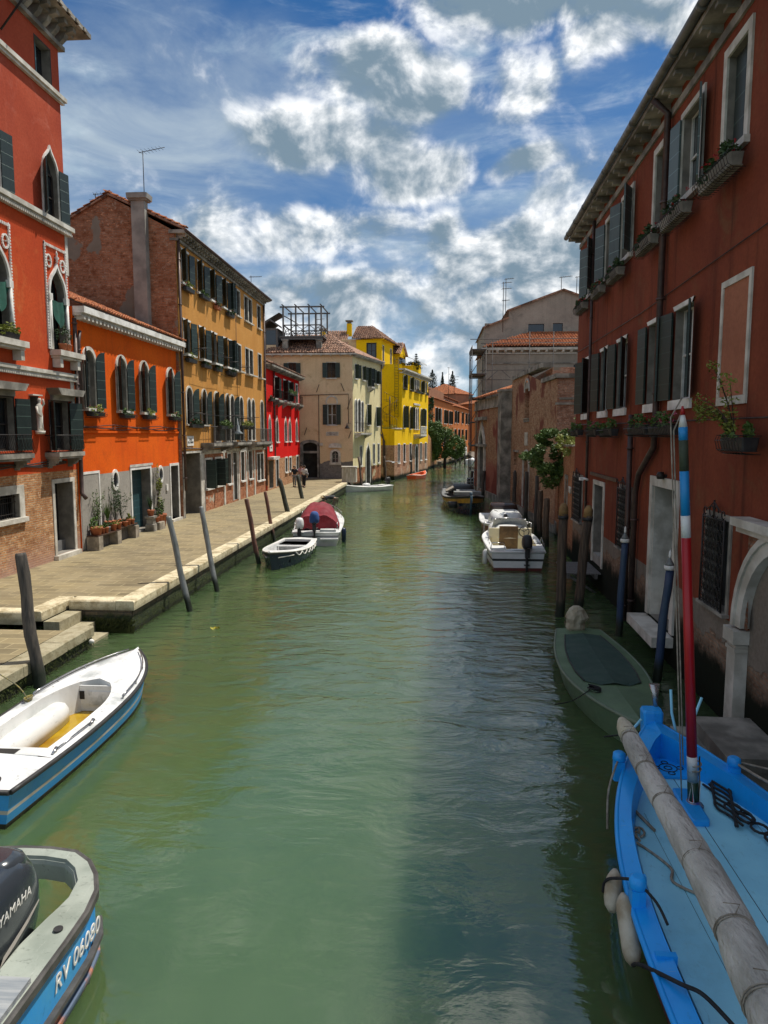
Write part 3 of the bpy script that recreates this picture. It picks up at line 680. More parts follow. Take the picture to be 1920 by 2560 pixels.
for i in range(17): b.tube([(18.95+.11*i,.12,2.47),(18.95+.11*i,.12,3.2)],.012,4,caps=False)
for z in(2.6,2.95,3.1): b.tube([(18.9,.11,z),(20.77,.11,z)],.012,4)
f.part('grille',b,M['iron'],w)
w=window(f,22.81,24.0,.96,3.36,'r',M['stone'],.14,.03,.0,dp=.55,cas=False,name='door_frame')
b=MB(); b.box(22.82,23.43,.38,.44,.97,3.3); f.part('door',b,M['browndoor'],w); b=MB(); b.box(22.82,23.99,.33,.37,.97,1.33); f.part('flood_barrier',b,plain('grey_metal_plate',(.17,.17,.17,1),(.12,.12,.12,1),3,.5,.1),w)
b=MB(); b.box(22.6,24.2,-.16,.3,.8,.95); f.part('doorstep',b,M['stone'],w)
pipe(f,[(24.5,-.1,9.0),(24.5,-.1,4.0),(24.47,-.1,2.9),(24.42,-.28,2.72)],.075)
b=MB()
for i in range(3): b.tube([(14+j*.8,-.04,3.98+.05*i+.04*math.sin(j*1.7+i)) for j in range(13)],.02,5)
b.box(24.0,24.2,-.12,0,3.98,4.3); f.part('cable_run',b,M['black'])
for px_,lab,sz in((23.45,'round terracotta pot with feathery herb on the red palazzo windowsill',.5),(23.78,'small pinkish pot without plant on the red palazzo windowsill',0)):
    e=empty('potted_plant',f.w(px_,-.2,7.76),lab,'potted plant','pots on the gothic windowsill'); k=MB(); k.lathe([(.09,0),(.13,.2),(.14,.2),(.14,.24),(.11,.24),(.1,.2)],14); k.build('pot',M['terra'],e)
    if sz: addmesh('plant',plantmesh('bush',.75,3),e,M['leafd'],(0,0,.2))
fbox(f,19.5,20.9,7.95,.25,'box of bushy yellow green plants on a gothic windowsill of the red palazzo','flower boxes on the left bank',M['iron'],'leafy',None,0,3,False,.16)
# flag pole on the top floor
b=MB(); b.tube([(21.1,-.05,16.6),(21.9,-1.2,18.9)],.03,6); f.part('flagpole',b,M['iron'])

# ---------------- orange house
rt=empty('orange_house',(-12.55,24.6,.8),'low bright orange house with arched windows and white eaves','building',kind='thing')
f=Fac(rt,(-12.55,0),R(90))
mor=stucco('orange_plaster',(.80,.135,.010,1),(.70,.10,.009,1),(.50,.08,.012,1),.45,(.38,.06,.014,1),.45,bp=.3)
mgr=stucco('grey_render',(.40,.37,.32,1),(.30,.28,.25,1),(.2,.18,.16,1),.4,None,.7)
W=[(25.1,25.92),(27.8,28.62),(30.05,30.87),(33.12,33.94)]
H=[(a,c,5.93,8.03,'a') for a,c in W]+[(28.78,30.75,.9,3.5,'r',.55),(33.22,34.2,.92,3.48,'r',.5)]
b=MB(); wallmesh(b,24.44,34.45,.7,9.4,H,lambda x,z:1 if z<3.5 else 0,extra=(3.5,5.12)); f.part('front_wall',b,[mor,mgr]); body(f,24.44,34.45,.7,9.4,8,mor)
b=MB(); b.box(24.46,34.43,-.06,.0,5.04,5.12); f.part('string_course',b,mor)
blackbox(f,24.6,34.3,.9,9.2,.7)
for i,(a,c) in enumerate(W):
    o=window(f,a,c,5.93,8.03,'a',M['stone'],.13,.05,.1,dp=.22,cas=M['grimy'],sh=(142,163),sillout=.22,shw=.46)
    b=MB(); [b.box(x-.03,x+.09,-.08,-.02,7.5,7.66) for x in(a-.1,c+.03)]; f.part('capital',b,M['stone'],o)
b=MB(); b.box(24.5,34.75,-.42,.0,9.2,9.42,1); b.box(24.5,34.6,-.3,.0,9.1,9.195)
for i in range(33): b.box(24.6+i*.3,24.72+i*.3,-.36,-.002,8.98,9.095)
f.part('eaves',b,[M['stone'],M['white']])
b=MB(); tileroof(b,(-.0,0,0),(1,0,0),(0,1,.42),50,14,.205,.38,.1); 
ro=b.build('roof',M['tileO'],rt); ro.matrix_local=Matrix.Translation(-Vector(rt.location))@f.W@Matrix.Translation((24.5,-.42,9.46))
b=MB(); b.poly([(24.5,-.42,9.43),(34.7,-.42,9.43),(34.7,5,11.7),(24.5,5,11.7)]); f.part('roof_deck',b,M['wood'])
b=MB(); b.box(24.5,25.85,-.012,.0,.85,3.6); f.part('blind_panel',b,mgr)
b=MB(); b.box(24.5,25.95,-.03,-.013,3.55,3.64); b.box(25.86,25.95,-.031,-.0,.85,3.548); f.part('panel_trim',b,M['white'])
for cx,cz in((27.25,3.2),(31.95,3.15)):
    b=MB(); n=24; 
    for k in range(n):
        a,c=2*PI*k/n,2*PI*(k+1)/n; P=lambda r,s,t:(cx+.3*r*math.cos(t),s,cz+.42*r*math.sin(t))
        b.poly([P(1,-.05,a),P(1,-.05,c),P(.72,-.05,c),P(.72,-.05,a)]); b.poly([P(1,0,a),P(1,0,c),P(1,-.05,c),P(1,-.05,a)]); b.poly([P(.72,-.05,a),P(.72,-.05,c),P(.72,-.004,c),P(.72,-.004,a)])
    o=f.part('oval_window',b,M['white']); b=MB(); b.poly([(cx+.22*math.cos(2*PI*k/n),-.006,cz+.31*math.sin(2*PI*k/n)) for k in range(n)]); f.part('pane',b,M['glass'],o)
w=window(f,28.78,30.75,.9,3.5,'r',M['white'],.12,.03,0,dp=.54,cas=False,name='door_frame'); b=MB(); b.box(28.79,30.74,.4,.46,.92,3.45); f.part('door',b,M['teal'],w)
b=MB(); b.box(28.6,31.0,-.05,-.036,3.63,3.73); f.part('lintel',b,M['stone'],w)
w=window(f,33.22,34.2,.92,3.48,'r',M['white'],.12,.03,0,dp=.5,cas=False,name='door_frame'); b=MB(); b.box(33.23,34.19,.4,.45,.94,3.45); f.part('door',b,M['teal'],w)
b=MB(); b.box(33.05,34.4,-.14,.3,.8,.92); f.part('doorstep',b,M['stone'],w)
b=MB(); b.box(32.55,32.75,-.06,-.002,2.35,2.65); f.part('letter_box',b,M['white'])
b=MB()
for i in range(3): b.tube([(24.5+j*.9,-.05-.02*i,5.2+.05*i+.05*math.sin(j*1.3+2*i)) for j in range(12)],.018,5)
f.part('cable_run',b,M['pipe'])
pipe(f,[(24.72,-.12,8.6),(24.6,-.12,8.2),(24.6,-.12,5.2)],.06)
LB='flower boxes on the left bank'
for i,((a,c),lb) in enumerate(zip(W,['flower box under the orange house window beside the red palazzo','flower box under the second arched window of the orange house','flower box under the third arched window of the orange house','flower box under the orange house window beside the ochre house'])):
    fbox(f,a-.12,c+.12,5.78,.3,lb,LB,M['black'],'leaf' if i%2 else 'leafy','pink' if i in(0,3) else None,5,i,True,.14)
# trellis climber beside the door
e=empty('climbing_plant',f.w(31.2,-.15,.8),'yellow green climber on a thin trellis beside the teal door','plant')
b=MB(); 
for k in range(7): b.tube([(-.3+.1*k,0,0.1),(-.3+.1*((k+3)%7),0,2.7)],.006,4); b.tube([(-.3+.1*k,0,0.1),(-.3+.1*((k+4)%7),0,2.7)],.006,4)
o=b.build('trellis',M['wood'],e); e.rotation_euler=(0,0,R(90)); b=MB(); leaves(b,(0,-.06,2.2),(.28,.12,.75),420,.045,4,0,14); leaves(b,(.05,-.06,1.0),(.2,.1,.8),90,.04,5,0,10); b.build('foliage',M['leafy'],e)

# bench and pots
mcon=plain('bench_block',(.36,.31,.24,1),(.2,.17,.13,1),4,.9,.4)
e=empty('plank_bench',(-12.3,26.3,.8),'low bench of stone blocks and thin planks loaded with plant pots','bench')
for y in(24.66,26.2,27.85): b=MB(); b.box(-.2,.26,y-26.3,y-26.3+.33,0,.5); b.build('block',mcon,e)
b=MB(); b.box(-.19,.24,-1.66,.35,.502,.545); b.box(-.17,.2,.1,1.92,.55,.59); b.build('seat_plank',M['browndoor'],e)
b=MB(); b.box(-.1,-.06,-1.3,1.55,.0,.5); b.build('back_board',M['greywood'],e)
def pot(x,y,z,r,h,kind,L,lf,label,seed=0,col='terra',grp='potted plants along the orange house wall',sq=False):
    e=empty('potted_plant',(x,y,z),label,'potted plant',grp); k=MB()
    k.lathe([(r*.68,0),(r*.95,h*.8),(r*1.02,h*.8),(r*1.02,h),(r*.86,h),(r*.84,h*.85)],16); k.build('pot',M[col],e); k=MB(); k.lathe([(r*.85,0),(0.001,.01)],12,(0,0,h*.86)); k.build('soil',M['bark'],e)
    addmesh('plant',plantmesh(kind,L,seed),e,M[lf],(0,0,h*.85),seed); return e
M['can']=plain('grey_tin_can',(.4,.42,.42,1),(.2,.2,.2,1),5,.5,.1,metal=.5)
pot(-12.2,24.86,1.345,.2,.3,'low',.5,'leafy','widest terracotta pot with low green cushion at the near end of the bench')
pot(-12.4,25.0,1.345,.12,.22,'cactus',.5,'leaf','tall prickly pear cactus pot against the wall behind the widest pot',1)
pot(-12.15,25.22,1.345,.085,.22,'low',.2,'leaf','narrow pot squeezed next to the widest pot',2)
pot(-12.13,25.45,1.345,.1,.22,'bush',.22,'leaf','small terracotta pot with a round green tuft beside the tin can',3)
pot(-12.2,25.75,1.345,.1,.2,'bush',.42,'leafd','grey tin can holding a dark bushy plant on the bench',4,'can')
pot(-12.45,25.5,1.345,.11,.22,'tall',1.5,'leaf','tall thin twiggy shrub in a pot behind the tin can',5)
pot(-12.15,26.1,1.345,.13,.25,'low',.42,'leafy','pot with a bright yellow green mound at the middle of the bench',6)
pot(-12.42,26.2,1.345,.14,.35,'spiky',.9,'leaf','reddish pot with long upright blades behind the yellow green mound',7)
pot(-12.15,26.5,1.345,.14,.27,'low',.2,'leafy','orange clay pot nearly bare beside the yellow green mound',8)
pot(-12.42,26.85,1.345,.16,.3,'tall',1.75,'leafd','largest leafy shrub in front of the oval window',9)
pot(-12.12,27.05,1.39,.12,.2,'low',.36,'leafd','low red pot with dark rosette beside the nearly bare orange pot',10)
pot(-12.15,27.42,1.39,.11,.25,'bush',.3,'leafy','red pot with tuft near the far end of the bench',11)
pot(-12.38,27.35,1.39,.13,.25,'tall',1.3,'leafd','tall oleander shoot pot by the far end of the bench',12)
pot(-12.15,27.8,1.39,.1,.2,'low',.3,'leafy','last small pot with trailing yellow green leaves on the bench end by the door',13)
e=empty('stone_pedestal',(-12.25,29.95,.8),'pale square stone pedestal beside the teal door','pedestal'); k=MB(); k.loft([(0,0,0,.2,.2),(.3,0,0,.2,.2),(.32,0,0,.16,.16),(.55,0,0,.16,.16),(.58,0,0,.22,.22),(.66,0,0,.22,.22)],16,9,sm=False); k.build('shaft',M['grimy'],e)
pot(-12.25,29.95,1.47,.16,.26,'spiky',.8,'leafd','spiky dark plant in a bowl on the pale stone pedestal',14)
e=empty('stone_trough',(-12.2,30.6,.8),'rough low stone block carrying pots beside the pedestal','trough'); k=MB(); k.loft([(0,0,0,.24,.34),(.33,0,0,.22,.32)],16,7,sm=False); k.build('block',mcon,e)
pot(-12.2,30.45,1.135,.14,.24,'bush',.5,'leafd','drooping dark bush pot on the rough stone block, nearer the pedestal',15)
pot(-12.2,30.85,1.135,.14,.28,'bush',.4,'leaf','terracotta pot with round cactus on the rough stone block, farther from the pedestal',16)
pot(-12.35,31.5,.8,.2,.6,'tall',.8,'leaf','large standing pot with wispy shoots under the second oval window',17)
# ---------------- ochre house
rt=empty('ochre_house',(-12.4,34.45,.8),'tall ochre house with three rows of dark green shutters and a bare brick gable','building',kind='thing')
f=Fac(rt,(-12.4,0),R(90)); X0,X1=34.45,52.0
moc=stucco('ochre_plaster',(.60,.29,.075,1),(.52,.24,.06,1),(.62,.36,.14,1),.5,(.25,.12,.05,1),.45,bp=.25)
mocb=brick('ochre_base_bricks',(.42,.12,.045,1),(.55,.2,.08,1),(.5,.4,.3,1),patch=(.55,.48,.38,1),plo=.58,phi=.64,psc=1.1)
TW=[(35.1,36.15),(37.5,38.5),(39.55,40.6)]; TD=(41.8,44.0); TN=[(44.8,45.7),(46.8,47.65),(47.85,48.7),(50.2,51.1)]
H=[]
for z0,z1 in((12.4,13.95),(8.95,10.6)):
    H+=[(a,c,z0,z1) for a,c in TW+[(41.85,42.8),(43.0,43.95)]+TN]
AR=[(35.25,36.15),(37.65,38.45),(39.8,40.6),(42.0,42.8),(43.0,43.8),(45.05,45.9),(47.05,47.85),(48.1,48.9),(50.6,51.4)]
H+=[(a,c,4.6 if 1<i else 5.5,7.33,'a') for i,(a,c) in enumerate(AR)]
GF=[(38.0,39.1,2.03,3.6),(39.8,41.0,2.06,3.6),(42.2,42.9,2.0,3.8),(43.35,44.2,.9,3.85),(45.15,45.95,2.0,3.85),(47.1,47.95,2.0,3.85),(49.4,50.2,1.72,3.6),(50.4,51.25,1.72,3.6)]
H+=GF+[(34.75,37.1,.7,4.0,'r',2.4)]
b=MB(); wallmesh(b,X0,X1,.7,14.6,H,lambda x,z:0 if z>4.15 else (2 if (x<37.8 or z>3.9) else (1 if 1 else 0)),extra=(4.15,3.9,2.05)); f.part('front_wall',b,[moc,mocb,M['grimy']])
b=MB(); b.poly([(34.8,2.42,.8),(37.1,2.42,.8),(37.1,2.42,4),(34.8,2.42,4)]); f.part('passage_wall',b,brick('passage_bricks',(.2,.07,.04,1),(.26,.1,.05,1),(.2,.15,.11,1),patch=(.25,.2,.16,1)))
b=MB(); b.box(37.11,37.75,-.05,.0,.75,4.02); b.box(34.5,37.75,-.06,0,4.03,4.12); b.box(37.8,51.9,-.03,0,3.9,4.1); 
for x in(41.3,44.45,46.3,48.5): b.box(x,x+.3,-.035,-.0,.8,3.895)
f.part('stone_frame',b,M['stone'])
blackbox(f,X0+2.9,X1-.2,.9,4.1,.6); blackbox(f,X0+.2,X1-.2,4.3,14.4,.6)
# gable
yd=6.6; GX=X0
mga=brick('gable_bricks',(.40,.15,.07,1),(.50,.25,.14,1),(.36,.28,.21,1),patch=(.27,.24,.19,1),plo=.56,phi=.575,psc=.42)
b=MB(); pts=[(-12.4,.7),(-12.4,14.62),(-15.6,16.3),(-19.0,14.5),(-19.0,.7)]
b.poly([(GX,-(x+12.4),z) for x,z in pts][::1]); f.part('gable_wall',b,mga)
b=MB(); b.poly([(X1,-(x+12.4),z) for x,z in pts][::-1]); b.poly([(X1,6.6,.7),(X0,6.6,.7),(X0,6.6,14.5),(X1,6.6,14.5)]); f.part('rear_wall',b,mga)
b=MB(); 
for sgn in(0,1):
    a=(-.55,14.72) if not sgn else (6.9,14.38); c=(3.2,16.42)
    b.poly([(X0-.12,a[0],a[1]),(X1+.2,a[0],a[1]),(X1+.2,c[0],c[1]),(X0-.12,c[0],c[1])]); b.poly([(X0-.12,a[0],a[1]-.09),(X1+.2,a[0],a[1]-.09),(X1+.2,c[0],c[1]-.09),(X0-.12,c[0],c[1]-.09)])
    b.poly([(X0-.12,a[0],a[1]-.09),(X0-.12,a[0],a[1]),(X0-.12,c[0],c[1]),(X0-.12,c[0],c[1]-.09)])
o=f.part('roof',b,M['tileB'])
b=MB(); v=Vector((0,3.75,1.7)).normalized(); tileroof(b,(X0-.15,-.55,14.74),(1,0,0),v,2,12,.2,.36,.1); v=Vector((0,-3.7,2.04)).normalized(); tileroof(b,(X0-.15,6.9,14.4),(1,0,0),v,2,12,.2,.36,.1); f.part('verge_tiles',b,M['tileO'],o)
cornice(f,X0,X1,14.52,.5,.16,M['grimy'],.42,.14,.2,.1,.3,gutter=True)
mch=plain('chimney_render',(.33,.31,.27,1),(.2,.19,.17,1),1.2,.9,.3)
b=MB(); b.box(X0-.42,X0-.002,1.3,1.95,9.6,15.95); b.box(X0-.5,X0+.1,1.2,2.05,15.95,16.02); b.loft([(16.02,X0-.2,1.62,.4,.5),(16.25,X0-.2,1.62,.42,.52),(16.28,X0-.2,1.62,.28,.35)],16,9,sm=False); f.part('chimney',b,mch)
pipe(f,[(X0+.12,-.1,14.3),(X0+.12,-.1,2.2)],.07); pipe(f,[(51.85,-.1,14.3),(51.85,-.1,1.2)],.07)
for z0,z1,zs,sl_ in((12.4,13.95,12.4,.14),(8.95,10.6,8.95,.3)):
    for a,c in TW: window(f,a,c,z0,z1,'r',M['white'],.1,.04,.1,dp=.2,cas=M['grimy'],sh=(143,168),sideframe=False,sillout=sl_,shw=.5)
    window(f,41.85,42.8,z0,z1,'r',M['white'],.1,.04,.1,dp=.2,cas=M['grimy'],sh=(143,108),sideframe=False,sillout=sl_,shw=.48)
    window(f,43.0,43.95,z0,z1,'r',M['white'],.1,.04,.1,dp=.2,cas=M['grimy'],sh=(118,166),sideframe=False,sillout=sl_,shw=.48)
    for a,c in TN: window(f,a,c,z0,z1,'r',M['stone'],.09,.03,.09,dp=.16,cas=M['wood'],sillout=sl_)
for i,(a,c) in enumerate(AR): window(f,a,c,5.5 if i<2 else 4.6,7.33,'a',M['stone'],.1,.05,.08,dp=.2,cas=M['wood'],sh=None if i>4 else ((None,160) if i==0 else (140,163) if i in(1,2) else (140,None) if i==3 else (None,160)),shw=.48)
for i,(a,c,z0,z1) in enumerate(GF):
    if i==3: 
        w=window(f,a,c,z0,z1,'r',M['white'],.1,.03,0,dp=.24,cas=False,name='door_frame'); b=MB(); b.box(a,c,.12,.17,.92,3.1); f.part('door',b,M['greywood'],w); b=MB(); b.box(a,c,.1,.16,3.12,3.2); f.part('transom',b,M['white'],w)
    else: window(f,a,c,z0,z1,'r',M['white'],.1,.03,.1,dp=.18,cas=M['wood'],sh=((95,168) if i<2 else None),shw=.52)
balcony(f,37.3,41.1,4.5,.75,.9,M['grimy'],rm=M['greywood'],step=.13); balcony(f,41.9,45.2,4.5,.75,.9,M['grimy'],step=.13); balcony(f,46.7,51.3,4.45,.7,.9,M['grimy'],rm=M['greywood'],step=.13)
b=MB(); b.box(35.15,36.1,-.05,0,4.4,4.9); o=f.part('street_sign',b,M['white'])
text(o,'CALLE\nDEL FORNO',.15,(35.62,-.056,4.65),(R(90),0,0),M['black'])
for z,x0,x1 in((9.35,36.3,40.9),(9.25,42.2,45.6),(6.05,35.3,40.9),(6.1,42.2,47.0)):
    b=MB(); 
    for x in(x0,x1): b.tube([(x,0,z),(x,-.8,z)],.02,5); b.tube([(x,0,z-.3),(x,-.55,z)],.014,4)
    for yy in(-.3,-.5,-.7): b.tube([(x0,yy,z+.01),((x0+x1)/2,yy,z-.05),(x1,yy,z+.01)],.008,4)
    f.part('clothes_line',b,M['iron'])
b=MB(); b.tube([(34.5,-.06,4.3),(38,-.09,4.2),(43,-.06,4.28),(47,-.1,4.18),(52,-.07,4.2)],.035,5); b.tube([(44.55,-.05,14.2),(44.55,-.05,4.3)],.015,4); b.tube([(39.1,-.05,8.6),(42,-.05,8.4),(44.3,-.05,8.5)],.012,4); f.part('cable_run',b,M['pipe'])
for x0,x1,z,lb,lf,fl in((35.0,36.3,12.2,'box of yellow and brown plants below the ochre house top window beside the brick gable','leafy','pink'),(37.5,38.8,12.3,'bushy green box below the second top window of the ochre house','leaf',None),
  (40.0,40.8,12.15,'tiny pink flower pot box below the third top window of the ochre house','leafd','pink'),(42.3,43.6,12.15,'low bare box below the double top window of the ochre house','leafd','pink'),
  (35.1,36.4,8.75,'black box with grassy plants under the middle floor window beside the drainpipe','leafy',None),(37.5,38.8,8.7,'empty looking black box under the second middle floor window of the ochre house','leafd',None),(39.6,40.8,8.7,'dark box under the third middle floor window of the ochre house','leafd',None),
  (42.0,43.7,8.7,'long dark box under the double middle floor window of the ochre house','leafd',None),(35.3,37.2,5.5,'low planter of orange flowers above the white street sign','leafd','redfl'),(38.0,40.6,5.45,'leafy planter on the first ochre balcony railing','leaf',None),(42.2,45.0,5.5,'bushy pale green planter with pink flowers on the middle ochre balcony railing','leafy','pink')):
    fbox(f,x0,x1,z,.26,lb,'flower boxes on the left bank',M['black'] if x1-x0>1 else M['terra'],lf,fl,6,int(x0),x0>41 and z<10,.18,y=-.85 if z<6 and x0>37 else None)
e=empty('street_lamp',f.w(41.2,-.95,5.0),'hanging grey street lamp on a bracket in front of the ochre balconies','street lamp'); b=MB(); b.lathe([(.03,.9),(.05,.55),(.1,.5),(.12,.2),(.3,.05),(.3,0)],14); b.build('lamp_shade',plain('lamp_grey',(.25,.27,.27,1),(.18,.2,.2,1),4,.4,.1),e); b=MB(); b.tube([(-.02,0,.88),(.5,0,.9),(.96,0,.9)],.025,6); b.build('bracket',M['iron'],e)

# ---------------- bright red house
rt=empty('scarlet_house',(-12.3,52.1,.8),'small scarlet house between the ochre and the cream houses','building',kind='thing')
f=Fac(rt,(-12.3,0),R(90))
msc=stucco('scarlet_plaster',(.72,.012,.01,1),(.60,.012,.010,1),(.5,.05,.02,1),.4,(.35,.01,.01,1),.5)
mscb=brick('scarlet_base_bricks',(.46,.2,.09,1),(.6,.3,.14,1),(.6,.5,.36,1))
TP=[(54.7,55.7),(58.0,59.0),(60.1,61.1),(63.3,64.2)]; MD=[(52.7,53.3),(55.0,55.9),(58.3,59.2),(60.0,60.9),(63.1,63.9)]; GR=[(58.4,59.2),(60.1,60.9),(63.2,64.2)]
H=[(a,c,7.75,9.35) for a,c in TP]+[(a,c,4.4,6.35,'g') for a,c in MD]+[(a,c,1.85,3.0) for a,c in GR]+[(54.9,55.8,.9,3.0),(52.6,54.0,.9,3.0,'r',1.2)]
b=MB(); wallmesh(b,52.02,65.0,.7,10.1,H,lambda x,z:1 if z<3.08 else 0,extra=(3.08,)); f.part('front_wall',b,[msc,mscb]); body(f,52.02,65,.7,10.1,7,msc)
blackbox(f,52.3,64.9,.9,9.9,.6)
for a,c in TP: window(f,a,c,7.75,9.35,'r',M['white'],.12,.05,.1,dp=.2,cas=M['grimy'],sh=(118,160) if a<63 else None,sideframe=a>63,shw=.48)
for a,c in MD: window(f,a,c,4.4,6.35,'g',M['white'],.08,.05,.1,dp=.2,cas=M['grimy'],sh=None)
for a,c in GR: window(f,a,c,1.85,3.0,'r',M['white'],.12,.04,.1,dp=.2,cas=M['grimy'])
w=window(f,54.9,55.8,.9,3.0,'r',M['white'],.12,.03,0,dp=.24,cas=False,name='door_frame'); b=MB(); b.box(54.92,55.78,.1,.15,.92,2.98); f.part('door',b,M['greywood'],w)
for x0,x1,o_ in((54.2,56.2,.5),(57.6,61.5,.45),(62.9,64.7,.45)): balcony(f,x0,x1,7.6,o_,.75,M['grimy'],step=.14)
cornice(f,52.1,65.0,9.95,.5,.14,M['grimy'],.3,.14,.18,0,.35,gutter=False,mold=0)
b=MB(); v=Vector((0,1,.42)).normalized(); tileroof(b,(52.1,-.5,10.12),(1,0,0),v,58,10,.23,.42,.115); b.poly([(52.1,-.5,10.1),(65.3,-.5,10.1),(65.3,6.8,13.1),(52.1,6.8,13.1)]); f.part('roof',b,M['tileB'])
b=MB(); b.box(52.8,53.7,-.05,0,3.7,4.2); o=f.part('street_sign',b,M['white']); text(o,'CALLE',.16,(53.25,-.056,3.97),(R(90),0,0),M['black'])
b=MB(); b.box(52.2,54.4,-.45,.0,3.12,3.3); f.part('door_canopy',b,M['stone']); pipe(f,[(54.35,-.1,9.8),(54.35,-.1,3.2)],.06)
fbox(f,57.9,61.3,8.35,.25,'green planter along the railing of the scarlet house top balcony','flower boxes on the left bank',M['black'],'leaf',None,0,1,False,.16,y=-.5)
fbox(f,52.4,54.0,7.6,.3,'box of pink flowers at the scarlet house corner next to the ochre drainpipe','flower boxes on the left bank',M['black'],'leafd','pink',10,1,False,.16)

# ---------------- cream house
rt=empty('cream_house',(-7.6,66.85,.4),'cream house with wooden roof terrace at the end of the quay','building',kind='thing')
mcr=stucco('cream_front_plaster',(.80,.60,.37,1),(.70,.52,.31,1),(.44,.29,.15,1),.3,(.28,.19,.11,1),.4,bp=.35,peel=(1.9,2.9,(.25,.24,.23,1),(.2,.19,.18,1),(.3,.27,.22,1)))
mcs=stucco('cream_side_plaster',(.92,.80,.46,1),(.86,.74,.42,1),(.7,.52,.24,1),.35,(.3,.24,.14,1),.5,bp=.3)
mcb=brick('cream_base_bricks',(.42,.14,.06,1),(.52,.2,.09,1),(.5,.36,.24,1),patch=(.6,.48,.3,1),plo=.6,phi=.66,wet=.5)
fa=Fac(rt,(-20,66.85),0); E0=12.4
H=[(6.35,7.1,10.4,11.6),(10.0,10.8,10.2,11.6),(10.0,10.85,5.85,7.75),(3.0,3.8,5.9,7.6),(7.63,9.0,.9,4.2,'s',.5),(10.42,11.02,2.33,3.4,'a',.15)]
b=MB(); wallmesh(b,3.8,12.4,.3,12.5,H); fa.part('front_wall',b,mcr)
b=MB(); b.poly([(4,.52,.8),(12,.52,.8),(12,.52,12.2),(4,.52,12.2)]); fa.part('inner_wall',b,M['void'])
for a,c,z0,z1,kk in((6.35,7.1,10.4,11.6,1),(10.0,10.8,10.2,11.6,1),(10.0,10.85,5.85,7.75,2),(3.9,4.3,5.9,7.6,3)):
    if kk<3: window(fa,a,c,z0,z1,'r',M['stone'],.07,.03,.1,dp=.2,cas=M['curtain'] if kk==2 else M['wood'],sh=(172,172),shw=.42)
b=MB(); o_=[(9.85,7.8)]+crv(9.85,11.0,8.6,'a')+[(11.0,7.8)]; i_=[(9.98,7.8)]+crv(9.98,10.87,8.45,'a')+[(10.87,7.8)]
for k in range(len(o_)-1): b.poly([(o_[k][0],-.05,o_[k][1]),(i_[k][0],-.05,i_[k][1]),(i_[k+1][0],-.05,i_[k+1][1]),(o_[k+1][0],-.05,o_[k+1][1])]); b.poly([(o_[k][0],0,o_[k][1]),(o_[k][0],-.05,o_[k][1]),(o_[k+1][0],-.05,o_[k+1][1]),(o_[k+1][0],0,o_[k+1][1])])
fa.part('blind_arch',b,M['stone'])
w=window(fa,7.63,9.0,.9,4.2,'s',M['grimy'],.26,.05,0,dp=.48,cas=False,name='door_frame',pm=M['void']); b=MB(); b.box(7.62,9.01,-.04,.1,3.2,3.4); fa.part('transom',b,M['grimy'],w)
w=window(fa,10.42,11.02,2.33,3.4,'a',M['stone'],.2,.08,.22,dp=.14,cas=M['grimy'],name='wall_shrine')
b=MB(); cc=crv(10.12,11.32,4.15,'s'); b.prism([(10.12,3.72)]+cc+[(11.32,3.72)],-.22,-.0); fa.part('shrine_hood',b,M['stone'],w)
b=MB(); b.box(9.87,11.05,-.05,0,4.84,5.2); o=fa.part('street_sign',b,M['stone']); text(o,'FONDAMENTA\nDEL RIO',.15,(10.46,-.056,5.02),(R(90),0,0),M['black'])
b=MB(); 
for a in((9.0,8.9,8.9),(11.6,9.0,-1),(12.2,8.3,-2),(12.0,4.6,1),(7.8,4.9,2)):
    x=a[0]; z=a[1]; dx=.25 if a[2]>0 else -.3; b.tube([(x,-.05,z),(x+dx,-.05,z+.7 if a[2]!=-2 else z-1.0)],.03,5)
b.tube([(7.4,-.05,8.6),(12.0,-.05,8.7),(12.0,-.05,6.0)],.03,5); b.tube([(9.2,-.05,8.6),(9.2,-.05,.9)],.03,5); fa.part('wall_ties',b,M['pipe'])
b=MB(); b.box(9.25,9.55,-.15,0,3.9,4.15); fa.part('meter_box',b,M['stone'])
e=empty('wall_lamp',fa.w(11.9,-.35,5.5),'small grey lamp on the cream house corner','wall lamp'); b=MB(); b.lathe([(.03,.5),(.06,.3),(.22,.08),(.24,0)],12); b.tube([(0,0,.48),(.2,0,.5),(.3,.3,.5)],.02,5); b.build('lamp_head',M['iron'],e)
dv=Vector((2.0,8.45,0)); fs=Fac(rt,(-7.6,66.85),math.atan2(8.45,2.0)); LS=8.65
H=[(.6,1.3,10.2,11.5),(2.85,3.5,10.2,11.5),(4.3,5.0,9.7,11.5),(5.6,6.3,10.1,11.5),(7.1,7.7,10.1,11.4),(.55,1.05,5.2,8.2,'a'),(1.35,2.1,5.2,8.25,'a'),(2.4,2.95,5.2,8.1,'a'),(4.2,4.9,5.9,7.9),(7.1,7.8,5.8,7.75),(2.0,2.5,1.95,3.8),(6.0,6.55,1.96,3.95),(7.6,8.1,2.05,3.95),(3.75,5.0,.1,4.0,'g',.6)]
b=MB(); wallmesh(b,0,LS,-.5,12.5,H,lambda x,z:1 if z<1.78 else 0,extra=(1.78,)); fs.part('canal_wall',b,[mcs,mcb]); blackbox(fs,.4,LS-.2,.0,12.2,.62)
body(fs,0,LS,-.5,12.5,7,mcs,('r',)); 
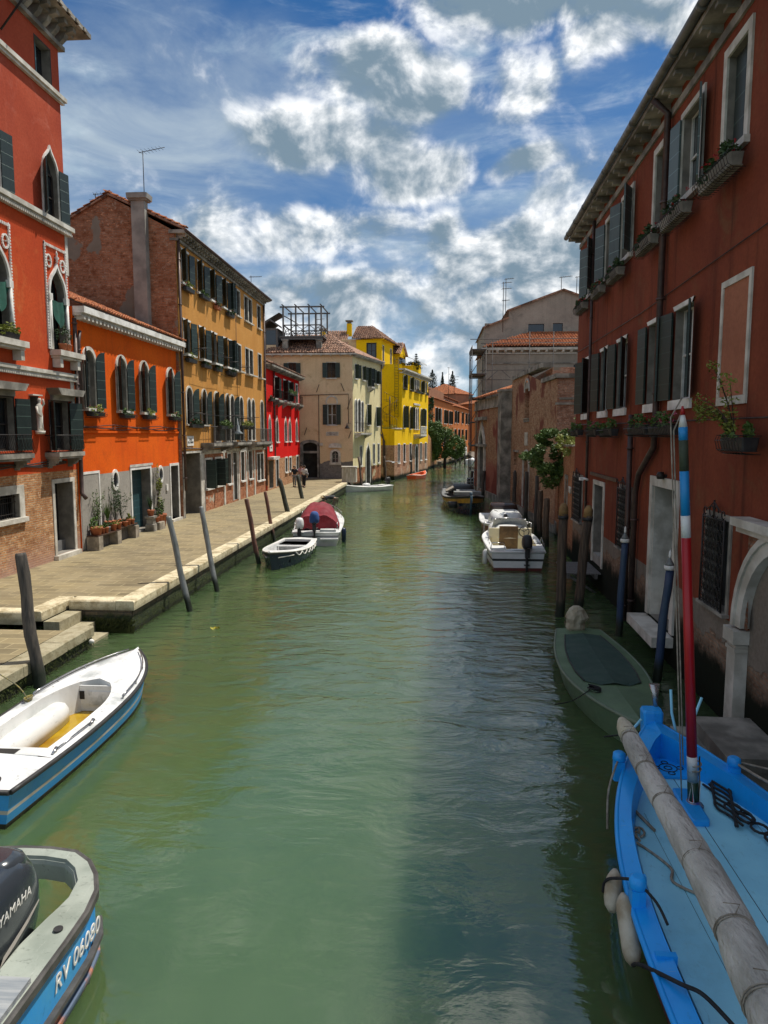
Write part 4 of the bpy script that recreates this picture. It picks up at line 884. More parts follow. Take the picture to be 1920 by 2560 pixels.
for i,h in enumerate(H):
    if i<5: window(fs,*h[:4],'r',M['white'],.06,.04,.1,dp=.18,cas=M['grimy'],sh=(115,160) if i!=2 else (110,120),shw=.42)
    elif i<8: window(fs,*h[:4],'a',M['white'],.1,.07,0,dp=.22,cas=M['grimy'])
    elif i<10: window(fs,*h[:4],'r',M['white'],.06,.04,.1,dp=.18,cas=M['grimy'],sh=(115,None),shw=.5)
    elif i<13: window(fs,*h[:4],'r',M['white'],.1,.04,.12,dp=.16,cas=M['wood'])
    else: window(fs,*h[:4],'g',M['white'],.14,.06,0,dp=.58,cas=False,name='water_gate',pm=M['void'])
balcony(fs,.4,3.6,5.1,.7,.95,M['stone'],step=.2); balcony(fs,4.2,5.3,9.65,.5,.7,M['stone'],step=.2)
cornice(fs,0,LS,12.3,.4,.14,M['stone'],.28,.12,.14,.4,.2,gutter=False,mold=0); cornice(fa,3.8,12.4,12.3,.4,.14,M['stone'],.9,.16,.12,.0,.4,gutter=False,teeth=True,mold=0)
pipe(fs,[(LS-.1,-.1,12.2),(LS-.1,-.1,5.4),(LS+.5,-.1,4.8),(LS+.5,-.1,1.5)],.06)
# hip roof : eave quad -> ridge
c0,c1=Vector((-16.2,66.45,12.46)),Vector((-7.2,66.45,12.46)); c2=Vector((-5.1,75.5,12.46)); c3=Vector((-16.2,76.5,12.46)); r0=Vector((-14,70.5,14.6)); r1=Vector((-10.2,70.8,14.6))
b=MB(); L=Vector(rt.location)
for P4 in((c0,c1,r1,r0),(c1,c2,r1),(c2,c3,r0,r1)): b.poly([tuple(p-L-Vector((0,0,.05))) for p in P4])
def roofpatch(b,A,B,Cc,D,pu=.24,pv=.42,L=L):
    u=(B-A); W_=u.length; un=u.normalized(); n=un.cross(D-A).normalized()
    if n.z<0:n=-n
    v=n.cross(un).normalized(); 
    if v.z<0:v=-v
    Hh=max((D-A).dot(v),(Cc-A).dot(v)); P=[((p-A).dot(un),(p-A).dot(v)) for p in(A,B,Cc,D)]
    def ins(x,y):
        s=0
        for i in range(4):
            a,c=P[i],P[(i+1)%4]; k=(c[0]-a[0])*(y-a[1])-(c[1]-a[1])*(x-a[0])
            if abs(k)<1e-6: continue
            s|=1 if k>0 else 2
        return s!=3
    tileroof(b,A-L,un,v,int(W_/pu),int(Hh/pv)+1,pu,pv,pu*.5,clip=ins)
roofpatch(b,c0,c1,r1,r0); roofpatch(b,c1,c2,r1,r1+Vector((0.01,0.01,0)))
rf=b.build('roof',M['tileB'],rt)
# altana
e=rf; b=MB(); A=(-14.3,68.0); 
def W3(x,y,z): return (x-L[0],y-L[1],z-L[2])
xs=[-14.2,-13.0,-11.75,-10.6]; Y0,Y1=67.5,71.3; z0,z1=14.15,16.85
for i,x in enumerate(xs):
    for y in(Y0,Y1): b.box(*[x-.07-L[0],x+.07-L[0]],y-.07-L[1],y+.07-L[1],z0-(0 if 0 else .1)-L[2],z1-L[2])
    b.tube([W3(x-.02,Y0-.35,z1+.12),W3(x-.02,Y1+.3,z1+.12)],.075,4,sm=False)
for y in(Y0,Y1):
    b.box(-14.5-L[0],-10.3-L[0],y-.06-L[1],y+.06-L[1],z1-.1-L[2],z1+.03-L[2]); b.box(-14.25-L[0],-10.55-L[0],y-.04-L[1],y+.04-L[1],15.1-L[2],15.2-L[2]); b.box(-14.25-L[0],-10.55-L[0],y-.035-L[1],y+.035-L[1],14.3-L[2],14.38-L[2])
    for x,x2 in zip(xs,xs[1:]): b.tube([W3(x,y,14.35),W3(x2,y,15.15)],.03,4); b.tube([W3(x,y+.02,15.15),W3(x2,y+.02,14.35)],.03,4)
for x in(xs[0],xs[-1]):
    b.box(x-.04-L[0],x+.04-L[0],Y0-L[1],Y1-L[1],15.1-L[2],15.2-L[2]); b.tube([W3(x,Y0,14.35),W3(x,(Y0+Y1)/2,15.15),W3(x,Y1,14.35)],.03,4); b.tube([W3(x,Y0,15.15),W3(x,(Y0+Y1)/2,14.35),W3(x,Y1,15.15)],.03,4)
b.box(-14.5-L[0],-10.35-L[0],Y0-.25-L[1],Y1+.2-L[1],14.0-L[2],14.12-L[2]); b.box(-14.4-L[0],-10.45-L[0],Y0-.2-L[1],Y0-.08-L[1],13.8-L[2],13.99-L[2])
an=b.build('roof_terrace',M['greywood'],rt); an['label']='open wooden roof terrace frame on stone piers'
b=MB()
for x in(-14.0,-10.8): b.box(x-.25-L[0],x+.25-L[0],Y0-.3-L[1],Y0+.2-L[1],12.55-L[2],13.7-L[2]); b.box(x-.32-L[0],x+.32-L[0],Y0-.37-L[1],Y0+.27-L[1],13.7-L[2],13.795-L[2])
b.build('pier',M['grimy'],an)
# dormer
b=MB(); x0,x1,y0,y1=-16.1,-14.75,67.6,71
b.box(x0-L[0],x1-L[0],y0-L[1],y1-L[1],12.6-L[2],14.9-L[2]); dm=b.build('dormer',M['greywood'],rt)
b=MB(); 
for s in(-1,1):
    xc=(x0+x1)/2-L[0]; b.poly([(xc,y0-.4-L[1],15.75-L[2]),(xc+s*1.15,y0-.4-L[1],14.95-L[2]),(xc+s*1.15,y1-L[1],14.95-L[2]),(xc,y1-L[1],15.75-L[2])]); b.poly([(xc,y0-.4-L[1],15.58-L[2]),(xc+s*1.15,y0-.4-L[1],14.78-L[2]),(xc+s*1.15,y0-.4-L[1],14.95-L[2]),(xc,y0-.4-L[1],15.75-L[2])])
    b.poly([(xc,y0-.4-L[1],15.58-L[2]),(xc+s*1.15,y0-.4-L[1],14.78-L[2]),(xc+s*1.15,y1-L[1],14.78-L[2]),(xc,y1-L[1],15.58-L[2])])
    b.poly([(xc+.6,y0+1.0-L[1],16.5-L[2]),(xc+.6+s*1.6,y0+1.-L[1],15.6-L[2]),(xc+.6+s*1.6,y1-L[1],15.6-L[2]),(xc+.6,y1-L[1],16.5-L[2])])
b.build('dormer_roof',M['greywood'],dm)
b=MB(); b.poly([((x0+.25)-L[0],y0-.02-L[1],13.4-L[2]),((x1-.2)-L[0],y0-.02-L[1],13.4-L[2]),((x1-.2)-L[0],y0-.02-L[1],14.7-L[2]),((x0+.25)-L[0],y0-.02-L[1],14.7-L[2])]); b.build('pane',M['glass'],dm)
b=MB(); b.box(x0+.25-L[0],x1-.2-L[0],y0-.03-L[1],y0-L[1],12.75-L[2],13.35-L[2]); b.build('apron_panel',mcr,dm)

# ---------------- yellow house
myl=stucco('yellow_plaster',(.95,.60,.010,1),(.88,.53,.010,1),(.6,.36,.02,1),.4,(.45,.28,.02,1),.5,bp=.15)
myb=brick('yellow_base_bricks',(.44,.2,.11,1),(.56,.32,.18,1),(.58,.46,.34,1),patch=(.5,.36,.25,1),plo=.6,phi=.66,wet=.55)
rt=empty('yellow_house',(-4.3,77.7,0),'vivid yellow house with arched windows and white balcony on the canal','building',kind='thing')
fy=Fac(rt,(-4.3,77.7),math.atan2(22.1,4.3)); L=Vector(rt.location)
T1=[(4.1,5.0),(7.5,8.4),(9.9,10.6),(10.9,11.6),(11.9,12.6),(13.6,14.5),(16.4,17.2)]
M1=[(4.1,4.9,5.7),(7.4,8.2,5.6),(9.6,10.3,5.6),(10.6,11.3,5.6),(11.6,12.3,5.6),(13.5,14.3,6.0),(16.3,17.1,5.8)]
H=[(a,c,10.2,11.65,'a') for a,c in T1]+[(a,c,z,8.2,'a') for a,c,z in M1]+[(1.6,2.4,1.8,3.85),(4.2,5.1,1.85,3.85),(7.4,8.3,1.85,3.85),(13.3,14.2,1.7,3.85),(16.3,17.2,1.7,3.85),(10.4,11.9,.3,3.6,'a',.4)]
b=MB(); wallmesh(b,3.4,18.2,-.5,12.2,[h for h in H if h[0]>3],lambda x,z:1 if z<3.78 else 0,extra=(3.78,)); wallmesh(b,0,3.4,-.5,5.6,[h for h in H if h[0]<3],lambda x,z:1 if z<3.78 else 0,extra=(3.78,)); fy.part('canal_wall',b,[myl,myb])
blackbox(fy,3.6,18,.2,12,.5); blackbox(fy,.2,3.4,.2,5.3,.5)
b=MB(); b.poly([(18.2,0,-.5),(18.2,8,-.5),(18.2,8,12.2),(18.2,0,12.2)]); fy.part('end_wall',b,myl)
for h in H:
    top=h[2]>9; w_=h[1]-h[0]
    if h[2]<1: window(fy,*h[:4],'a',M['white'],.16,.06,0,dp=.38,cas=False,name='water_gate',pm=M['void'])
    elif h[3]<4: window(fy,*h[:4],'r',M['white'],.1,.04,.12,dp=.16,cas=M['wood'])
    else:
        trip=9.5<h[0]<12.5; window(fy,*h[:4],'a',M['white'],.08,.05,.08,dp=.2,cas=M['grimy'],sh=None if trip or h[0]>16 else ((108,160) if top else (100,100)),shw=w_/2)
b=MB(); b.box(9.3,12.7,-.12,0,8.5,8.72); b.box(9.4,12.6,-.05,-.0,5.5,5.58); fy.part('lintel',b,M['stone'])
o=balcony(fy,9.5,13.0,4.95,.9,.9,M['stone'],rm=M['stone'],step=.22,th=.2)
b=MB(); [b.lathe([(.05,0),(.08,.2),(.04,.5),(.08,.78),(.05,.85)],6,(x,-.85,4.97)) for x in [9.6+.3*i for i in range(12)]]; b.box(9.5,13,-.95,-.75,5.83,5.93); fy.part('balustrade',b,M['white'],o)
cornice(fy,3.4,18.2,12.15,.45,.16,M['stone'],.4,.15,.22,.3,.4,gutter=False,mold=.08)
b=MB(); b.box(-.02,3.4,-.06,.3,5.55,5.68); fy.part('terrace_coping',b,M['stone'])
ff=Fac(rt,(-12,77.7),0); b=MB(); wallmesh(b,5.4,7.7,-.5,5.55,[],lambda x,z:1 if z<3.78 else 0,extra=(3.78,)); b.poly([(5.4,4,-.5),(5.4,0,-.5),(5.4,0,5.55),(5.4,4,5.55)]); ff.part('terrace_wall',b,[myl,myb])
b=MB(); b.poly([(5.4,0.02,5.5),(7.7,.02,5.5),(8.35,3.3,5.5),(5.4,3.3,5.5)]); ff.part('terrace_floor',b,M['grimy'])
pipe(ff,[(5.45,-.12,5.4),(6.3,-.12,4.9),(6.6,-.12,4.2),(6.6,-.12,.5)],.09)
fu=Fac(rt,(-12,81.05),0)
H=[(4.42,5.42,13.5,15.1)]
b=MB(); wallmesh(b,0,8.35,.5,12.8,[]); wallmesh(b,3.2,6.05,12.8,15.5,H); fu.part('front_wall',b,myl)
window(fu,4.42,5.42,13.5,15.1,'r',M['black'],.06,.03,0,dp=.2,cas=M['wood'])
fp=Fac(rt,(-5.95,81.05),math.atan2(22.1,4.3)); H=[(.5,1.0,13.2,14.9),(3.9,4.5,13.2,14.9)]
b=MB(); wallmesh(b,0,5.2,12.8,15.5,H); fp.part('penthouse_wall',b,myl)
for h in H: window(fp,*h[:4],'r',M['stone'],.08,.03,.06,dp=.15,cas=M['grimy'])
b=MB(); b.box(-.1,5.3,-.35,.0,12.62,12.78); b.box(-.1,5.3,-.2,.0,12.3,12.6); fp.part('cornice',b,M['grimy'])
b=MB(); b.box(-.15,5.4,-.25,3,15.5,15.65); fp.part('roof_edge',b,myl)
b=MB()
A,B_,C_,D_=Vector((-9.3,80.8,15.62)),Vector((-5.6,80.8,15.62)),Vector((-7.6,88,18.0)),Vector((-9.5,88,18.0)); b.poly([tuple(p-L-Vector((0,0,.04))) for p in(A,B_,C_,D_)]); roofpatch(b,A,B_,C_,D_,L=L)
A,B_,C_,D_=Vector((-5.6,80.8,15.62)),Vector((-3.9,89.6,15.5)),Vector((-6.6,89.2,17.3)),Vector((-7.6,88,18.0)); b.poly([tuple(p-L-Vector((0,0,.04))) for p in(A,B_,C_,D_)]); roofpatch(b,A,B_,C_,D_,L=L)
A,B_,C_,D_=Vector((-14,80.2,14.6)),Vector((-9.6,80.2,14.6)),Vector((-10.2,84.5,16.9)),Vector((-12.5,84.5,16.9)); b.poly([tuple(p-L-Vector((0,0,.04))) for p in(A,B_,C_,D_)]); roofpatch(b,A,B_,C_,D_,L=L)
rf=b.build('roof',M['tileB'],rt)
b=MB(); b.box(-10.5,-8.3,81.3,87,12.6,15.6); 
for v_ in range(len(b.v)): b.v[v_]=tuple(Vector(b.v[v_])-L)
b.build('attic_wall',mcr,rt)
def chim(par,x,y,z0,z1,m,L):
    b=MB(); s=.28; b.box(x-s-L[0],x+s-L[0],y-s-L[1],y+s-L[1],z0-L[2],z1-L[2]); b.box(x-s*.8-L[0],x+s*.8-L[0],y-s*.8-L[1],y+s*.8-L[1],z1-L[2],z1+.25-L[2],1); b.box(x-.42-L[0],x+.42-L[0],y-.42-L[1],y+.42-L[1],z1+.25-L[2],z1+.38-L[2],1); return b.build('chimney',[m,M['grimy']],par)
chim(rf,-9.9,84,16.3,17.7,myl,L); chim(rf,-12.45,80.5,14.4,16.3,myl,L)
# gable house part with awning + parapet terrace
fg=Fac(rt,(-3.75,81.4),math.atan2(22.1,4.3)); 
b=MB(); b.box(5.4,8.9,1.6,6.5,12.2,14.7)
b.poly([(5.4,1.595,14.7),(8.9,1.595,14.7),(7.1,1.595,16.0)]); fg.part('loft_wall',b,myl)
b=MB(); A=fg.w(5.1,1.3,14.6);B_=fg.w(5.1,7,14.6);C_=fg.w(7.1,7,16.05);D_=fg.w(7.1,1.3,16.05); b.poly([tuple(p-L-Vector((0,0,.03))) for p in(A,B_,C_,D_)]); roofpatch(b,B_,A,D_,C_,L=L)
A=fg.w(9.2,1.3,14.6);B_=fg.w(9.2,7,14.6); b.poly([tuple(p-L-Vector((0,0,.03))) for p in(A,B_,C_,D_)]); b.build('loft_roof',M['tileB'],rt)
b=MB(); b.poly([(5.6,1.58,12.6),(8.6,1.58,12.6),(8.6,1.58,14.2),(5.6,1.58,14.2)]); fg.part('loft_window',b,M['glass'])
b=MB(); b.poly([(5.4,1.5,14.6),(8.9,1.5,14.6),(9.4,-1.0,13.6),(5.9,-1.0,13.6)]); b.poly([(5.9,-1.0,13.6),(9.4,-1.0,13.6),(9.4,-1.0,13.42),(5.9,-1.0,13.42)]); fg.part('awning',b,plain('white_awning',(.7,.7,.68,1),(.6,.6,.58,1),3,.8,.1))
b=MB(); b.box(5.6,9.6,-.05,.15,12.32,13.25); b.box(9.6,14.4,.8,1.0,12.3,14.0); b.box(5.6,5.8,.15,1.6,12.32,13.2); fg.part('parapet',b,myl)
e=empty('roof_plants',fg.w(7.8,.5,12.9),'bushy green plants on the yellow roof terrace','plants'); b=MB(); leaves(b,(0,0,.5),(1.6,.6,.55),700,.1,3,0,14); b.build('foliage',M['leafd'],e)
e=empty('conifer_sapling',fg.w(10.5,.6,13.6),'thin spruce sapling beside the yellow roof terrace','tree'); b=MB(); b.tube([(0,0,-1),(0,0,1.5)],.04,5); b.build('trunk',M['bark'],e)
b=MB(); 
for k in range(6): leaves(b,(0,0,.1+k*.26),(.5-.07*k,.5-.07*k,.1),60,.08,k)
b.build('crown',M['cypress'],e)
for i,(a,c) in enumerate(((4.1,5.0),(7.5,8.4),(9.9,12.6),(13.6,14.5),(16.4,17.2))):
    fbox(fy,a-.1,c+.1,10.15,.28,['magenta flowers below the first top window of the yellow house','magenta flowers below the second top window of the yellow house','pale trailing blossoms below the triple top window of the yellow house','green plants below the fourth top window of the yellow house','dark plants below the last top window of the yellow house'][i],'flower boxes on the left bank',M['black'],'leafd','pink' if i<3 else None,16,i,False,.16)
e=empty('spiral_staircase',(-4.9,79.3,5.5),'dark iron spiral staircase on the small terrace of the yellow house','staircase'); b=MB(); b.tube([(0,0,0),(0,0,3.6)],.06,6)
for i in range(22):
    a=i*.42; z=.15*i+.1; b.rbox((.42*math.cos(a),.42*math.sin(a),z),(.8,.22,.03),rz=a); b.tube([(.8*math.cos(a),.8*math.sin(a),z),(.8*math.cos(a),.8*math.sin(a),z+.9)],.012,4,caps=False)
b.tube([(.8*math.cos(i*.42),.8*math.sin(i*.42),.15*i+1.0) for i in range(22)],.02,5); b.build('steps',M['iron'],e)
e=empty('terrace_plants',(-6.2,78.6,5.5),'yellow green shrub on the small terrace between the cream and yellow houses','plant'); b=MB(); leaves(b,(0,0,1.2),(.7,.6,1.6),420,.1,8,0,12); leaves(b,(1,-.6,.2),(1.6,.3,.3),200,.08,9,0,9); b.build('foliage',M['leafy'],e)
e=empty('wall_ladder',(-4.05,80.2,8.6),'narrow iron ladder fixed to the yellow house wall','ladder'); e.location=(-4.45,80.9,6.9); b=MB()
for x in(0,.4): b.tube([(x,0,0),(x,0,6.6)],.02,4)
for i in range(22): b.tube([(0,0,.1+.3*i),(.4,0,.1+.3*i)],.015,4,caps=False)
b.build('rails',M['iron'],e)
# ================================================================ far end of the canal
mfo=stucco('far_orange_plaster',(.55,.19,.06,1),(.46,.15,.05,1),(.4,.16,.07,1),.3,None,.5); mfb=stucco('far_brown_plaster',(.33,.17,.10,1),(.26,.13,.08,1),None,.3,None,.5)
mgb=brick('garden_bricks',(.42,.17,.07,1),(.55,.27,.1,1),(.5,.38,.24,1),wet=.5,patch=(.5,.3,.13,1),plo=.6,phi=.7)
def wallobj(name,pts,z0,z1,th,m,label,cat='wall',z2=None):
    e=empty(name,(pts[0][0],pts[0][1],max(0,z0)),label,cat,kind='thing'); L=Vector(e.location); b=MB()
    for i,(p,q_) in enumerate(zip(pts,pts[1:])):
        P,Q=Vector(p+(0,)),Vector(q_+(0,)); n=Vector((-(Q-P).y,(Q-P).x,0)).normalized()*th; za=z1 if z2 is None or i else z1; zb=z2 if z2 is not None else z1
        c=[P,Q,Q+n,P+n]; lo=[b.V(*(v-L+Vector((0,0,z0)))) for v in c]; hi=[b.V(*(v-L+Vector((0,0,za if j in(0,3) else zb)))) for j,v in enumerate(c)]
        b.F(hi); [b.F((lo[k],lo[(k+1)%4],hi[(k+1)%4],hi[k])) for k in range(4)]
    b.build('brickwork',m,e); return e
wallobj('garden_wall',[(-.95,100.2),(.4,111)],-1,5.2,.4,mgb,'orange brick garden wall sloping down beside the yellow house','garden wall',3.0)
wallobj('canal_embankment',[(.4,111),(3.0,124),(6.4,150),(9.6,180)],-1,.75,3,brick('far_quay_bricks',(.3,.2,.12,1),(.2,.15,.1,1),(.3,.28,.2,1),wet=.4),'low mossy canal bank below the far trees','embankment')
wallobj('white_wall',[(3.2,122),(6.9,150)],.7,2.3,.3,M['stone'],'low white wall on the far bank behind the mooring poles','wall')
def house(name,label,P,Q,z0,z1,dep,m,wins,rh=2.0,over=.35,tm='tileO',front=None,wm='white'):
    rt=empty(name,(P[0],P[1],z0+.02),label,'building',kind='thing'); L=Vector(rt.location)
    f=Fac(rt,P,math.atan2(Q[1]-P[1],Q[0]-P[0])); LL=math.hypot(Q[0]-P[0],Q[1]-P[1]); b=MB()
    wallmesh(b,0,LL,z0,z1,wins); f.part('canal_wall',b,m); body(f,0,LL,z0,z1,dep,front or m)
    if wins: blackbox(f,.3,LL-.3,z0+.2,z1-.2,.4)
    for h in wins: window(f,*h[:4],'r',M[wm],.12,.05,.12,dp=.2,cas=M['grimy'] if (h[0]*7)%2<1 else M['wood'],sh=(105,160) if (h[0]*10)%3<1.2 else None,shw=.45)
    b=MB(); o=over
    a,c,d,e_=(-o,-o,z1),(LL+o,-o,z1),(LL+o,dep+o,z1),(-o,dep+o,z1); r0=(min(LL*.4,dep*.5),dep/2,z1+rh); r1=(LL-min(LL*.4,dep*.5),dep/2,z1+rh)
    for pl_ in((a,c,r1,r0),(c,d,r1),(d,e_,r0,r1),(e_,a,r0)): b.poly(pl_)
    rf=f.part('roof',b,M[tm]); b=MB(); roofpatch(b,Vector(a),Vector(c),Vector(r1),Vector(r0),.3,.5,L=Vector((0,0,0))); roofpatch(b,Vector(e_),Vector(a),Vector(r0),Vector(r0)+Vector((.01,.01,0)),.3,.5,L=Vector((0,0,0))); b.build('tiles',M[tm],rf)
    return rt,f,rf
r,f,rf=house('brick_orange_house','orange brick house with white framed windows behind the big canal tree',(-.2,116),(3.6,142),.7,10.7,9,mfo,[(s,s+1.0,6.9,9.3) for s in(2.5,6,9.5,13.5,16,20.5,23.5)]+[(s,s+1.0,3,5.2) for s in(6,13,20)],1.2)
b=MB(); b.box(3,24,1.5,6,10.8,12.9); f.part('roof_storey',b,mfb)
chim(rf,-1.2,118,10.8,12.8,mfo,Vector(rf.matrix_world.translation) if False else Vector((0,0,0))) if False else None
r,f,rf=house('brown_end_house','brown gabled house end with red tiled roof at the canal bend',(3.7,145),(8.7,176),.7,10.6,5,mfo,[(s,s+1.1,7.3,9.7) for s in(3,7,15,22,27)]+[(s,s+1.1,3.6,6.0) for s in(3,9,15,22)],1.3,tm='tileO',front=mfb)
house('long_roof_house','long low brown house with a strip of attic windows behind the orange brick house',(1.8,158),(6.2,188),.7,13.2,8,mfb,[(s,s+1.2,11.0,12.6) for s in(3,6,9,12,16,20)],1.4)
house('red_roof_house','distant house under a bright red hipped roof',(5.6,192),(10.5,199),.7,15.6,12,mfb,[(2,3,10,12)],3.0)
house('tower_roof_house','tall narrow house with pale tiled roof behind the yellow house',(-2.6,116),(-.9,121),.7,12.4,7,mfb,[(1.2,2.2,9,11)],1.2,tm='tileB')
house('bend_house','orange house closing the canal bend behind the scaffolding',(9.6,184),(24,190),-.5,12.6,8,mfo,[(s,s+1,z,z+2) for s in(1.5,5,9) for z in(2.5,6,9.5)],1.6)
def mast(name,x,y,z,h,label,arms,m='iron',th=.025):
    e=empty(name,(x,y,z),label,'aerial'); b=MB(); b.tube([(0,0,-.3),(0,0,h)],th,5); o=b.build('pole',M[m],e)
    b=MB()
    for (zz,L_,az,n) in arms:
        d=Vector((math.cos(az),math.sin(az),.12)); p=Vector((0,0,zz)); b.tube([p-d*L_*.15,p+d*L_*.85],th*.8,4)
        pn=Vector((-d.y,d.x,0)).normalized()
        for k in range(n): c=p+d*L_*(k/n*.95-.1); w_=.32*(1-.3*k/n); b.tube([c-pn*w_,c+pn*w_],th*.4,3)
    b.build('antenna_rods',M[m],e); return e
mast('roof_aerial',4.3,158,13.8,3.6,'faint multi armed aerial beside the distant cypresses',[(3.5,1.2,0,4),(2.9,1,0,4),(2.2,1,0,4)],th=.05)
mast('roof_aerial',2.95,150,12.5,6.2,'thin mast with a small dish in front of the rounded cypress',[(6.1,.6,2,3),(4.8,.3,0,2)],th=.05)
# trees
def tree(name,loc,h,crown,label,lm,n,size,clumps,group=None,trunk=.2,seed=1,cat='tree',lean=(0,0)):
    e=empty(name,loc,label,cat,group); b=MB(); g=random.Random(seed); top=Vector((lean[0],lean[1],h))
    b.tube([(0,0,-.3),tuple(top*.35+Vector((.1,0,0))),tuple(top*.7)],[trunk,trunk*.75,trunk*.4],8)
    for k in range(9):
        a=g.uniform(0,2*PI); z=g.uniform(.25,.6); p=top*z; q_=Vector((crown[0][0],crown[0][1],crown[0][2]))+Vector((math.cos(a)*crown[1][0]*.7,math.sin(a)*crown[1][1]*.7,g.uniform(-.3,.6)*crown[1][2])); b.tube([p,(p+q_)/2+Vector((0,0,.15)),q_],[trunk*.4,trunk*.25,trunk*.08],5)
    b.build('trunk',M['bark'],e); b=MB()
    for i in range(0,len(crown),2): leaves(b,crown[i],crown[i+1],n//(len(crown)//2),size,seed+i,0,clumps)
    b.build('crown',lm,e); return e
tree('canal_tree',(1.6,107.5,.3),6,[(-.1,0,3.5),(2.3,2.3,2.4),(-1.6,-1.5,4.6),(1.4,1.6,2.5),(1.7,.5,2.7),(1.6,1.9,1.7),(-1.5,-.8,2.4),(1.1,1.2,1.6)],'large dense green tree overhanging the far canal bank',M['leaf'],17000,.16,34,None,.25,3)
tree('olive_shrub',(-.6,106.0,.6),3,[(0,0,3.2),(.9,.8,2.6),(.2,0,1.2),(.7,.6,1.2)],'yellow green shrub in front of the big canal tree by the brick wall',M['leafy'],1500,.12,16,None,.1,8)
tree('pale_shrub',(4.6,127,.7),3,[(0,0,2.6),(1.2,1,2.0)],'small pale bush on the far bank beyond the big tree',M['leafy'],700,.14,12,None,.1,9)
for (x,z0,z1,w_,lb) in((-.6,17.5,22,.85,'broad blunt cypress beside the yellow house'),(2.2,15.5,21.3,.75,'slender pointed cypress, middle one on the skyline'),(4.95,15.5,21.6,.62,'rounded column shaped cypress beyond the long brown house')):
    e=empty('cypress_tree',(x,200,.7),lb,'tree','cypresses on the skyline'); b=MB(); b.tube([(0,0,-.3),(0,0,z1-3)],[.3,.1],6); b.build('trunk',M['bark'],e); b=MB()
    for k in range(14):
        t=k/13; zz=z0-5+(z1-z0+5)*t; r_=1.35*w_*(1.25-.15*t if w_>.8 and t<.85 else (1-t)**.7*1.5 if w_==.75 else 1.15*(1-t**7)+.15)*1.1; leaves(b,(0,0,zz-.7),(max(.1,r_),max(.1,r_),.7),190,.2,k)
    b.build('crown',M['cypress'],e)
e=tree('vine_tree',(-.7,111,.7),9,[(0,0,7.4),(.8,.8,2.2),(.3,0,9.2),(.4,.4,1.0)],'straggly tree with big leaves climbing beside the yellow house',M['leafd'],900,.18,14,None,.12,12)

# ================================================================ right bank
# ---------------- dark red house
rt=empty('dark_red_house',(5.1,11,0),'long dark red house with green shutters and flower boxes rising from the water','building',kind='thing')
A,B_=Vector((5.05,11,0)),Vector((5.45,27.2,0)); d=(A-B_).normalized(); f=Fac(rt,(A.x,A.y),math.atan2(d.y,d.x)); FR=f
XF,XN=-17.3,8.0
mdk=stucco('dark_red_plaster',(.26,.07,.036,1),(.19,.048,.027,1),(.20,.10,.05,1),.85,(.05,.02,.014,1),.5,bp=.4,amt=.8)
mlow=stucco('grey_base_render',(.26,.22,.18,1),(.17,.14,.11,1),(.36,.33,.29,1),.5,(.06,.05,.04,1),1.2,bp=.5,peel=(.85,1.9,(.26,.15,.10,1),(.34,.22,.15,1),(.3,.26,.2,1)),wet=1.0)
def rr(a,b,z0,z1,k='r',*x): return (-b,-a,z0,z1,k)+x
TOP=[(1.75,2.65,1),(3.9,5.1,3),(6.1,7.1,1),(9.25,10.45,3),(11.5,12.6,3),(14.4,15.4,3)]
MIDW=[(3.95,5.1),(6.2,7.2),(9.35,10.5),(11.75,12.85),(14.75,15.8)]
H=[rr(a,b,9.85,11.55) for a,b,k in TOP]+[rr(a,b,5.72,7.62) for a,b in MIDW]+[rr(1.5,2.55,1.9,3.5,'r',.18),rr(4.5,6.2,.7,3.8,'r',.9),rr(8.3,9.5,1.85,3.5,'r',.18),rr(11.75,13.2,.75,3.35,'r',.35),rr(15.4,17.0,1.75,3.4,'r',.18)]
b=MB(); wallmesh(b,XF,XN,-1,12.3,H,lambda x,z:1 if z<1.8 else 0,extra=(1.8,1.0)); f.part('front_wall',b,[mdk,mlow]); body(f,XF,XN,-1,12.3,9,mdk); blackbox(f,XF+.2,XN-.2,.4,12,1.0)
for a,b_,k in TOP:
    if k==1:
        w=window(f,-b_,-a,9.85,11.55,'r',M['stone'],.16,.04,.12,dp=.28,cas=False,sillout=.1); s=MB(); s.box(-b_+.01,-(a+b_)/2-.005,.12,.17,9.86,11.54); s.box(-(a+b_)/2+.005,-a-.01,.12,.17,9.86,11.54); f.part('shutter',s,M['shutgrey'],w)
M['slate']=shut('slate_green_shutter',(.075,.105,.10,1),(.055,.08,.078,1))
for a,b_,k in TOP:
    if k==3: window(f,-b_,-a,9.85,11.55,'r',M['stone'],.12,.04,.12,dp=.2,cas=M['curtain'],sh=(168,157),shm=M['slate'],shw=.5)
for a,b_ in MIDW: window(f,-b_,-a,5.72,7.62,'r',M['white'],.1,.04,.2,dp=.22,cas=M['curtain'],sh=(171,158),shw=.55,sideframe=False,sillout=.06)
cornice(f,XF,XN,12.3,.42,.1,M['grimy'],.78,.18,.15,.3,.0,gutter=False,mold=0)
b=MB(); b.box(XF,XN,-.05,.0,11.93,12.1); f.part('cornice_band',b,M['grimy'])
b=MB(); b.tube([(XF-.35,-.5,12.45),(XN,-.5,12.5)],.09,10); 
for i in range(16): b.tube([(XF+.2+i*1.6,-.5,12.45),(XF+.27+i*1.6,-.5,12.45)],.105,10)
f.part('gutter',b,plain('lead_gutter',(.16,.15,.13,1),(.09,.085,.075,1),3,.5,.3))
b=MB(); A_,B2=Vector((XF-.3,-.45,12.5)),Vector((XN,-.45,12.5)); b.poly([tuple(A_),tuple(B2),(XN,4.5,14.3),(XF-.3,4.5,14.3)]); b.poly([(XF-.3,9.3,12.5),(XN,9.3,12.5),(XN,4.5,14.3),(XF-.3,4.5,14.3)][::-1]); f.part('roof',b,M['tileB'])
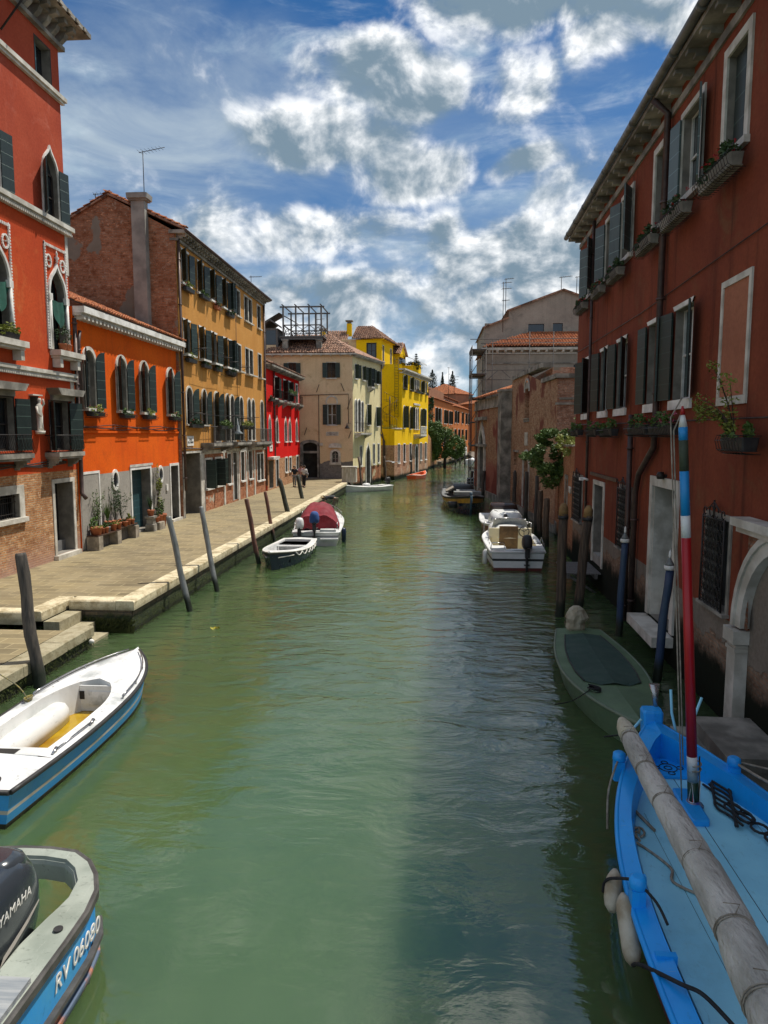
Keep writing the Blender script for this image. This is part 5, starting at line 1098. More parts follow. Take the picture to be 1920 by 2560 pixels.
b=MB(); b.box(-2.3,-1.2,-.012,0,5.65,7.55); o=f.part('blind_panel',b,stucco('blind_panel_plaster',(.42,.17,.10,1),(.33,.13,.08,1),None,.2,None,.9)); b=MB()
b.box(-2.4,-1.1,-.035,0,7.55,7.66); b.box(-2.4,-1.1,-.035,0,5.5,5.645); b.box(-2.4,-2.3,-.034,0,5.648,7.548); b.box(-1.2,-1.1,-.034,0,5.648,7.548); f.part('panel_trim',b,M['stone'],o)
pipe(f,[(-5.9,-.45,12.3),(-5.9,-.12,12.0),(-5.92,-.12,5.3),(-5.95,-.12,4.7),(-7.2,-.12,4.0),(-7.45,-.12,3.5),(-7.5,-.12,.1)],.075)
pipe(f,[(-8.15,-.12,5.5),(-8.15,-.12,-.2)],.07); pipe(f,[(-14.2,-.1,12.1),(-14.2,-.1,-.1)],.05)
b=MB(); b.tube([(-17.2,-.03,8.1),(-8,-.03,8.05),(0,-.03,8.2)],.012,4); b.box(-13.8,-9.9,-.06,0,3.62,3.72); b.tube([(-17.2,-.05,5.36),(-10,-.05,5.3),(0,-.05,5.25)],.014,4); f.part('cable_run',b,M['pipe'])
def grille(x0,x1,z0,z1,crest=True):
    w=window(f,x0,x1,z0,z1,'r',M['grimy'],.1,.03,.06,dp=.17,cas=False); b=MB(); yy=-.1
    for x in(x0,x1): b.tube([(x,yy,z0-.05),(x,yy,z1+.03)],.018,5)
    for z in(z0-.03,z1): b.tube([(x0,yy,z),(x1,yy,z)],.016,5)
    n=6; m=int((z1-z0)/.19); dx=(x1-x0)/n; dz=(z1-z0)/m
    for i in range(n):
        for j in range(m):
            cx=x0+dx*(i+.5); cz=z0+dz*(j+.5); b.tube([(cx+dx*.46*math.cos(2*PI*k/8),yy,cz+dz*.46*math.sin(2*PI*k/8)) for k in range(9)],.009,3,caps=False)
            b.tube([(cx-dx*.3,yy,cz),(cx,yy,cz+dz*.3),(cx+dx*.3,yy,cz),(cx,yy,cz-dz*.3),(cx-dx*.3,yy,cz)],.007,3,caps=False)
    xm=(x0+x1)/2; b.tube([(xm,yy,z1),(xm,yy,z1+.33)],.018,4)
    for s in(-1,1):
        for (r_,cx,cz) in((.1,xm+s*.12,z1+.12),(.07,xm+s*(x1-x0)*.42,z1+.1)): b.tube([(cx+r_*math.cos(a),yy,cz+r_*math.sin(a)) for a in[.5*k for k in range(12)]],.013,4)
        b.tube([(xm,yy,z1+.3),(xm+s*.2,yy,z1+.2),(xm+s*(x1-x0)*.36,yy,z1+.14)],.012,4)
    f.part('iron_grille',b,M['iron'],w)
grille(-2.55,-1.5,1.9,3.5); grille(-9.5,-8.3,1.85,3.5); grille(-17.0,-15.4,1.75,3.4)
w=window(f,-6.2,-4.5,.7,3.8,'r',M['stone'],.22,.05,0,dp=.88,cas=False,name='water_door',pm=M['void'])
b=MB()
for i in range(14): b.tube([(-6.15+.125*i,.45,.75),(-6.15+.125*i,.45,3.75)],.012,4,caps=False)
for z in[.9+.2*k for k in range(15)]: b.tube([(-6.2,.44,z),(-4.5,.44,z)],.008,4,caps=False)
f.part('iron_gate',b,M['iron'],w); b=MB(); b.box(-6.19,-6.14,.0,.86,.7,3.79); b.box(-6.5,-4.3,-.45,.9,.42,.64); b.box(-6.18,-4.52,.3,.86,.645,1.3); f.part('doorstep',b,M['stone'],w)
b=MB(); b.lathe([(.08,0),(.1,.08),(.06,.16)],10,(-5.3,-.12,4.0)); b.box(-5.36,-5.24,-.1,0,4.05,4.1); f.part('lamp_bracket',b,M['iron'],w)
w=window(f,-13.2,-11.75,.75,3.35,'r',M['stone'],.14,.04,0,dp=.34,cas=False,name='water_door'); b=MB(); b.box(-12.9,-11.76,.25,.3,1.1,3.34); b.box(-13.19,-11.76,.0,.32,.76,1.05); f.part('door',b,plain('pale_door_panel',(.34,.33,.3,1),(.24,.23,.2,1),2,.8,.3),w)
b=MB()
for i in range(7): b.box(-13.6+i*.3,-13.6+i*.3+.27,-1.15,-.05,.58,.62)
b.box(-13.6,-11.5,-1.1,-1.0,.45,.575); b.box(-13.6,-11.5,-.25,-.15,.45,.575); b.tube([(-11.6,-1.0,.5),(-11.6,-.05,-.1)],.04,5); b.tube([(-13.5,-1.0,.5),(-13.5,-.05,-.1)],.04,5); f.part('wooden_landing',b,M['greywood'])
b=MB(); b.tube([(-13.6,-.15,3.45),(-13.75,-.3,3.5)],.04,6); b.box(-13.95,-13.7,-.4,-.28,3.42,3.52); f.part('security_camera',b,M['white'])
# water gate at the near end
b=MB(); cx=.95; rad=1.45
def archstone(r0,r1,y0,y1,n=18,zc=1.9):
    for k in range(n):
        a,c=PI*k/n,PI*(k+1)/n
        P=lambda r,y,t:(cx-r*math.cos(t),y,zc+r*math.sin(t))
        b.poly([P(r1,y0,a),P(r0,y0,a),P(r0,y0,c),P(r1,y0,c)]); b.poly([P(r0,y0,a),P(r0,y1,a),P(r0,y1,c),P(r0,y0,c)]); b.poly([P(r1,y1,a),P(r1,y0,a),P(r1,y0,c),P(r1,y1,c)])
archstone(rad,rad+.2,-.16,.4); archstone(rad+.2,rad+.3,-.2,0)
for s in(-1,1):
    xa=cx+s*(rad+.02); xb=cx+s*(rad+.36); b.box(xa,xb,-.2,.35,-.5,1.62); b.box(min(xa,xb)-.05,max(xa,xb)+.05,-.26,.34,1.64,1.86); b.box(min(xa,xb)-.02,max(xa,xb)+.02,-.22,.33,1.5,1.56)
b.box(-.75,3,-.3,0,3.55,3.68); b.box(-.7,3,-.22,0,3.45,3.545); wg=f.part('water_gate',b,M['stone'])
b=MB(); b.poly([(-.52,-.09,1.9),(cx-rad*.9,-.09,1.9)]+[(cx-(rad+.1)*math.cos(PI*k/16),-.09,1.9+(rad+.1)*math.sin(PI*k/16)) for k in range(0,9)]+[(cx,-.09,3.5),(-.52,-.09,3.5)][::1]); f.part('brick_infill',b,brick('water_gate_bricks',(.32,.13,.075,1),(.4,.2,.12,1),(.4,.33,.26,1),(.22,.085)),wg)
b=MB(); b.poly([(cx-rad,-.01,-.5),(cx+rad,-.01,-.5),(cx+rad,-.01,3.4),(cx-rad,-.01,3.4)]); f.part('grey_infill',b,mlow,wg)
b=MB(); b.box(-.4,1.2,-1.2,-.0,-.4,.28); b.box(-.3,1.2,-.9,-.0,.285,.5); f.part('landing_step',b,M['grimy'],wg)
GR_='flower boxes on the dark red house'
for a,b_,z,lb,fl in((1.3,2.9,9.5,'rounded flower box with geraniums high on the dark red house, above the blind panel','redfl'),(3.75,5.3,9.5,'flower box of red geraniums under the tall open shutters beside the brown drainpipe','redfl'),(6.0,7.4,9.5,'flower box just beyond the brown drainpipe on the dark red house','redfl'),(9.2,10.7,9.5,'flower box with pink geraniums under the fourth top window of the dark red house','pink'),(11.6,13.0,9.5,'flower box with dense red flowers under the fifth top window of the dark red house','redfl'),(14.4,15.9,9.5,'green flower box at the far top corner of the dark red house','redfl'),
  (3.9,5.6,5.18,'lower flower box of bushy geraniums just behind the tip of the striped mast','pink'),(5.8,7.5,5.18,'lower flower box of red geraniums above the bent drainpipe','redfl'),(9.3,10.9,5.15,'lower leafy flower box with red flowers between the drainpipes','redfl'),(11.5,12.9,5.15,'lower leafy flower box with pink flowers between the drainpipes','pink'),(14.6,16.2,5.15,'small dark lower flower box at the far end of the dark red house',None)):
    fbox(f,-b_,-a,z,.26,lb,GR_,M['grimy'] if z>9 else M['black'],'leafd' if z>9 else 'leaf',fl,16,int(a*3),True,.2,y=-.27)
e=fbox(f,-1.0,-.1,4.95,.3,'iron basket holding the climbing rose below the blind panel','flower boxes on the dark red house',M['black'],'leaf',None,0,1,True,.22,y=-.3)
e=empty('climbing_rose',f.w(-.6,-.35,4.95),'climbing rose with yellow green leaves arching below the blind panel','plant'); b=MB(); g=random.Random(4)
b2=MB()
for k in range(11):
    a=g.uniform(-1.3,.5); p=[Vector((0,0,0))]; d_=Vector((math.sin(a),-.25,1)).normalized()
    for i in range(6): p.append(p[-1]+d_*.2); d_=(d_+Vector((a*.25,-.02,-.12))).normalized()
    b.tube(p,[.012,.011,.01,.008,.006,.004,.003],4)
    for q_ in p[1:]: leaves(b2,q_,(.13,.1,.1),11,.035,g.randrange(9999))
    leaves(b2,p[-1],(.1,.1,.1),12,.035,g.randrange(9999))
o=b.build('stems',M['bark'],e); b2.build('foliage',M['leafy'],e); e.rotation_euler=(0,0,f.ang)

# ---------------- brick garden wall, church-like brick wall, gate wall
mgw=brick('garden_wall_bricks',(.42,.15,.075,1),(.52,.26,.12,1),(.34,.25,.17,1),patch=(.34,.15,.07,1),plo=.54,phi=.62,psc=.6,wet=.45)
mtw=brick('tall_wall_bricks',(.42,.20,.11,1),(.54,.33,.2,1),(.5,.4,.28,1),patch=(.24,.085,.06,1),plo=.56,phi=.64,psc=.35,wet=.3,var=.35)
mtf=brick('brick_return',(.36,.16,.10,1),(.52,.3,.2,1),(.44,.37,.3,1),patch=(.3,.26,.2,1),plo=.6,phi=.64,psc=.8)
e=empty('low_garden_wall',(5.5,28.4,0),'low orange brick garden wall with a walled door, behind the dark red house','garden wall',kind='thing')
f=Fac(e,(6.1,36.2),math.atan2(28.4-36.2,5.5-6.1)); 
b=MB(); wallmesh(b,0,7.8,-1,4.2,[(4.8,5.6,.4,3.0,'r',.2),(1.3,2.0,.9,2.9,'r',.15)],rev=-1); b.poly([(0,0,4.2),(7.8,0,4.2),(7.8,0,4.5),(4,0,4.45)]); b.box(0,7.8,.001,.4,-1,4.2,skip='f'); f.part('brickwork',b,mgw)
b=MB(); b.box(4.8,5.6,.18,.2,.4,3.0); b.box(1.3,2,.13,.15,.9,2.9); f.part('blocked_door',b,mgw)
b=MB(); b.box(4.68,4.8,-.04,.1,.3,3.1); b.box(5.6,5.7,-.04,.1,.3,3.1); b.box(4.65,5.75,-.045,.1,3.1,3.25); b.box(6.4,7.1,-.05,.05,2.6,2.8); b.box(-.02,7.7,-.06,.45,4.5,4.56); b.box(.2,1.1,-.05,.02,.1,.7); f.part('stone_frame',b,M['grimy'])
e=empty('street_sign',f.w(6.7,-.03,2.75),'small blank white plaque on the low garden wall','sign'); b=MB(); b.rbox((0,0,0),(.65,.04,.22)); b.build('plate',M['white'],e); e.rotation_euler=(0,0,f.ang)
e=empty('brick_hall',(6.1,36.3,0),'tall bare brick wall with a blind arched window and small walled door','building',kind='thing')
f=Fac(e,(5.3,49.8),math.atan2(36.3-49.8,6.1-5.3)); LT=math.hypot(13.5,.8)
def s_(a): return LT-a
H=[(s_(8.7),s_(7.3),5.95,8.25,'a',.3),(s_(8.6),s_(6.9),.5,3.9,'a',.5),(s_(12.3),s_(10.6),2.95,3.8,'r',.2)]
b=MB(); wallmesh(b,0,LT,-1,7.75,[h for h in H if h[3]<7.7]+[(H[0][0],H[0][1],5.95,7.75,'r',.3)],rev=-1); 
X=H[0]; cv=crv(X[0],X[1],8.25,'a')
b.poly([(0,0,7.75),(X[0],0,7.75)]+[(x,0,z) for x,z in cv[:7] if z>7.75]+[(X[0]+.7,0,8.6),(.6,0,8.6),(0,0,8.5)]); b.poly([(X[1],0,7.75),(LT-3.6,0,7.75),(LT-3.4,0,7.8),(X[0]+.7,0,8.6)]+[(x,0,z) for x,z in cv[6:] if z>7.75])
b.poly([(LT,0,-1),(LT,0,7.75),(LT,0,7.75)][:2]+[(LT,.01,7.75)]) if False else None
f.part('canal_wall',b,mtw)
b=MB(); b.box(X[0],X[1],.29,.31,5.9,8.3); b.box(H[2][0],H[2][1],.18,.2,2.9,3.85); b.box(H[1][0],H[1][1],.48,.5,.4,4); f.part('blind_window',b,mtw)
b=MB(); b.box(-.1,LT-3.5,-.12,.5,8.6,8.85); b.box(LT-3.5,LT+.15,-.12,.5,7.76,7.98); b.box(X[0]-.1,X[1]+.1,-.06,.1,5.72,5.94); b.box(H[2][0]-.1,H[2][1]+.1,-.05,.05,3.82,3.95); b.box(0,LT,-.05,.02,-.3,.42)
fr=f; f.part('stone_coping',b,M['grimy'])
window(f,*H[1][:4],'a',M['stone'],.16,.08,0,dp=.46,cas=False,name='water_gate',pm=mtw); window(f,X[0],X[1],5.95,8.25,'a',M['stone'],.12,.06,.02,dp=.28,cas=False,name='blind_arch',sideframe=False,pm=mtw)
b=MB(); b.box(s_(8.35),s_(7.55),-.05,0,4.3,5.1); f.part('carved_plaque',b,M['stone'])
ff=Fac(e,(6.1,36.3),0); b=MB(); b.box(0.002,9,0.002,13,-1,7.75); b.box(.3,9,3.5,13,7.76,8.6); ff.part('front_wall',b,mtf); b=MB(); b.box(-.15,9,-.12,.3,7.76,7.98); b.box(.1,1.2,-.04,-.0,6.7,6.8); b.box(-.1,.9,-.05,-.0,6.45,6.56); b.box(-.2,2.2,-.25,-.0,4.35,4.5); ff.part('stone_ledge',b,M['grimy'])
e=empty('gate_wall',(4.8,50.8,0),'weathered brick wall with a gothic stone canal gate under a tiled coping','wall',kind='thing')
f=Fac(e,(3.5,62.3),math.atan2(50.8-62.3,4.8-3.5)); LG=math.hypot(11.5,1.3)
mgt=brick('gate_wall_bricks',(.42,.2,.11,1),(.54,.33,.19,1),(.38,.3,.2,1),patch=(.26,.075,.055,1),plo=.52,phi=.6,psc=.35,wet=.35,low=((.3,.09,.07,1),3.0))
hg=(LG-8.9,LG-6.6,.3,5.6,'g',.5)
b=MB(); wallmesh(b,0,LG,-1,7.7,[hg]); b.poly([(LG,0,-1),(LG+.5,-.0,-1),(LG+.5,0,8),(LG,0,8)]); b.poly([(0,3,-1),(0,0,-1),(0,0,7.7),(0,3,7.7)]); f.part('brickwork',b,mgt)
b=MB(); b.box(0,LG,-.1,.0,6.95,7.05); b.box(0,LG,-.04,.0,7.055,7.75); b.box(LG,LG+1.1,-.35,.8,-.5,7.9); b.box(LG-.1,LG+1.2,-.42,.9,7.9,8.05); b.box(0,LG,-.08,.02,-.4,.55); f.part('stone_band',b,M['grimy'])
w=window(f,*hg[:4],'g',M['stone'],.35,.15,0,dp=.48,cas=False,name='canal_gate',pm=M['void']); b=MB(); b.box(hg[0]-.7,hg[1]+.7,-.4,0,6.1,6.35); b.box(hg[0]-.6,hg[1]+.6,-.3,0,4.0,4.2); f.part('hood',b,M['grimy'],w)
b=MB(); v=Vector((0,1,.35)).normalized(); tileroof(b,(-.2,-.45,7.85),(1,0,0),v,48,7,.24,.42,.12); b.poly([(-.2,-.45,7.82),(LG,-.45,7.82),(LG,2.6,8.9),(-.2,2.6,8.9)]); f.part('coping_tiles',b,M['tileO'])
g=random.Random(8); CR=[]; PL=[(.35,1.45),(-.3,1.3),(-1.2,1.25),(-1.55,.6),(-1.75,.05),(-1.2,-.2),(-.75,-.75),(-.35,-.3),(-.6,.5)]
for (a,b_),(c,d_) in zip(PL,PL[1:]):
    for k in range(6): t=g.random(); CR+=[(a+(c-a)*t+g.gauss(0,.17),g.uniform(-1.,.8),b_+(d_-b_)*t+g.gauss(0,.17)),(g.uniform(.18,.42),g.uniform(.3,.7),g.uniform(.12,.3))]
e=tree('fig_tree',(6.35,33.6,3.7),.7,CR,'leafy green tree leaning over the canal in front of the brick walls',M['leaf'],9500,.085,None,None,.05,21)
e=empty('wall_ivy',(5.55,30.0,4.5),'green creeper spilling over the top of the low garden wall','plant'); b=MB(); leaves(b,(0,1,.1),(.35,2.6,.45),750,.07,3,0,16); leaves(b,(-.1,-.2,-.35),(.15,.5,.4),120,.06,5,0,6); b.build('foliage',M['leafy'],e)
# ---------------- grey building with scaffolding
rt=empty('grey_hall',(4.4,63,.5),'large grey plastered building with tiled lower roof behind the brick walls','building',kind='thing')
mgy=stucco('grey_hall_plaster',(.40,.355,.29,1),(.29,.26,.215,1),(.15,.14,.12,1),.3,(.09,.085,.075,1),.35,bp=.3,amt=.7)
f=Fac(rt,(3,63),0); H=[(5.6,7.05,14.15,15.1),(7.85,8.75,14.25,15.15)]
b=MB(); b.box(1.45,13,.001,12,.3,12.2); f.part('lower_wall',b,mgy)
b=MB(); b.poly([(1.6,5,11.5),(13,5,11.5),(13,5,14.1),(1.6,5,14.1)]); wallmesh(b,1.6,13,14.1,15.2,H,y=5.); b.poly([(3.8,5,15.2),(13,5,15.2),(13,5,16.6),(8.7,5,18.15),(3.8,5,16.4)]); b.poly([(1.6,5,15.2),(3.8,5,15.2),(3.8,5,15.7),(2.4,5,15.2)]); b.poly([(1.6,17,11),(1.6,5,11),(1.6,5,14.9),(1.6,17,14.9)]); f.part('upper_wall',b,mgy)
b=MB()
for (x0,z0,x1,z1) in((1.4,14.85,3.8,15.75),(3.6,16.35,8.7,18.2),(8.7,18.2,13.2,16.55)):
    b.poly([(x0,4.7,z0),(x1,4.7,z1),(x1,17,z1),(x0,17,z0)]); b.poly([(x0,4.7,z0-.15),(x1,4.7,z1-.15),(x1,4.7,z1),(x0,4.7,z0)])
f.part('upper_roof',b,M['tileB'])
for h in H:
    b=MB(); b.poly([(h[0],5.2,h[2]),(h[1],5.2,h[2]),(h[1],5.2,h[3]),(h[0],5.2,h[3])]); w=f.part('window',b,M['glass']); b=MB(); b.box(h[0]-.15,h[1]+.15,4.9,5.05,h[2]-.12,h[2]-.003); f.part('sill',b,M['grimy'],w)
b=MB(); A_,B2,C2,D2=Vector((1.1,-.5,12.5)),Vector((13.2,-.5,12.5)),Vector((13.2,4.9,14.3)),Vector((5.6,4.9,14.3)); roofpatch(b,A_,B2,C2,D2,.25,.42,L=Vector((0,0,0))); b.poly([tuple(p-Vector((0,0,.05))) for p in(A_,B2,C2,D2)]); b.poly([(1.1,-.5,12.45),(5.6,4.9,14.25),(1.1,12,12.45)]); f.part('lower_roof',b,M['tileO'])
cornice(f,1.45,13,12.15,.45,.2,M['stone'],.7,.22,.2,.45,0,gutter=False,mold=.1)
b=MB(); b.box(1.45,13,-.08,.0,11.0,11.12); f.part('string_course',b,M['grimy'])
b=MB(); b.box(8.9,9.7,-.02,.0,8.0,10.9); f.part('window',b,M['glass'])
for x,y,z,h,lb,ar in((6.45,67.5,16.3,2.8,'tall single armed aerial on the grey hall roof step',[(2.75,.9,.2,4)]),(5.95,64.5,14.2,4.0,'double armed aerial at the low end of the grey hall roof',[(3.9,.9,.2,4),(3.4,.9,.3,4),(2.4,.7,.2,4)]),(11.6,68.5,18.1,1.3,'short aerial at the ridge of the grey hall',[(1.25,1.2,.1,5)]),(13.0,68.5,17.5,1.9,'aerial on the grey hall beside the dark red house',[(1.85,1.0,.1,4)]),):
    mast('roof_aerial',x,y,z,h,lb,ar,th=.03)
e=empty('scaffolding',(3.1,60.5,0),'steel scaffolding tower and rails around the grey hall','scaffolding',kind='thing'); b=MB(); T=.035
X_=[-.2,.35,1.05,1.45]; Y_=[0,2.2,4.0]
for x in(0,1.15):
    for y in Y_: b.tube([(x,y,0),(x,y,12.3)],T,5)
for x in(.45,.8): b.tube([(x,.2,0),(x,.2,9.5)],T*.8,5)
for z in(2,4,6,8,9.9,11.9):
    for y in Y_: b.tube([(0,y,z),(1.15,y,z)],T,5)
    for x in(0,1.15): b.tube([(x,0,z),(x,4,z)],T,5); b.tube([(x,0,z+.5 if z<11 else z-.5),(x,4,z+.5 if z<11 else z-.5)],T*.7,4)
    b.tube([(0,0,z-1.8),(1.15,0,z)],T*.7,4)
o=b.build('tubes',M['greywood'],e)
for z in(4,8,9.95,11.95): b=MB(); b.box(-.05,1.2,-.1,4.1,z,z+.06); b.box(-.06,-.02,-.1,4.1,z+.06,z+.25); b.build('deck',M['greywood'],e)
b=MB(); y=1.6
for x in(3.3-3.1+1.6,4.9,7.0-.1,9.0,):
    b.tube([(x,y,5.5),(x,y,13.6 if x>4 else 12.9)],T,5)
for z in(8.65,9.6,10.4,11.75,12.65,13.0): b.tube([(.8 if z<12.9 else -.1,y,z),(10.2,y,z)],T*(.7 if 9<z<11 else 1),5)
for x0 in(1.4,3.6,7.2): b.tube([(x0,y,9.6),(x0+.9,y,10.4)],T*.7,4); b.tube([(x0+1.2,y,10.4),(x0+2.1,y,9.6)],T*.7,4)
b.build('rails',M['greywood'],e)
e=empty('perforated_plate',(3.05,59.6,.9),'grey perforated metal plate hanging low on the scaffolding','board'); b=MB(); b.box(-.3,.3,-.02,.02,-.4,.5); b.build('plate',M['chrome'],e); b=MB(); [b.tube([(x,-.03,z),(x,.03,z)],.09,10) for x in(-.12,.14) for z in(-.2,.05,.3)]; b.build('holes',M['void'],e)
# ================================================================ mooring poles
mpd=plain('dark_tarred_wood',(.035,.032,.028,1),(.09,.075,.06,1),3,.8,.6,stretch=(5,5,.5)); mpg=plain('grey_pipe',(.21,.22,.22,1),(.12,.13,.12,1),3,.55,.3,stretch=(3,3,.4),metal=.2)
mpr=plain('rusty_pole',(.16,.065,.04,1),(.07,.035,.028,1),4,.8,.5,stretch=(3,3,.5)); mpo=plain('olive_dark_pole',(.05,.055,.035,1),(.02,.022,.015,1),3,.8,.5,stretch=(4,4,.5)); mpw=plain('brown_worn_pole',(.13,.09,.06,1),(.05,.036,.026,1),3,.85,.7,stretch=(6,6,.5))
mpb=plain('faded_blue_paint',(.015,.035,.09,1),(.03,.06,.10,1),3,.55,.4,stretch=(2,2,.6))
def wet(m,name):
    m=m.copy(); m.name=name; q=NT(m.node_tree); nt=m.node_tree; b=[n for n in nt.nodes if n.type=='BSDF_PRINCIPLED'][0]; s=b.inputs['Base Color'].links[0].from_socket
    co=q.n('TexCoord').outputs['Object']; z=q.n('SeparateXYZ',{0:co}).outputs[2]; f=q.ss(q.math('SUBTRACT',z,q.math('MULTIPLY',q.noise(co,5.,4.),.3)),.12,.4,1,0); nt.links.new(q.mix(f,s,(.012,.018,.009,1)),b.inputs['Base Color']); return m
def pole(x,y,tx,ty,tz,r,m,label,group,cap=None,kink=0,r2=None,name='mooring_pole'):
    e=empty(name,(x,y,0),label,'mooring pole',group); b=MB(); n=9; P=[]; 
    D=Vector((tx-x,ty-y,tz)); 
    for i in range(n+1):
        t=-.35+1.35*i/n; P.append(D*t+Vector((math.sin(i*1.1+x)*.012,math.cos(i*1.7+y)*.012,0))*(1+kink*3))
    rs=[r*(1.05-.1*i/n)*(1+.05*math.sin(i*2.3+x*3)) if r2 is None else r+(r2-r)*i/n for i in range(n+1)]
    if cap=='point': P.append(P[-1]+D.normalized()*.16); rs.append(r*.35)
    if cap=='round': P.append(P[-1]+D.normalized()*.06); rs.append(r*.8)
    b.tube(P,rs,12); b.build('shaft',wet(m,m.name+'_wet') if m.name+'_wet' not in bpy.data.materials else bpy.data.materials[m.name+'_wet'],e)
    if cap in('blue',):
        k=MB(); t=D; k.lathe([(r*1.15,0),(r*1.28,.03),(r*1.28,.07),(r*1.1,.09)],14,tuple(t)); k.build('white_ring',M['white'],e); k=MB(); k.lathe([(r*1.1,.092),(r*.9,.13),(r*.45,.2),(r*.3,.24)],14,tuple(t)); k.build('cap',mpg,e); k=MB(); k.lathe([(r*.3,.242),(r*.34,.28),(r*.28,.36),(.001,.41)],12,tuple(t)); k.build('finial',M['white'],e)
    if cap=='ochre':
        k=MB(); u=D.normalized(); c0=D-u*.05; k.tube([c0,c0+u*.22,c0+u*.34],[r*1.02,r*.95,r*.45],12); k.build('painted_tip',plain('ochre_tip',(.33,.2,.07,1),(.2,.12,.05,1),5,.8,.3),e); k=MB(); k.tube([c0-u*.09,c0-u*.001],[r*1.1,r*1.1],12); k.build('band',M['black'],e)
    return e
GL='mooring poles along the quay'; GRR='mooring poles on the right side'
pole(-7.8,13.19,-8.16,13.4,2.6,.115,mpd,'thick crooked dark wooden pole beside the open white and blue boat',GL,'round',.25)
pole(-6.9,19.39,-7.55,19.75,2.6,.085,mpg,'smooth grey metal pole leaning before the paved steps, nearer of the grey pair',GL,'round',0)
pole(-6.89,21.93,-7.52,22.5,2.6,.085,mpg,'smooth grey metal pole, the farther of the grey pair',GL,'round',0)
pole(-6.74,26.8,-7.22,27,2.45,.09,mpr,'rust brown pole at the bow of the navy boat',GL,'round'); pole(-7.44,32.61,-7.9,32.9,2.25,.085,mpr,'rust brown pole between the quay and the navy boat stern',GL,'round')
pole(-7.69,37.97,-8.35,38.2,2.45,.13,mpo,'thick olive black pole between the rusty poles and the maroon covered boat',GL,'point'); pole(-8.4,45.85,-8.9,46.2,2.2,.13,mpo,'thick olive black pole overlapping the walkers on the quay',GL,'point')
bpy.context.view_layer.update()
pole(-7.1,62.6,-8.3,63.4,2.2,.1,mpw,'leaning brown pole by the pale bin at the quay end',GL); pole(-6.55,65.0,-6.95,65.6,2.9,.1,mpw,'brown pole at the corner of the cream house',GL)
pole(-6.3,72,-6.5,72.2,3.1,.11,mpw,'pole before the dark water gate of the cream house',GL); pole(-5.0,74.6,-5.2,74.8,2.7,.11,mpw,'pole at the far end of the cream house',GL)
pole(-2.7,85.5,-2.72,85.6,2.7,.12,mpd,'dark pole in front of the yellow house drainpipe',GL); pole(-1.5,93.4,-1.45,93.5,2.6,.12,mpd,'dark pole just past the yellow house water gate',GL)
for x,y,h,r,lb in((3.57,118,2.4,.13,'straight distant pole just past the canal tree'),(4.5,124,2.3,.13,'distant pole second from the canal tree'),(5.1,118,2.5,.13,'distant dark pole standing clear before the white wall'),(6.6,150,2.6,.14,'far slanting pole against the white wall'),(7.3,160,2.4,.13,'very distant pole by the brown end house')):
    pole(x,y,x-.12*(h-2),y,h,r,mpd,lb,'distant mooring poles')
pole(3.5,19.51,3.52,19.5,2.85,.13,mpw,'upright brown wooden pole with ochre tip standing in open water',GRR,'ochre'); pole(4.04,19.84,4.26,19.9,2.75,.13,mpw,'leaning brown pole with ochre tip by the wooden landing',GRR,'ochre')
pole(4.62,17.68,4.7,17.7,2.35,.085,mpb,'blue pole with white finial, the farther of the two',GRR,'blue'); pole(4.55,14.38,4.72,14.4,2.3,.085,mpb,'blue pole with white finial, the nearer one beside the striped mast',GRR,'blue')
for x,y,z,r,lb,c in((5.0,31.87,2.1,.14,'stout brown pole with dark head beside the cabin boats','round'),(5.03,33.98,2.3,.13,'stout brown pole under the leafy tree, lighter one','round'),(5.2,36.39,2.9,.1,'tall thin dark pole rising into the leafy tree',None),(5.45,42.4,2.8,.12,'dark pole beside the small gothic door',None),(5.25,46.71,2.5,.13,'dark pointed pole right of the brick pier, nearer of two','point'),(5.0,50.7,2.3,.12,'dark pointed pole directly before the brick pier','point'),(3.87,56.9,2.1,.12,'dark pole before the gothic canal gate',None),(3.3,63.2,1.7,.13,'slanting pole rising beside the blue and yellow workboat','round')):
    pole(x,y,x+.1 if y>50 else x,y,z,r,mpd if y>34 or r<.11 else mpw,lb,GRR,c)

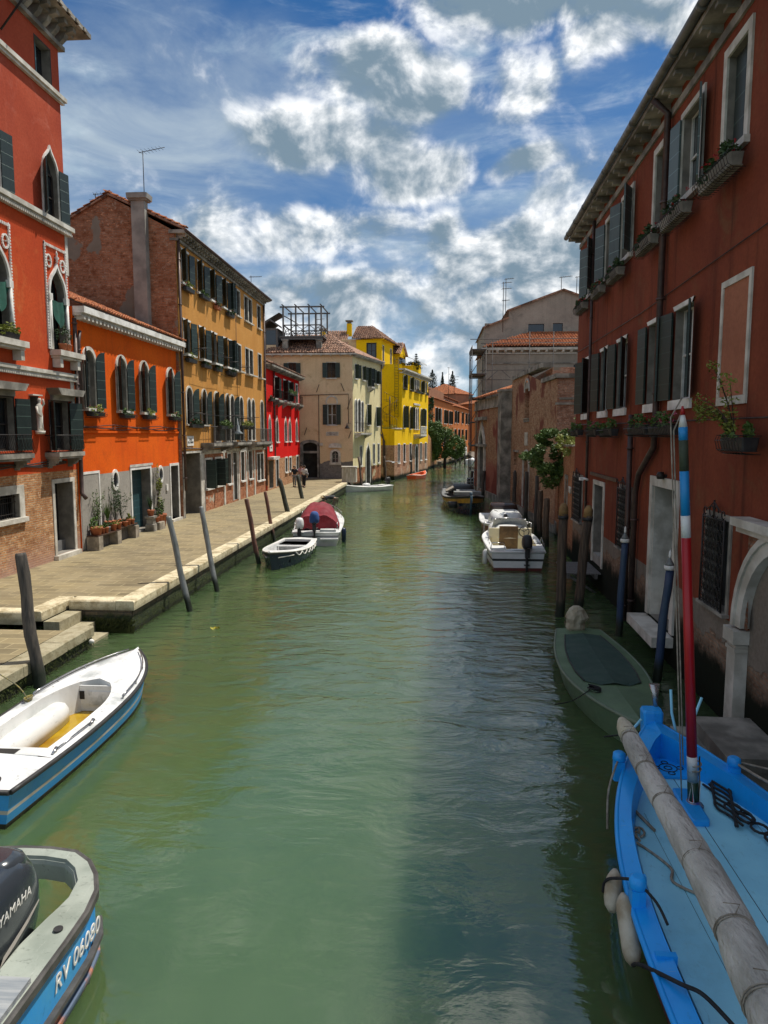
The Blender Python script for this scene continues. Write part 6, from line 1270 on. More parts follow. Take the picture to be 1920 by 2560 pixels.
# ================================================================ boats
def hullboat(name,label,loc,rz,L,W,zs=(.5,.52,.8),rs=.8,tm=.4,pb=2.2,rows=((.0,.2,'white'),(.2,1,'white')),deck='white',ck=None,cat='boat',wall='white',floor='white',gun='black',gr=.03,flare=.88,lip=.0,N=30,grp=None,rake=.05):
    e=empty(name,loc,label,cat,grp,rz)
    def b_(t):
        w=W/2
        return w*(rs+(1-rs)*math.sin(PI/2*min(1,t/tm))) if t<tm else w*max(0,1-((t-tm)/(1-tm))**pb)
    def z_(t): return zs[0]*(1-t)*(1-2*t)+4*zs[1]*t*(1-t)+zs[2]*t*(2*t-1)
    X=lambda t,k=0:-L/2+L*t-L*rake*k*t**6
    T=[i/N for i in range(N)]+[.985,1.0]
    if ck: T=sorted(set(T+[ck[0],ck[1]]))
    mats=[]; 
    def mi(m):
        m=M[m] if isinstance(m,str) else m
        if m not in mats: mats.append(m)
        return mats.index(m)
    hb=MB(); fr=sorted({0.,1.}|{r_[0] for r_ in rows}|{r_[1] for r_ in rows}); lv=fr+[1.4]
    def sec(t,s):
        out=[]; zt=z_(t)
        for f_ in lv:
            z=zt*(1-f_); w=b_(t)*(1-(1-flare)*f_**1.2) if f_<=1 else b_(t)*flare*.55
            if f_>1: z=-.3
            out.append(hb.V(X(t,f_),s*w,z))
        return out
    for s in(1,-1):
        ss=[sec(t,s) for t in T]
        for a,c in zip(ss,ss[1:]):
            for k in range(len(lv)-1):
                m=next((r_[2] for r_ in rows if r_[0]<=lv[k]<r_[1]),rows[-1][2]); f_=(a[k],a[k+1],c[k+1],c[k]); hb.F(f_ if s<0 else f_[::-1],mi(m),True)
    l=sec(0,1); r_=sec(0,-1)
    for k in range(len(lv)-1):
        m=next((q_[2] for q_ in rows if q_[0]<=lv[k]<q_[1]),rows[-1][2]); hb.F((l[k],l[k+1],r_[k+1],r_[k]),mi(m))
    hb.build('hull',mats,e)
    if gun:
        g=MB()
        for s in(1,-1): g.tube([(X(t),s*(b_(t)+.01),z_(t)-.02) for t in T],gr,6)
        g.tube([(X(0)-.01,b_(0),z_(0)-.02),(X(0)-.01,-b_(0),z_(0)-.02)],gr,6); g.build('gunwale',M[gun] if isinstance(gun,str) else gun,e)
    d=MB(); iw=MB(); fl=MB()
    def c_(t):
        if not ck or t<ck[0]-1e-6 or t>ck[1]: return 0
        tc=ck[1]-(ck[1]-ck[0])*ck[4]; v=b_(t)*ck[2]
        return v if t<=tc else v*math.sqrt(max(0,1-((t-tc)/(ck[1]-tc))**2))
    st=[]
    for t in T:
        if ck and abs(t-ck[0])<1e-6: st.append((t,0.))
        st.append((t,c_(t)))
        if ck and abs(t-ck[1])<1e-6 and c_(t)>1e-4: st.append((t,0.))
    zc=lambda t,c:z_(t)+.015-lip+.03*(1-(c/(b_(t)+1e-6))**2)
    for (t,c),(t2,c2) in zip(st,st[1:]):
        for s in(1,-1):
            if t2>t:
                o=[(X(t),s*b_(t),z_(t)+.0),(X(t2),s*b_(t2),z_(t2)),(X(t2),s*c2,zc(t2,c2)),(X(t),s*c,zc(t,c))]; d.poly(o if s<0 else o[::-1],0,False)
            if ck and (c>0 or c2>0):
                iw.poly([(X(t),s*c,zc(t,c)),(X(t2),s*c2,zc(t2,c2)),(X(t2),s*c2*.92,ck[3]),(X(t),s*c*.92,ck[3])])
        if ck and (c>0 or c2>0) and t2>t: fl.poly([(X(t),-c*.93,ck[3]+.004),(X(t2),-c2*.93,ck[3]+.004),(X(t2),c2*.93,ck[3]+.004),(X(t),c*.93,ck[3]+.004)])
    d.build('deck',M[deck] if isinstance(deck,str) else deck,e)
    if ck: iw.build('cockpit_lining',M[wall] if isinstance(wall,str) else wall,e); fl.build('cockpit_floor',M[floor] if isinstance(floor,str) else floor,e)
    return e,b_,z_,X,c_
def motor(par,loc,rz,h=1.,col='black',cover=None,decal=None):
    e=empty('outboard_motor',loc,rz=rz,par=par); m=M[col] if isinstance(col,str) else col
    b=MB(); b.loft([(-.75,0,0,.07,.03),(-.3,0,0,.08,.04),(.2,0,0,.1,.07),(.3,.0,0,.16,.12)],12,2.4); b.rbox((.12,0,.12),(.18,.16,.3)); b.rbox((-.08,0,-.32),(.34,.2,.025)); b.lathe([(.05,-.02),(.06,.02),(.03,.1)],8,(-.05,0,-.75)); b.build('leg',M['black'],e)
    b=MB(); b.loft([(.3,-.02,0,.2,.14),(.36,-.03,0,.27,.18),(.5,-.04,0,.28,.19),(.66,-.03,0,.25,.175),(.76,-.0,0,.18,.13),(.79,.02,0,.1,.07)],20,3.2); b.build('cowling',m,e)
    b=MB(); b.tube([(.2,0,.32),(.45,.04,.36),(.75,.06,.42)],[.03,.025,.022],7); b.build('tiller',M['black'],e)
    if cover: b=MB(); b.loft([(.34,-.03,0,.3,.21),(.5,-.04,.0,.31,.22),(.68,-.03,0,.27,.195),(.79,-.0,0,.2,.14),(.83,.02,0,.1,.07)],14,2.8); b.build('cover',cover,e)
    return e
M['bluep']=plain('blue_hull_paint',(.015,.28,.72,1),(.05,.32,.62,1),2.5,.4,.15,scuff=.35); M['navy']=plain('navy_hull',(.008,.018,.045,1),(.015,.03,.06,1),2,.25,.1)
M['gel']=plain('white_gelcoat',(.70,.70,.68,1),(.56,.57,.55,1),1.6,.38,.15,lo=.4,hi=.75,scuff=.3); M['growth']=plain('waterline_growth',(.06,.05,.02,1),(.02,.025,.01,1),8,.9,.8,bd=.03)
M['gelworn']=plain('worn_white_deck',(.72,.72,.71,1),(.42,.45,.44,1),1.6,.5,.25,lo=.5,hi=.8,scuff=.7)
# --- 1 open white and blue boat
e,bf,zf,X,cf=hullboat('open_motorboat','open white boat with blue sides and yellow rainwater inside, moored by the crooked pole',(-6.05,11.05,0),R(90),5.7,1.72,(.52,.5,.6),.86,.42,3.0,
  ((0,.08,'black'),(.08,.52,'bluep'),(.52,.62,'stone'),(.62,.86,'bluep'),(.86,1.,'growth')),'gelworn',(.17,.70,.68,.02,.42),wall='gel',floor=plain('yellow_rainwater',(.42,.27,.015,1),(.24,.11,.01,1),1.3,.06,.05),gun='black',gr=.035)
b=MB(); b.box(X(.665),X(.665)+.03,-.44,.44,.03,.5); b.build('bulkhead',M['gel'],e); b=MB(); b.box(X(.665)-.015,X(.665)-.001,-.4,.12,.14,.40); b.build('locker_door',M['gelworn'],e); b=MB(); b.box(X(.665)-.012,X(.665)-.001,.2,.34,.25,.4); b.build('hatch_opening',M['void'],e)
b=MB(); b.loft([(.03,X(.44),.42,.95,.2),(.22,X(.44),.42,.95,.2),(.33,X(.44),.43,.9,.15),(.36,X(.44),.43,.82,.1)],20,4); b.build('side_bench',M['gel'],e)
b=MB(); b.box(X(.17),X(.28),-.6,.58,.30,.34); b.box(X(.28)-.02,X(.28)+.02,-.52,.55,.04,.338); b.build('stern_thwart',M['gel'],e); b=MB(); b.box(X(.19),X(.27),.05,.5,.341,.346); b.build('locker_hole',M['void'],e)
b=MB()
for s in(1,-1):
    b.tube([(X(t),s*(bf(t)-.06),zf(t)+.07) for t in[.56+.04*k for k in range(11)]],.014,6)
    for t in(.56,.68,.8,.92): b.tube([(X(t),s*(bf(t)-.06),zf(t)),(X(t),s*(bf(t)-.06),zf(t)+.075)],.016,6)
b.tube([(X(.2),-(bf(.2)-.1),zf(.2)+.05),(X(.38),-(bf(.38)-.1),zf(.38)+.05)],.012,6)
for t in(.2,.38): b.tube([(X(t)-.1,-(bf(t)-.1),zf(t)+.02),(X(t)+.03,-(bf(t)-.1),zf(t)+.06)],[.02,.03],8)
b.build('hand_rail',M['chrome'],e)
b=MB(); c=(X(.52),bf(.52)-.1,zf(.52)+.03)
for k in range(4): b.tube([(c[0]+(.07+.012*k)*math.cos(a*.6),c[1]+.05*math.sin(a*.6),c[2]+.015*k) for a in range(12)],.012,5)
b.tube(cm([c,(c[0]+.1,c[1]+.25,.75),(c[0]+.5,c[1]+1.0,.9)]),.011,5); b.build('mooring_rope',plain('yellow_rope',(.3,.24,.06,1),(.1,.1,.08,1),20,.9,.3),e)
b=MB()
for (a_,c_2,s_2) in((X(.03),-.55,.1),): 
    for k in range(2): b.tube([(a_+.07*math.cos(t*.7),c_2+.1+.05*math.sin(t*.7),.56+.015*k) for t in range(10)],.012,5)
b.build('cleat',M['black'],e)
# --- 2 grey green gunwale boat with big outboard, cropped by the frame
e=empty('outboard_boat',(-4.05,4.2,0),'blue sided boat with pale grey gunwale, white registration lettering and big black outboard','boat')
pth=[(.93,-4.5),(.96,-1.5),(.965,1.2),(.955,1.55),(.9,1.85),(.78,2.08),(.62,2.28),(.42,2.42),(.15,2.46)]; pth=pth+[(-x,y) for x,y in pth[::-1]]
def sweep(prof,path,wf,mi=0,closed=False):
    b=MB(); rings=[]
    for i,p in enumerate(path):
        a=Vector(path[max(0,i-1)]); c=Vector(path[min(len(path)-1,i+1)]); d_=(c-a).normalized(); n=Vector((d_.y,-d_.x)); k=wf[i]
        rings.append([b.V(p[0]+n.x*u*(k if u<0 else 1),p[1]+n.y*u*(k if u<0 else 1),z) for u,z in prof])
    m=len(prof)
    for A_,B2 in zip(rings,rings[1:]):
        for j in range(m-1+(1 if closed else 0)): b.F((A_[j],A_[(j+1)%m],B2[(j+1)%m],B2[j]),mi)
    return b
wf=[1,1,1,.85,.6,.42,.36,.32,.3]; wf=wf+wf[::-1]
mgg=plain('pale_grey_green_gunwale',(.33,.36,.31,1),(.23,.26,.22,1),2.2,.6,.3,scuff=.6); mrub=plain('rub_rail',(.09,.085,.08,1),(.05,.048,.045,1),5,.6,.3)
sweep([(-.42,.50),(-.42,.66),(-.38,.70),(-.34,.70),(-.33,.735),(.0,.75)],pth,wf).build('gunwale',mgg,e)
sweep([(.0,.751),(.03,.76),(.045,.745),(.04,.67),(.0,.65)],pth,[1]*18).build('rub_rail',mrub,e)
sweep([(.046,.72),(.052,.725),(.052,.735)],pth,[1]*18); 
hp=pth[:7]; hp2=[(-x,y) for x,y in hp[::-1]]
for P_ in(hp[:6],hp2[1:]):
    sweep([(.0,.655),(.0,.30)],P_,[1]*7).build('hull_side',M['bluep'],e); sweep([(.0,.305),(.06,.31),(.065,.28),(.03,.26)],P_,[1]*7).build('hull_ledge',mrub,e)
    sweep([(.03,.265),(.0,.15),(.03,.14),(.03,.11),(-.08,-.12),(-.5,-.3)],P_,[1]*7).build('hull_bottom',plain('flaking_orange_antifouling',(.36,.15,.09,1),(.09,.13,.2,1),4,.8,.5,lo=.44,hi=.54),e)
b=MB(); b.poly([(-.95,1.5,.18),(.95,1.5,.18),(.98,-4.5,.18),(-.98,-4.5,.18)]); b.poly([(-.95,1.6,-.2),(.95,1.6,-.2),(.95,1.6,.5),(-.95,1.6,.5)]); b.poly([(.62,1.6,.5),(.62,1.6,.18),(.62,-4.5,.18),(.62,-4.5,.5)]); b.build('cockpit_floor',mgg,e)
b=MB(); b.rbox((.2,.4,.77),(1.5,.62,.05),rz=.0); pb_=b.build('plank_seat',plain('bleached_plank',(.2,.22,.24,1),(.33,.34,.34,1),2,.8,.6,stretch=(.6,8,8)),e)
b=MB(); b.box(-.5,.55,-.1,.05,.55,.74); b.build('wooden_beam',M['wood'],e)
b=MB(); b.tube([(.85,1.3,.752),(.85,1.3,.765)],[.04,.04],12); b.build('fuel_cap',M['black'],e)
mo=empty('outboard_motor',(.22,1.2,.25),par=e,rz=R(-90)); b=MB(); b.loft([(-.8,-.1,0,.12,.04),(-.1,-.1,0,.14,.09),(.28,-.05,0,.24,.17)],14,2.4); b.box(.1,.4,-.2,.2,-.2,.25); b.build('leg',M['black'],mo)
cowm=plain('graphite_cowling',(.028,.034,.042,1),(.05,.058,.066,1),1.5,.22,.05,coat=.4)
b=MB(); b.loft([(.26,-.05,0,.33,.24),(.33,-.05,0,.42,.31),(.5,-.05,0,.46,.34),(.75,-.04,0,.47,.345),(.92,-.02,0,.43,.32),(1.02,.03,0,.36,.26),(1.06,.08,0,.24,.17)],28,3.4); cw=b.build('cowling',cowm,mo)
b=MB(); b.loft([(.93,-.24,0,.22,.27),(1.04,-.22,0,.19,.23),(1.09,-.2,0,.13,.16)],18,3.); b.build('cowling_cap',cowm,cw)
text(cw,'YAMAHA',.115,(.05,.353,.8),(R(90),0,R(180)),M['white'],ext=.002,shear=.2)
b=MB(); P_=[(.3,.44),(.1,.48),(-.12,.54),(-.3,.62),(-.3,.64),(-.12,.58),(.1,.53),(.24,.50)]; b.F([b.V(x,.352,z) for x,z in P_]); b.build('stripe_decal',plain('silver_stripe',(.5,.45,.4,1),(.4,.36,.33,1),4,.4,0),cw)
text(e,'RV 06080',.2,(.972,1.38,.47),(R(90),0,R(90)),M['white'],ext=.004,shear=.25)
b=MB()
for k in range(5): b.tube([(.78+.06*math.cos(a*.7+k),-.35+.06*math.sin(a*.8+k*2),.76+.02*k) for a in range(9)],.014,5)
b.tube([(.82,-.3,.78),(1.1,-.28,.74),(1.14,-.3,.5)],.016,5); b.tube([(.8,-.36,.78),(1.12,-.36,.72),(1.15,-.36,.45)],.016,5); b.build('fender_rope',M['rope'],e)
fe=empty('fender',(-4.05+1.17,3.85,.15),'dirty white fender tied to the pale grey gunwale','fender'); b=MB(); b.loft([(-.3,0,0,.03,.03),(-.25,0,0,.1,.1),(.15,0,0,.11,.11),(.24,0,0,.06,.06),(.3,0,0,.03,.03)],14,2); b.build('body',plain('dirty_white_rubber',(.6,.57,.48,1),(.3,.25,.16,1),4,.7,.3),fe)
# --- 3 navy boat
e,bf,zf,X,cf=hullboat('navy_boat','small navy hulled boat with white interior and rope festoons behind the two rusty poles',(-5.85,27.75,0),R(-92),5.1,1.72,(.5,.5,.74),.82,.4,2.1,((0,.16,'black'),(.16,1,'navy')),'gel',(.08,.9,.76,.14,.3),wall='gel',floor='gelworn',gun='white',gr=.028)
for t,w_ in((.3,.1),(.58,.13)): b=MB(); b.box(X(t)-w_,X(t)+w_,-bf(t)*.74,bf(t)*.74,.38,.42); b.build('thwart',M['gel'],e); b=MB(); b.box(X(.1),X(.26),-.62,.62,.15,.44); b.build('stern_box',M['gelworn'],e); b=MB(); b.box(X(.7),X(.78),-.2,.5,.16,.3); b.box(X(.4),X(.5),-.5,-.2,.16,.28); b.build('gear',M['black'],e)
b=MB(); 
for s in(1,-1):
    P_=[]
    for k in range(49): t=.12+.6*k/48; P_.append((X(t),s*(bf(t)+.03),zf(t)-.06-.13*abs(math.sin(k/48*PI*6))))
    b.tube(P_,.02,6); b.tube([(X(.74),s*(bf(.74)),.42),(X(.92),s*(bf(.92)),.46)],.02,6)
b.build('rope_festoon',M['white'],e)
# --- 4 maroon cover boat
mmar=plain('maroon_canvas',(.22,.018,.028,1),(.15,.012,.02,1),1.4,.85,.5,bd=.04); mblc=plain('blue_canvas',(.03,.08,.25,1),(.02,.055,.17,1),2,.85,.4)
e,bf,zf,X,cf=hullboat('covered_motorboat','white motorboat under a maroon canvas cover with two outboards',(-5.6,34.9,0),R(95.5),7.2,2.25,(.62,.72,1.0),.92,.45,2.4,((0,.25,'gel'),(.25,.32,'black'),(.32,1,'gel')),'gel',(.05,.62,.78,.25,.2),wall='gel',floor='gelworn',gun='gel',gr=.04)
b=MB(); n=22; g_=[]
for i in range(n+1):
    t=i/n; x=X(.14)+(X(.62)-X(.14))*t; h=.78+.95*math.sin(PI*min(1,max(.0,t*.86+.1)))**.55; w_=1.02*(1-.25*t*t)
    rw=[]
    for k in range(15):
        u=-1+2*k/14; y=w_*u*(1-.18*(1-u*u)*0); z=.72+(h-.72)*(1-abs(u)**3.2)-.0+ .035*math.sin(u*13+t*7)*(1-abs(u))+.04*mn.noise(Vector((x*1.5,y*2.5,3))); rw.append(b.V(x,y,z))
    g_.append(rw)
for i in range(n):
    for k in range(14): b.F((g_[i][k],g_[i+1][k],g_[i+1][k+1],g_[i][k+1]),0,True)
lo=[b.V(X(.13),-1.02+2.04*k/14,.66+.05*math.sin(k*2)) for k in range(15)]
for k in range(14): b.F((g_[0][k],lo[k],lo[k+1],g_[0][k+1]),0,True)
b.build('canvas_cover',mmar,e)
motor(e,(X(0)-.05,.72,.5),PI,col='gel'); motor(e,(X(0)-.1,.05,.75),PI,cover=mblc)
b=MB(); b.tube([(X(.02),-1.0,.7),(X(.02),-.95,1.0),(X(.15),-.98,1.05)],.018,6); b.tube([(X(.02),1.0,.7),(X(.02),.95,1.0),(X(.15),.98,1.05)],.018,6)
for s in(1,-1): b.tube([(X(t),s*(bf(t)-.08),zf(t)+.3) for t in[.6+.05*k for k in range(8)]],.015,5); [b.tube([(X(t),s*(bf(t)-.08),zf(t)),(X(t),s*(bf(t)-.08),zf(t)+.3)],.013,5) for t in(.6,.7,.8,.9)]
b.build('hand_rail',M['chrome'],e)
b=MB(); b.loft([(-.1,X(.16),-1.22,.1,.1),(.6,X(.16),-1.22,.11,.11),(.68,X(.16),-1.2,.04,.04)],10,2); b.box(X(.3)-.3,X(.3)+.2,-1.3,-1.15,.05,.5); b.build('side_fender',M['navy'],e); b=MB(); b.box(X(0),X(.05),-.9,-.2,.62,.74); b.box(X(0)-.25,X(0),-1.0,-.2,.3,.36); b.build('bathing_platform',M['gel'],e)
# --- 5 low white boat
e,bf,zf,X,cf=hullboat('low_white_boat','low white motorboat lying across the end of the quay before the cream house',(-5.95,62.6,0),R(-138),4.9,1.8,(.45,.4,.62),.85,.4,2.3,((0,1,'gel'),),'gel',(.15,.6,.7,.15,.3),wall='gel',floor='gelworn',gun='gel'); b=MB(); b.loft([(.3,X(.5),0,.4,.3),(.62,X(.5),0,.35,.26),(.68,X(.5),0,.2,.15)],14,2.6); b.build('console',M['gel'],e); motor(e,(X(0),0,.35),PI)
# --- 6 orange boat
mob=plain('orange_boat_paint',(.75,.10,.015,1),(.6,.08,.015,1),3,.5,.1)
e,bf,zf,X,cf=hullboat('orange_boat','tiny bright orange boat moored below the yellow house',(-1.75,81.4,0),R(72),4.8,1.6,(.45,.45,.75),.7,.4,2.,((0,1,mob),),mob,(.1,.8,.75,.1,.3),wall=mob,floor='gelworn',gun='stone'); b=MB(); b.box(X(.35),X(.45),-.5,.5,.35,.42); b.build('thwart',M['stone'],e)
# --- 7 blue yellow workboat
myw=plain('yellow_band_paint',(.5,.27,.02,1),(.35,.18,.02,1),3,.5,.2); mgd=plain('grey_deck',(.20,.20,.19,1),(.13,.13,.125,1),2,.7,.3)
e,bf,zf,X,cf=hullboat('work_boat','broad blue workboat with yellow band and grey deck, bow towards the viewer',(2.0,49.3,0),R(-87),11.5,2.7,(.85,.75,1.25),.75,.45,2.6,((0,.12,'black'),(.12,.38,myw),(.38,1,M['navy'])),mgd,(.3,.74,.78,.3,.12),wall=mgd,floor=M['void'],gun='black',gr=.06)
b=MB(); b.box(X(.78),X(.86),-.9,.8,1.15,1.35); b.rbox((X(.55),.2,1.05),(1.2,1.3,.12),ry=.15); b.box(X(.28),X(.3),-1,1,.8,.95); b.build('hatch',mgd,e); b=MB(); b.rbox((X(.35),-.75,1.1),(1.4,.6,.1),rx=.5); b.build('tarpaulin',M['rope'],e); b=MB(); b.loft([(.8,X(.2),.2,1.3,1.0),(1.2,X(.2),.2,1.1,.85),(1.3,X(.2),.2,.9,.6)],16,4); b.build('dark_cover',M['black'],e)
b=MB(); b.tube([(X(.985),0,1.1),(X(.985),0,1.45)],.09,10); b.tube([(X(1)+.02,0,1.25),(X(.97)+.0,0,-.2)],.07,6); b.build('stem_post',plain('dull_blue_post',(.03,.08,.12,1),(.02,.05,.08,1),3,.6,.2),e)
b=MB(); b.loft([(.35,X(.86),-.98,.12,.28),(.75,X(.86),-1.02,.12,.3)],10,2.5); b.build('tyre_fender',M['black'],e)
# --- 8 grey cabin boat
mrd=plain('dark_red_hull',(.14,.02,.015,1),(.09,.015,.012,1),3,.4,.1)
e,bf,zf,X,cf=hullboat('cabin_boat','pale grey cabin boat with dark red hull, behind the cream steering wheel boat',(3.45,35.4,0),R(-90),7.0,2.15,(.7,.7,.95),.85,.5,2.8,((0,.14,'gel'),(.14,1,mrd)),'gel',(.1,.45,.78,.3,.1),wall='gel',floor='gelworn',gun='gel',gr=.045)
b=MB(); b.loft([(.85,X(.68),0,1.1,.82),(1.2,X(.66),0,.95,.72),(1.32,X(.64),0,.8,.6)],24,3.6); cb=b.build('cabin',M['gel'],e)
b=MB(); b.loft([(1.3,X(.5),0,.3,.72),(1.62,X(.48),0,.2,.62)],16,4); b.build('windscreen',plain('smoked_screen',(.03,.02,.02,1),(.05,.03,.025,1),3,.15,0),e)
b=MB(); b.tube([(X(.6),-.5,1.33),(X(.68),-.4,1.33)],.015,5); b.tube([(X(.6),.45,1.33),(X(.68),.4,1.33)],.015,5); b.rbox((X(.74),.73,1.02),(.5,.02,.14)); b.rbox((X(.74),-.73,1.02),(.5,.02,.14)); b.build('window_strip',M['glass'],cb); b=MB(); b.lathe([(.09,0),(.1,.06),(.03,.1)],10,(X(.8),-.1,1.2)); b.build('vent',M['glass'],cb)
# --- 9 cream cabin boat with wheel
mcw=plain('cream_gelcoat',(.72,.66,.46,1),(.6,.55,.4,1),2,.4,.1)
e,bf,zf,X,cf=hullboat('wheel_boat','cream white cabin boat with steering wheel and black outboard at its stern',(3.1,28.75,0),R(90),5.4,2.15,(.72,.8,.95),.9,.5,2.6,((0,.05,'gel'),(.05,.38,'gel'),(.38,.5,'black'),(.5,.85,'gel'),(.85,1,mrd)),'gel',(.06,.55,.8,.25,.1),wall=mcw,floor=mcw,gun='gel',gr=.045)
b=MB(); b.loft([(.8,X(.68),0,.9,.85),(1.15,X(.68),0,.8,.78),(1.3,X(.69),0,.6,.62)],24,3.8); cb=b.build('cabin',M['gel'],e)
b=MB(); b.rbox((X(.52)-.0,.06,.8),(.05,.75,1.0),ry=-.08); b.build('cabin_door',plain('worn_plywood',(.16,.10,.05,1),(.08,.05,.028,1),3,.8,.4),cb)
b=MB(); b.box(X(.52)+.01,X(.56),-.86,.84,.3,1.2); b.build('cabin_bulkhead',mcw,cb)
b=MB(); P_=[(X(.56)+.5*math.sin(PI*k/12)*.9,-.72+1.44*k/12,1.22) for k in range(13)]; 
for (a,c) in zip(P_,P_[1:]): b.poly([a,c,(c[0]-.1,c[1]*.9,1.55),(a[0]-.1,a[1]*.9,1.55)])
b.build('windscreen',plain('clear_screen',(.3,.33,.33,1),(.25,.27,.27,1),2,.1,0),e); b=MB(); b.tube([(p[0]-.1,p[1]*.9,1.56) for p in P_],.02,6); b.build('screen_rim',M['chrome'],e)
b=MB(); c=(X(.47),-.52,1.12)
b.tube([(c[0]-.03,c[1]+.2*math.cos(a),c[2]+.2*math.sin(a)) for a in[2*PI*k/20 for k in range(21)]],.018,6); 
for k in range(3): a=2*PI*k/3+.5; b.tube([c,(c[0]-.03,c[1]+.19*math.cos(a),c[2]+.19*math.sin(a))],.012,5)
b.tube([(X(.52),c[1],c[2]),c],.02,6); b.build('steering_wheel',M['black'],e)
motor(e,(X(0)-.05,-.32,.55),PI); b=MB()
for s in(1,-1):
    b.tube([(X(.02),s*.98,.8),(X(.02),s*.95,1.02),(X(.02),s*.5,1.02),(X(.02),s*.48,.8)],.016,6); b.tube([(X(.25),s*1.0,.9),(X(.2),s*1.0,1.1),(X(.1),s*1.0,.9)],.012,5)
b.tube([(X(.7),.98,.95),(X(.72),.98,1.3),(X(.95),.4,1.35),(X(.95),-.4,1.35),(X(.72),-.98,1.3),(X(.7),-.98,.95)],.016,6); b.build('hand_rail',M['chrome'],e)
b=MB(); 
for s in(1,-1): b.box(X(.01),X(.13),s*.42,s*.95,.74,.83)
b.build('stern_seat',M['gel'],e); b=MB(); b.loft([(.15,X(.12),1.16,.09,.09),(.6,X(.14),1.14,.09,.09),(.68,X(.14),1.12,.03,.03)],10,2); b.build('side_fender',M['gel'],e)
# --- 10 green covered boat
mgn=plain('olive_green_paint',(.11,.18,.09,1),(.09,.15,.08,1),1.2,.6,.2,scuff=.3); mgc=plain('dark_green_tarpaulin',(.022,.055,.042,1),(.03,.068,.052,1),1.5,.8,.35,bd=.02); mgr2=plain('light_green_rim',(.14,.185,.12,1),(.11,.15,.1,1),2,.5,.2)
e,bf,zf,X,cf=hullboat('green_boat','olive green boat with a dark green tarpaulin and a bagged engine',(3.33,13.75,0),R(-92),5.9,1.58,(.42,.42,.56),.62,.45,2.1,((0,.12,mgr2),(.12,1,mgn)),mgn,None,gun=mgr2,gr=.03,N=36)
b=MB(); ts=[.1,.14,.2,.3,.42,.54,.64,.68]; rows_=[]
for t in ts: 
    w_=(bf(t)-.2)*(1 if t<.6 else (1 if t<.66 else .55)); rows_.append([b.V(X(t),w_*u,zf(t)+.035+.05*(1-abs(u))+.012*mn.noise(Vector((t*9,u*3,1)))) for u in(-1,-.6,-.2,0,.2,.6,1)])
for a,c in zip(rows_,rows_[1:]):
    for k in range(6): b.F((a[k],c[k],c[k+1],a[k+1]),0,False)
b.build('tarpaulin',mgc,e)
b=MB(); b.tube([(X(t),(bf(t)-.2),zf(t)+.035) for t in ts[:-1]],.014,5); b.tube([(X(t),-(bf(t)-.2),zf(t)+.035) for t in ts[:-1]],.014,5); b.build('tarpaulin_edge',M['black'],e)
b=MB(); secs=[(.42,.15,.19),(.5,.2,.22),(.6,.18,.2),(.72,.22,.24),(.84,.19,.2),(.93,.14,.17),(1.0,.05,.08)]
rg=[[b.V(X(.02)-.02+hx*math.cos(2*PI*k/16)*(1+.3*mn.noise(Vector((k*.9,z*6,0)))),-.08+hy*math.sin(2*PI*k/16)*(1+.3*mn.noise(Vector((k*.9,z*6,7)))),z) for k in range(16)] for z,hx,hy in secs]
for A_,B2 in zip(rg,rg[1:]):
    for k in range(16): b.F((A_[k],A_[(k+1)%16],B2[(k+1)%16],B2[k]))
b.F(rg[-1]); o=b.build('engine_bag',plain('dirty_canvas_bag',(.46,.42,.32,1),(.3,.26,.18,1),4,.9,.6,bd=.04),e)
b=MB()
for k in range(7): b.tube([(X(.73)+.12*math.cos(a+k),-.42+.1*math.sin(a*1.3+k),zf(.7)+.04+.01*k) for a in[.7*j for j in range(7)]],.009,4)
b.tube(cm([(X(.73),-.5,.5),(X(.8),-.85,.45),(X(.86),-1.2,.5)]),.01,4); b.tube(cm([(X(.97),.02,.6),(X(1)+.05,.1,.5),(X(.95),-.5,.2)]),.012,4); b.build('rope_coil',M['ropeb'],e)
# --- 11 blue sailing boat
mlb=plain('light_blue_deck',(.33,.76,.95,1),(.27,.67,.88,1),1.3,.45,.15,scuff=.3); mmb=plain('mid_blue_paint',(.012,.38,.95,1),(.012,.33,.88,1),1.5,.35,.1,scuff=.3); mrb=plain('red_brown_boot',(.13,.02,.02,1),(.09,.015,.015,1),2,.5,.1)
e,bf,zf,X,cf=hullboat('blue_sailing_boat','bright blue sailing boat with red white and blue striped mast and rolled grey sail',(3.13,5.75,0),R(89),9.1,2.5,(.62,.56,.85),.8,.5,2.3,((0,.25,mmb),(.25,.3,'black'),(.3,.36,'white'),(.36,.62,mrb),(.62,1,mrb)),mmb,(.02,.945,.86,.40,.25),wall=mmb,floor=mlb,gun=mmb,gr=.03,N=40,lip=0)
eL=e; b=MB()   # fore deck inside the rail
TT=[.62+.32*k/12 for k in range(13)]
for a,c in zip(TT,TT[1:]): b.poly([(X(a),-cf(a)*.94,.47),(X(c),-cf(c)*.94,.47),(X(c),cf(c)*.94,.47),(X(a),cf(a)*.94,.47)])
b.build('fore_deck',mlb,e)
TT=[.42+.2*k/6 for k in range(7)]; b=MB()
for a,c in zip(TT,TT[1:]): b.poly([(X(a),-cf(a)*.94,.47),(X(c),-cf(c)*.94,.47),(X(c),cf(c)*.94,.47),(X(a),cf(a)*.94,.47)])
b.poly([(X(.42),-1.05,.404),(X(.42),1.05,.404),(X(.42),1.05,.47),(X(.42),-1.05,.47)]); b.build('mid_deck',mlb,e)
for yy in(-.62,0,.62): b=MB(); b.tube([(X(.42),yy,.472),(X(.93 if yy==0 else .78),yy,.472)],.004 if yy==0 else .002,4); b.build('deck_seam',M['navy'],e)
